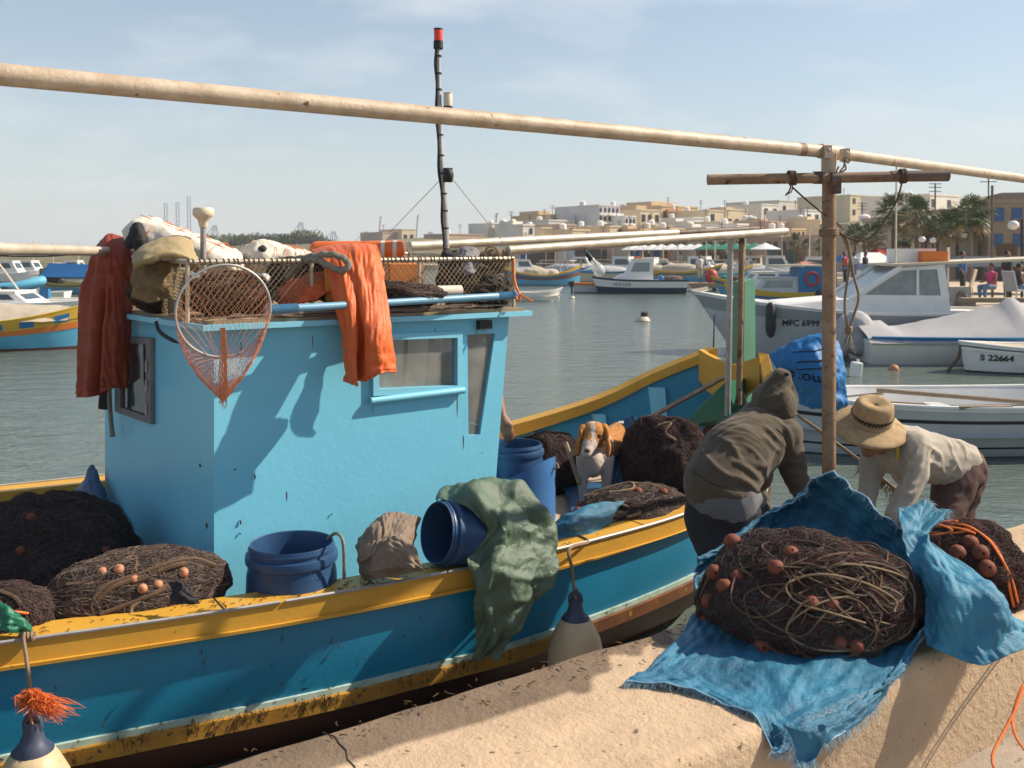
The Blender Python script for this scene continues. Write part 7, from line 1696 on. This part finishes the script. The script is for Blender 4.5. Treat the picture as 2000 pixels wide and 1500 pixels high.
for i in range(11):
    D = 126-(i*2.2)+(6 if i % 2 else 0)
    house(wn[i]+' waterfront house, '+ORD[i]+' from the left in the front row', fx[i], fx[i+1]-1, tops[i], 520+i*.6, D, cols[i], 4, 2, 'shutter_blue' if i % 3 == 0 else 'pane_dark', doors=3, group='houses in the front row on the waterfront')
house('sandy house behind the palms at right', 1700, 1800, 440, 530, 85, 'stone', 4, 2, doors=2)
house('rose house with blue shutters behind the palms at right', 1800, 1900, 425, 535, 78, 'rose', 4, 2, 'shutter_blue', doors=3)
house('brown ochre house with tall blue doors at the right edge', 1936, 2080, 396, 548, 58, 'dun', 4, 3, 'shutter_blue', doors=3, ww=1.0, wh_=1.7, tower=(.1, 2.4, .8, 'dun'), rot=-.25)
house('brown house with roof terrace left of the brown ochre house', 1895, 1938, 412, 545, 66, 'brown', 2, 2, doors=1)
rr_ = random.Random(99)
for i in range(20):
    x = 1020+i*32+rr_.uniform(-8, 8); w_ = rr_.uniform(24, 44); c_ = rr_.choice(['cream', 'pale', 'white', 'tan', 'cream', 'rose'])
    house(c_+' infill house on the slope, '+ORD[i]+' from the left between the larger blocks', x, x+w_, rr_.uniform(436, 458)-(8 if x > 1250 else 0), 486, rr_.uniform(136, 160), c_, rr_.choice([2, 3]), 2, group='infill houses on the slope', depth=7, tower=(rr_.uniform(-.3, .3), 1.8, .7) if rr_.random() < .4 else None)
# cranes, far off
C('crane', (.16, .22, .29), .8); C('crane_red', (.20, .17, .19), .8)  # greyish blue puts the haze of distance into the crane colours
def crane(label, x, yt, D, kind):
    t = thing('harbour_crane', label, 'crane', (0, 0, 0)); h = (HY-yt)/F*D; s = D/F
    if kind == 0:
        for k in (-3.2, 3.2): MB().tube([V((k*s, 0, 0)), V((k*s*.8-1.5*s, 0, h))], .9*s, 5).build('boom_rail', M['crane'], t)
        mb = MB()
        for k in range(12): mb.tube([V((-3*s-1.5*s*k/12, 0, h*(k+.5)/12)), V((3*s-1.5*s*k/12, 0, h*(k+1)/12))], .5*s, 4)
        mb.build('boom_lattice', M['crane'], t)
    elif kind == 1:
        MB().tube([V((-2*s, 0, 0)), V((3*s, 0, h))], 1.6*s, 6).build('boom', M['crane_red'], t); MB().tube([V((3*s, 0, h)), V((6*s, 0, h))], 1.6*s, 6).build('boom_head', M['crane_red'], t)
    else:
        for k in (-14, -5, 5, 12): MB().tube([V((k*s, 0, 0)), V((k*s*.25, 0, h))], .9*s, 5).build('portal_leg', M['crane'], t)
        MB().tube([V((-34*s, 0, h*.25)), V((-2*s, 0, h)), V((14*s, 0, h*.55))], .6*s, 5).build('boom', M['crane'], t); MB().tube([V((-12*s, 0, h*.4)), V((10*s, 0, h*.4))], .9*s, 5).build('portal_beam', M['crane'], t)
    t.location = V(((x-HX)/F*D, D, 1.6)); return t
for x, yt, k, lb_ in ((325, 396, 0, 'leftmost raised crane boom, above the foam bale'), (348, 395, 0, 'middle raised crane boom, above the foam bale'), (370, 383, 0, 'tallest raised crane boom, next to the mushroom antenna'), (740, 424, 1, 'thin dark crane boom left of the headland block'), (813, 421, 1, 'thin dark crane boom behind the cream headland block'), (967, 417, 1, 'thin dark crane boom above the small white house right of the mast'),
    (588, 434, 2, 'large gantry crane behind the headland trees'), (652, 452, 2, 'small gantry crane right of the headland trees'), (715, 452, 2, 'small gantry crane left of the thin dark boom'), (841, 453, 2, 'small gantry crane just left of the mast'), (420, 440, 2, 'gantry crane right of the mushroom antenna')):
    crane(lb_, x, yt, 900, k)

# ================================================================ trees and palms
C('leaf', (.045, .070, .022), .7, island=(.10, .12, .04)); C('palm_leaf', (.022, .055, .010), .55, island=(.11, .14, .03)); C('palm_dry', (.26, .19, .09), .8); C('bark', (.20, .14, .09), .9, col2=(.12, .08, .05), scale=6, mix=.8)
def leaf_tree(seed, w, h):
    r = random.Random(seed); t = thing('broad_tree', 'proto', 'tree', (0, 0, 0))
    MB().tube(curve([V((0, 0, -.5)), V((.1, 0, h*.3)), V((.0, .1, h*.6))], 8), [.28, .26, .24, .2, .18, .16, .12, .1], 7).build('trunk', M['bark'], t)
    mb = MB(); cl = [(V((r.uniform(-.5, .5)*w, r.uniform(-.35, .35)*w, h*r.uniform(.42, .9))), r.uniform(.16, .3)*w) for _ in range(15)]
    for c, rr in cl:
        for _ in range(85):
            d = V((r.gauss(0, 1), r.gauss(0, 1), r.gauss(0, .75))).normalized()*rr*r.random()**.4; p = c+d
            a = V((r.gauss(0, 1), r.gauss(0, 1), r.gauss(0, 1))).normalized()*.32; b_ = a.orthogonal().normalized()*.2
            mb.add([p-a, p+b_, p+a, p-b_], [(0, 1, 2, 3)])
    mb.build('crown', M['leaf'], t, None); return t
tp_ = [leaf_tree(s, 7, 6) for s in (1, 2)]
first = [True, True]
for i, (x, yt, D, sx) in enumerate([(425, 459, 262, 1.1), (452, 457, 266, 1.2), (475, 461, 262, .9), (508, 455, 270, .8), (545, 458, 262, 1.0), (568, 456, 266, 1.2), (602, 452, 262, 1.2), (628, 462, 260, .9)]):
    k = i % 2; zt = EYE+(HY-yt)/F*D; base = 1.0; sc = (zt-base)/6; loc = V(((x-HX)/F*D, D, base)); lab = 'dark bushy tree, '+ORD[i]+' from the left on the headland'
    if first[k]: o = tp_[k]; o.location = loc; o.scale = (sc*sx,)*2+(sc,); o['label'] = lab; o['group'] = 'trees on the headland'; first[k] = False
    else: clone(tp_[k], loc, lab, i*1.3, (sc*sx, sc*sx, sc), 'trees on the headland')
def palm(seed, h):
    r = random.Random(seed); t = thing('palm_tree', 'proto', 'palm tree', (0, 0, 0))
    MB().tube(curve([V((0, 0, -.3)), V((.06*r.uniform(-1, 1), 0, h*.4)), V((.12*r.uniform(-1, 1), 0, h*.86))], 12), list(np.linspace(.17, .12, 12)), 8).build('trunk', M['bark'], t)
    top = V((0, 0, h*.86)); mb = MB(); dry = MB()
    for k in range(54):
        el = r.uniform(-.9, 1.35); az = r.uniform(0, 6.28); L_ = r.uniform(.55, .9)*h*.27
        d = V((cos(az)*cos(el), sin(az)*cos(el), sin(el))); tip_ = top+d*L_; tgt = dry if el < -.55 else mb
        tgt.tube([top, tip_], .012, 3, caps=False)
        sd2 = d.cross(Z_).normalized() if abs(d.z) < .98 else V((1, 0, 0)); up = sd2.cross(d)
        for j in range(13):
            a = (j/12-.5)*3.9; ld = (d*cos(a)+sd2*sin(a)+up*.15*r.uniform(-1, 1)).normalized(); ll = L_*r.uniform(.62, .82)*(.75+.25*cos(a)); e = tip_+ld*ll+V((0, 0, -.22*ll)); m_ = tip_+ld*ll*.55; wd = ld.cross(up).normalized()*.05
            tgt.add([tip_, m_+wd, e, m_-wd], [(0, 1, 2, 3)])
    mb.build('crown', M['palm_leaf'], t, None); dry.build('dry_fronds', M['palm_dry'], t, None); return t
pp = [palm(3, 5.2), palm(7, 5.2), palm(11, 5.2)]; fp = [True]*3
plist = [(1670, 452, 66), (1688, 446, 64), (1712, 450, 62), (1745, 402, 60), (1765, 455, 66), (1790, 405, 58), (1808, 440, 62), (1830, 436, 60), (1852, 430, 57), (1870, 425, 62), (1895, 402, 55), (1912, 430, 60)]
far_p = [(1235, 478, 117), (1262, 480, 117), (1296, 477, 116), (1328, 472, 114), (1358, 478, 113), (1386, 477, 112), (1414, 478, 110), (1440, 478, 108), (1552, 466, 96), (1574, 476, 96), (1600, 474, 95)]
for i, (x, yt, D) in enumerate(plist+far_p):
    far = i >= len(plist); k = i % 3; zt = EYE+(HY-yt)/F*D; sc = (zt+.1)/5.2; n_ = i-len(plist) if far else i
    lab = 'fan palm, '+ORD[n_]+' from the left '+('in the row before the waterfront houses' if far else 'in the clump behind the white cruiser'); g = 'palms before the waterfront houses' if far else 'palms behind the white cruiser'
    loc = V(((x-HX)/F*D, D, -.05)); s3 = (sc*(.8 if far else .95),)*2+(sc,)
    if fp[k]: o = pp[k]; o.location = loc; o.scale = s3; o['label'] = lab; o['group'] = g; fp[k] = False
    else: clone(pp[k], loc, lab, i*2.1, s3, g)
# ================================================================ umbrellas, lamps, people on the promenade
def parasol(m):
    t = thing('parasol', 'proto', 'umbrella', (0, 0, 0)); MB().tube([V((0, 0, 0)), V((0, 0, 2.5))], .03, 6).build('pole', M['b_cream'], t)
    MB().lathe([(1.45, 2.0), (1.5, 2.05), (.75, 2.36), (.02, 2.66)], 8, None, False, True).build('canopy', M[m], t, 20); return t
pw, pg = parasol('b_white'), parasol('b_green')
for i, x in enumerate([1238, 1256, 1275, 1292, 1312, 1330, 1348, 1364]):
    D = 108-i*.8; loc = V(((x-HX)/F*D, D, -.05)); lab = 'white parasol, '+ORD[i]+' from the left on the waterfront'
    if i == 0: pw.location = loc; pw['label'] = lab; pw['group'] = 'white parasols on the waterfront'
    else: clone(pw, loc, lab, i, 1, 'white parasols on the waterfront')
for i, x in enumerate([1382, 1400, 1418, 1438, 1458, 1476]):
    D = 100-i*1.2; loc = V(((x-HX)/F*D, D, -.05)); lab = 'dark green parasol, '+ORD[i]+' from the left on the waterfront'
    if i == 0: pg.location = loc; pg['label'] = lab; pg['group'] = 'green parasols on the waterfront'
    else: clone(pg, loc, lab, i, 1, 'green parasols on the waterfront')
clone(pw, V(((1495-HX)/F*92, 92, -.05)), 'single white parasol right of the dark green ones', 0, 1)
def awning(label, x0, x1, yt, yb, D, m):
    t = thing('market_awning', label, 'awning', (0, 0, 0)); w_ = (x1-x0)/F*D; zt, zb = EYE+(HY-yt)/F*D, EYE+(HY-yb)/F*D
    MB().hexa([V((-w_/2, -1.5, zb)), V((w_/2, -1.5, zb)), V((w_/2, 1.5, zb)), V((-w_/2, 1.5, zb))], [V((-w_/2*.5, -.1, zt)), V((w_/2*.5, -.1, zt)), V((w_/2*.5, .1, zt)), V((-w_/2*.5, .1, zt))]).build('canopy', M[m], t, None)
    for sx in (-1, 1): MB().tube([V((sx*w_*.46, -1.3, 0)), V((sx*w_*.46, -1.3, zb))], .04, 6).build('post', M['b_white'], t)
    t.location = (((x0+x1)/2-HX)/F*D, D, 0)
awning('blue tent roof directly right of the rusty post', 1632, 1665, 499, 512, 60, 'bag_blue'); awning('white tent roof left of the cruiser cabin', 1662, 1735, 493, 513, 56, 'b_white'); awning('red topped tent roof behind the white tent', 1700, 1740, 485, 497, 62, 'b_red')
awning('salmon market awning left of the rusty post', 1552, 1600, 511, 519, 64, 'float_pale'); awning('dark green awning shading the seated people at right', 1815, 2040, 500, 520, 40, 'b_dark'); awning('navy awning behind the cruiser windscreen', 1655, 1725, 516, 526, 52, 'b_navy')
def lamp(label, x, yt, D, globe=True, arm=0):
    t = thing('street_lamp', label, 'street lamp', V(((x-HX)/F*D, D, -.05))); q = V(((x-HX)/F*D, D, -.05)); zt = EYE+(HY-yt)/F*D
    MB().tube([q, V((q.x, q.y, zt))], .05, 8).build('pole', M['b_dark'], t)
    if arm: MB().tube([V((q.x, q.y, zt-.02)), V((q.x+arm, q.y, zt-.02))], .03, 6).build('arm', M['b_dark'], t)
    if globe: MB().ball((q.x+arm, q.y, zt-.22), .20, .2, .17).build('globe', M['b_white'], t)
lamp('street lamp with white globe hung left of its pole at the right edge', 1996, 428, 36, True, -.32); lamp('street lamp with white globe in front of the middle palms', 1801, 460, 56); lamp('street lamp with white globe right of the other lamp before the palms', 1822, 462, 57)
mq = V(((1938-HX)/F*34, 34, -.05)); tag(MB().tube([mq, V((mq.x, mq.y, EYE+(HY-362)/F*34))], .045, 8).build('flag_pole', M['bark']), 'tall thin bare pole left of the brown ochre house', 'pole')
# people: a standing and a seated figure
def person_stand(label, x, D, top, leg, rz=0, z=-.05, hair='hair', skirt=False):
    t = thing('person', label, 'person', (0, 0, 0))
    fuse('body', [('e', V((0, 0, 1.60)), .085, .10, .12), ('c', V((0, 0, 1.45)), .05, V((0, 0, 1.52)), .05), ('c', V((0, 0, 1.0)), .13, V((0, 0, 1.33)), .14), ('c', V((-.17, 0, 1.38)), .06, V((.17, 0, 1.38)), .06)]+[p for s in (-1, 1) for p in (('c', V((.2*s, 0, 1.37)), .05, V((.25*s, .03, 1.1)), .042), ('c', V((.25*s, .03, 1.1)), .04, V((.24*s, -.08, .85)), .03), ('c', V((.09*s, 0, .92)), .085, V((.1*s, -.02, .5)), .062), ('c', V((.1*s, -.02, .5)), .06, V((.1*s, .02, .08)), .042), ('c', V((.1*s, .02, .05)), .045, V((.1*s, -.14, .04)), .035))], M['skin'], t, .025, 2)
    fuse('top', [('c', V((0, 0, .98)), .15, V((0, 0, 1.33)), .16), ('c', V((-.18, 0, 1.37)), .075, V((.18, 0, 1.37)), .075)]+[('c', V((.2*s, 0, 1.37)), .07, V((.24*s, .02, 1.15)), .06) for s in (-1, 1)], M[top], t, .03, 2)
    fuse('trousers', [('c', V((-.05, 0, .92)), .13, V((.05, 0, .92)), .13)]+[('c', V((.09*s, 0, .9)), .105, V((.1*s, -.01, .35 if skirt else .12)), .075) for s in (-1, 1)], M[leg], t, .03, 2)
    MB().ball((0, .025, 1.65), .092, .095, .10).build('hair', M[hair], t); t.location = V(((x-HX)/F*D, D, z)); t.rotation_euler = (0, 0, rz); return t
def person_sit(label, x, D, top, leg, rz, hair='hair'):
    t = thing('person', label, 'person', (0, 0, 0))
    fuse('body', [('e', V((0, 0, 1.18)), .085, .10, .12), ('c', V((0, 0, 1.02)), .05, V((0, 0, 1.1)), .05), ('c', V((0, .05, .55)), .14, V((0, 0, .9)), .14)]+[p for s in (-1, 1) for p in (('c', V((.2*s, 0, .94)), .05, V((.25*s, -.08, .68)), .042), ('c', V((.25*s, -.08, .68)), .04, V((.16*s, -.34, .66)), .03), ('c', V((.1*s, 0, .5)), .085, V((.11*s, -.42, .5)), .065), ('c', V((.11*s, -.42, .5)), .06, V((.11*s, -.40, .08)), .042), ('c', V((.11*s, -.4, .05)), .045, V((.11*s, -.56, .04)), .035))], M['skin'], t, .025, 2)
    fuse('top', [('c', V((0, .05, .55)), .16, V((0, 0, .9)), .16), ('c', V((-.18, 0, .93)), .075, V((.18, 0, .93)), .075)], M[top], t, .03, 2)
    fuse('trousers', [p for s in (-1, 1) for p in (('c', V((.09*s, 0, .5)), .11, V((.11*s, -.42, .5)), .082), ('c', V((.11*s, -.42, .5)), .08, V((.11*s, -.4, .2)), .06))], M[leg], t, .03, 2)
    MB().ball((0, .025, 1.23), .092, .095, .10).build('hair', M[hair], t)
    t.location = V(((x-HX)/F*D, D, -.05)); t.rotation_euler = (0, 0, rz); return t
C('pink', (.55, .06, .16), .8); C('denim', (.12, .19, .30), .85); C('t_red', (.45, .05, .03), .8); C('t_white', (.6, .58, .55), .8); C('t_blue', (.05, .13, .32), .8)
person_sit('seated person in pink top and blue jeans on the shaded terrace at right', 1936, 33.5, 'pink', 'denim', -1.2)
person_sit('seated person in dark clothes at the right edge of the terrace', 1992, 33, 'b_dark', 'denim', 1.2)
person_stand('standing person in black in front of the terrace, right of the seated pink top', 1968, 34, 'b_dark', 'b_dark', .5)
person_stand('person in pale blue shirt standing on the terrace behind the crate', 1880, 37, 't_blue', 'b_dark', 1)
person_stand('person in white shirt and shorts on the jetty left of the red ball buoy', 1367, 60, 't_white', 'canvas', .3, WATER+.5, 'hair', True)
for i, (x, D, a, b_) in enumerate([(1385, 99, 't_red', 'b_dark'), (1402, 97, 't_white', 'denim'), (1422, 97, 'b_dark', 'denim'), (1446, 96, 't_blue', 'b_dark'), (1466, 94, 't_white', 'b_dark'), (1300, 104, 't_red', 'denim'), (1330, 103, 't_white', 'canvas'), (1500, 88, 'b_dark', 'b_dark'), (1650, 56, 't_red', 'b_dark'), (1668, 54, 't_white', 'denim'), (1690, 53, 'b_dark', 'denim')]):
    person_stand(['red', 'white', 'dark', 'blue', 'white', 'red', 'white', 'black', 'red', 'white', 'dark'][i]+' topped person '+['under the first green parasol', 'under the second green parasol', 'under the third green parasol', 'under the fourth green parasol', 'under the fifth green parasol', 'under the fourth white parasol', 'under the sixth white parasol', 'by the single white parasol', 'left of the white tent roof', 'below the white tent roof', 'right below the white tent roof'][i], x, D, a, b_, i*1.7)
# terrace furniture
def chair(label, x, D, rz, m):
    t = thing('deck_chair', label, 'chair', (0, 0, 0)); MB().box((0, 0, .45), .5, .5, .05).build('seat', M[m], t, None); MB().box((0, .28, .78), .5, .05, .62, Matrix.Rotation(-.25, 3, 'X')).build('backrest', M[m], t, None)
    for sx in (-.22, .22):
        for sy in (-.22, .22): MB().tube([V((sx, sy, 0)), V((sx, sy, .43))], .02, 5).build('leg', M['b_cream'], t)
    t.location = V(((x-HX)/F*D, D, -.05)); t.rotation_euler = (0, 0, rz)
chair('striped deck chair behind the crate on the terrace', 1884, 34.5, -2.2, 'canvas'); chair('grey chair at the right edge of the terrace', 1985, 31.5, 1.9, 'canvas_grey'); chair('red chair under the awning left on the terrace', 1833, 37, .4, 'b_red')
t = thing('crate', 'weathered pale crate with dangling nets on the quay behind the cruiser cockpit', 'crate', V(((1870-HX)/F*30, 30, -.05))); q = V(((1870-HX)/F*30, 30, -.05))
MB().box(q+V((0, 0, .32)), .62, .5, .62).build('crate_body', M['canvas'], t, None); fuse('hanging_net', [('e', q+V((.02, -.26, .28)), .2, .06, .25), ('e', q+V((-.1, -.28, .1)), .12, .06, .12)], M['net_pale'], t, .03, 2, .02, 8, 2)
tag(MB().lathe([(.01, 0), (.2, .02), (.2, .55), (.17, .6), (.01, .6)], 16, Matrix.Translation(V(((1835-HX)/F*30, 30, .3))) @ Matrix.Rotation(pi/2, 4, 'Y')).build('white_drum', M['b_white']), 'white plastic drum lying left of the weathered crate', 'drum')
t = thing('bench', 'low stone bench along the promenade edge at right', 'bench', V(((1955-HX)/F*27, 27, -.05))); q = V(((1955-HX)/F*27, 27, -.05)); MB().box(q+V((.3, 0, .36)), 2.8, .45, .12).build('seat', M['stone'], t, None)
for dx in (-.9, .3, 1.5): MB().box(q+V((dx, 0, .15)), .22, .4, .3).build('leg', M['stone'], t, None)
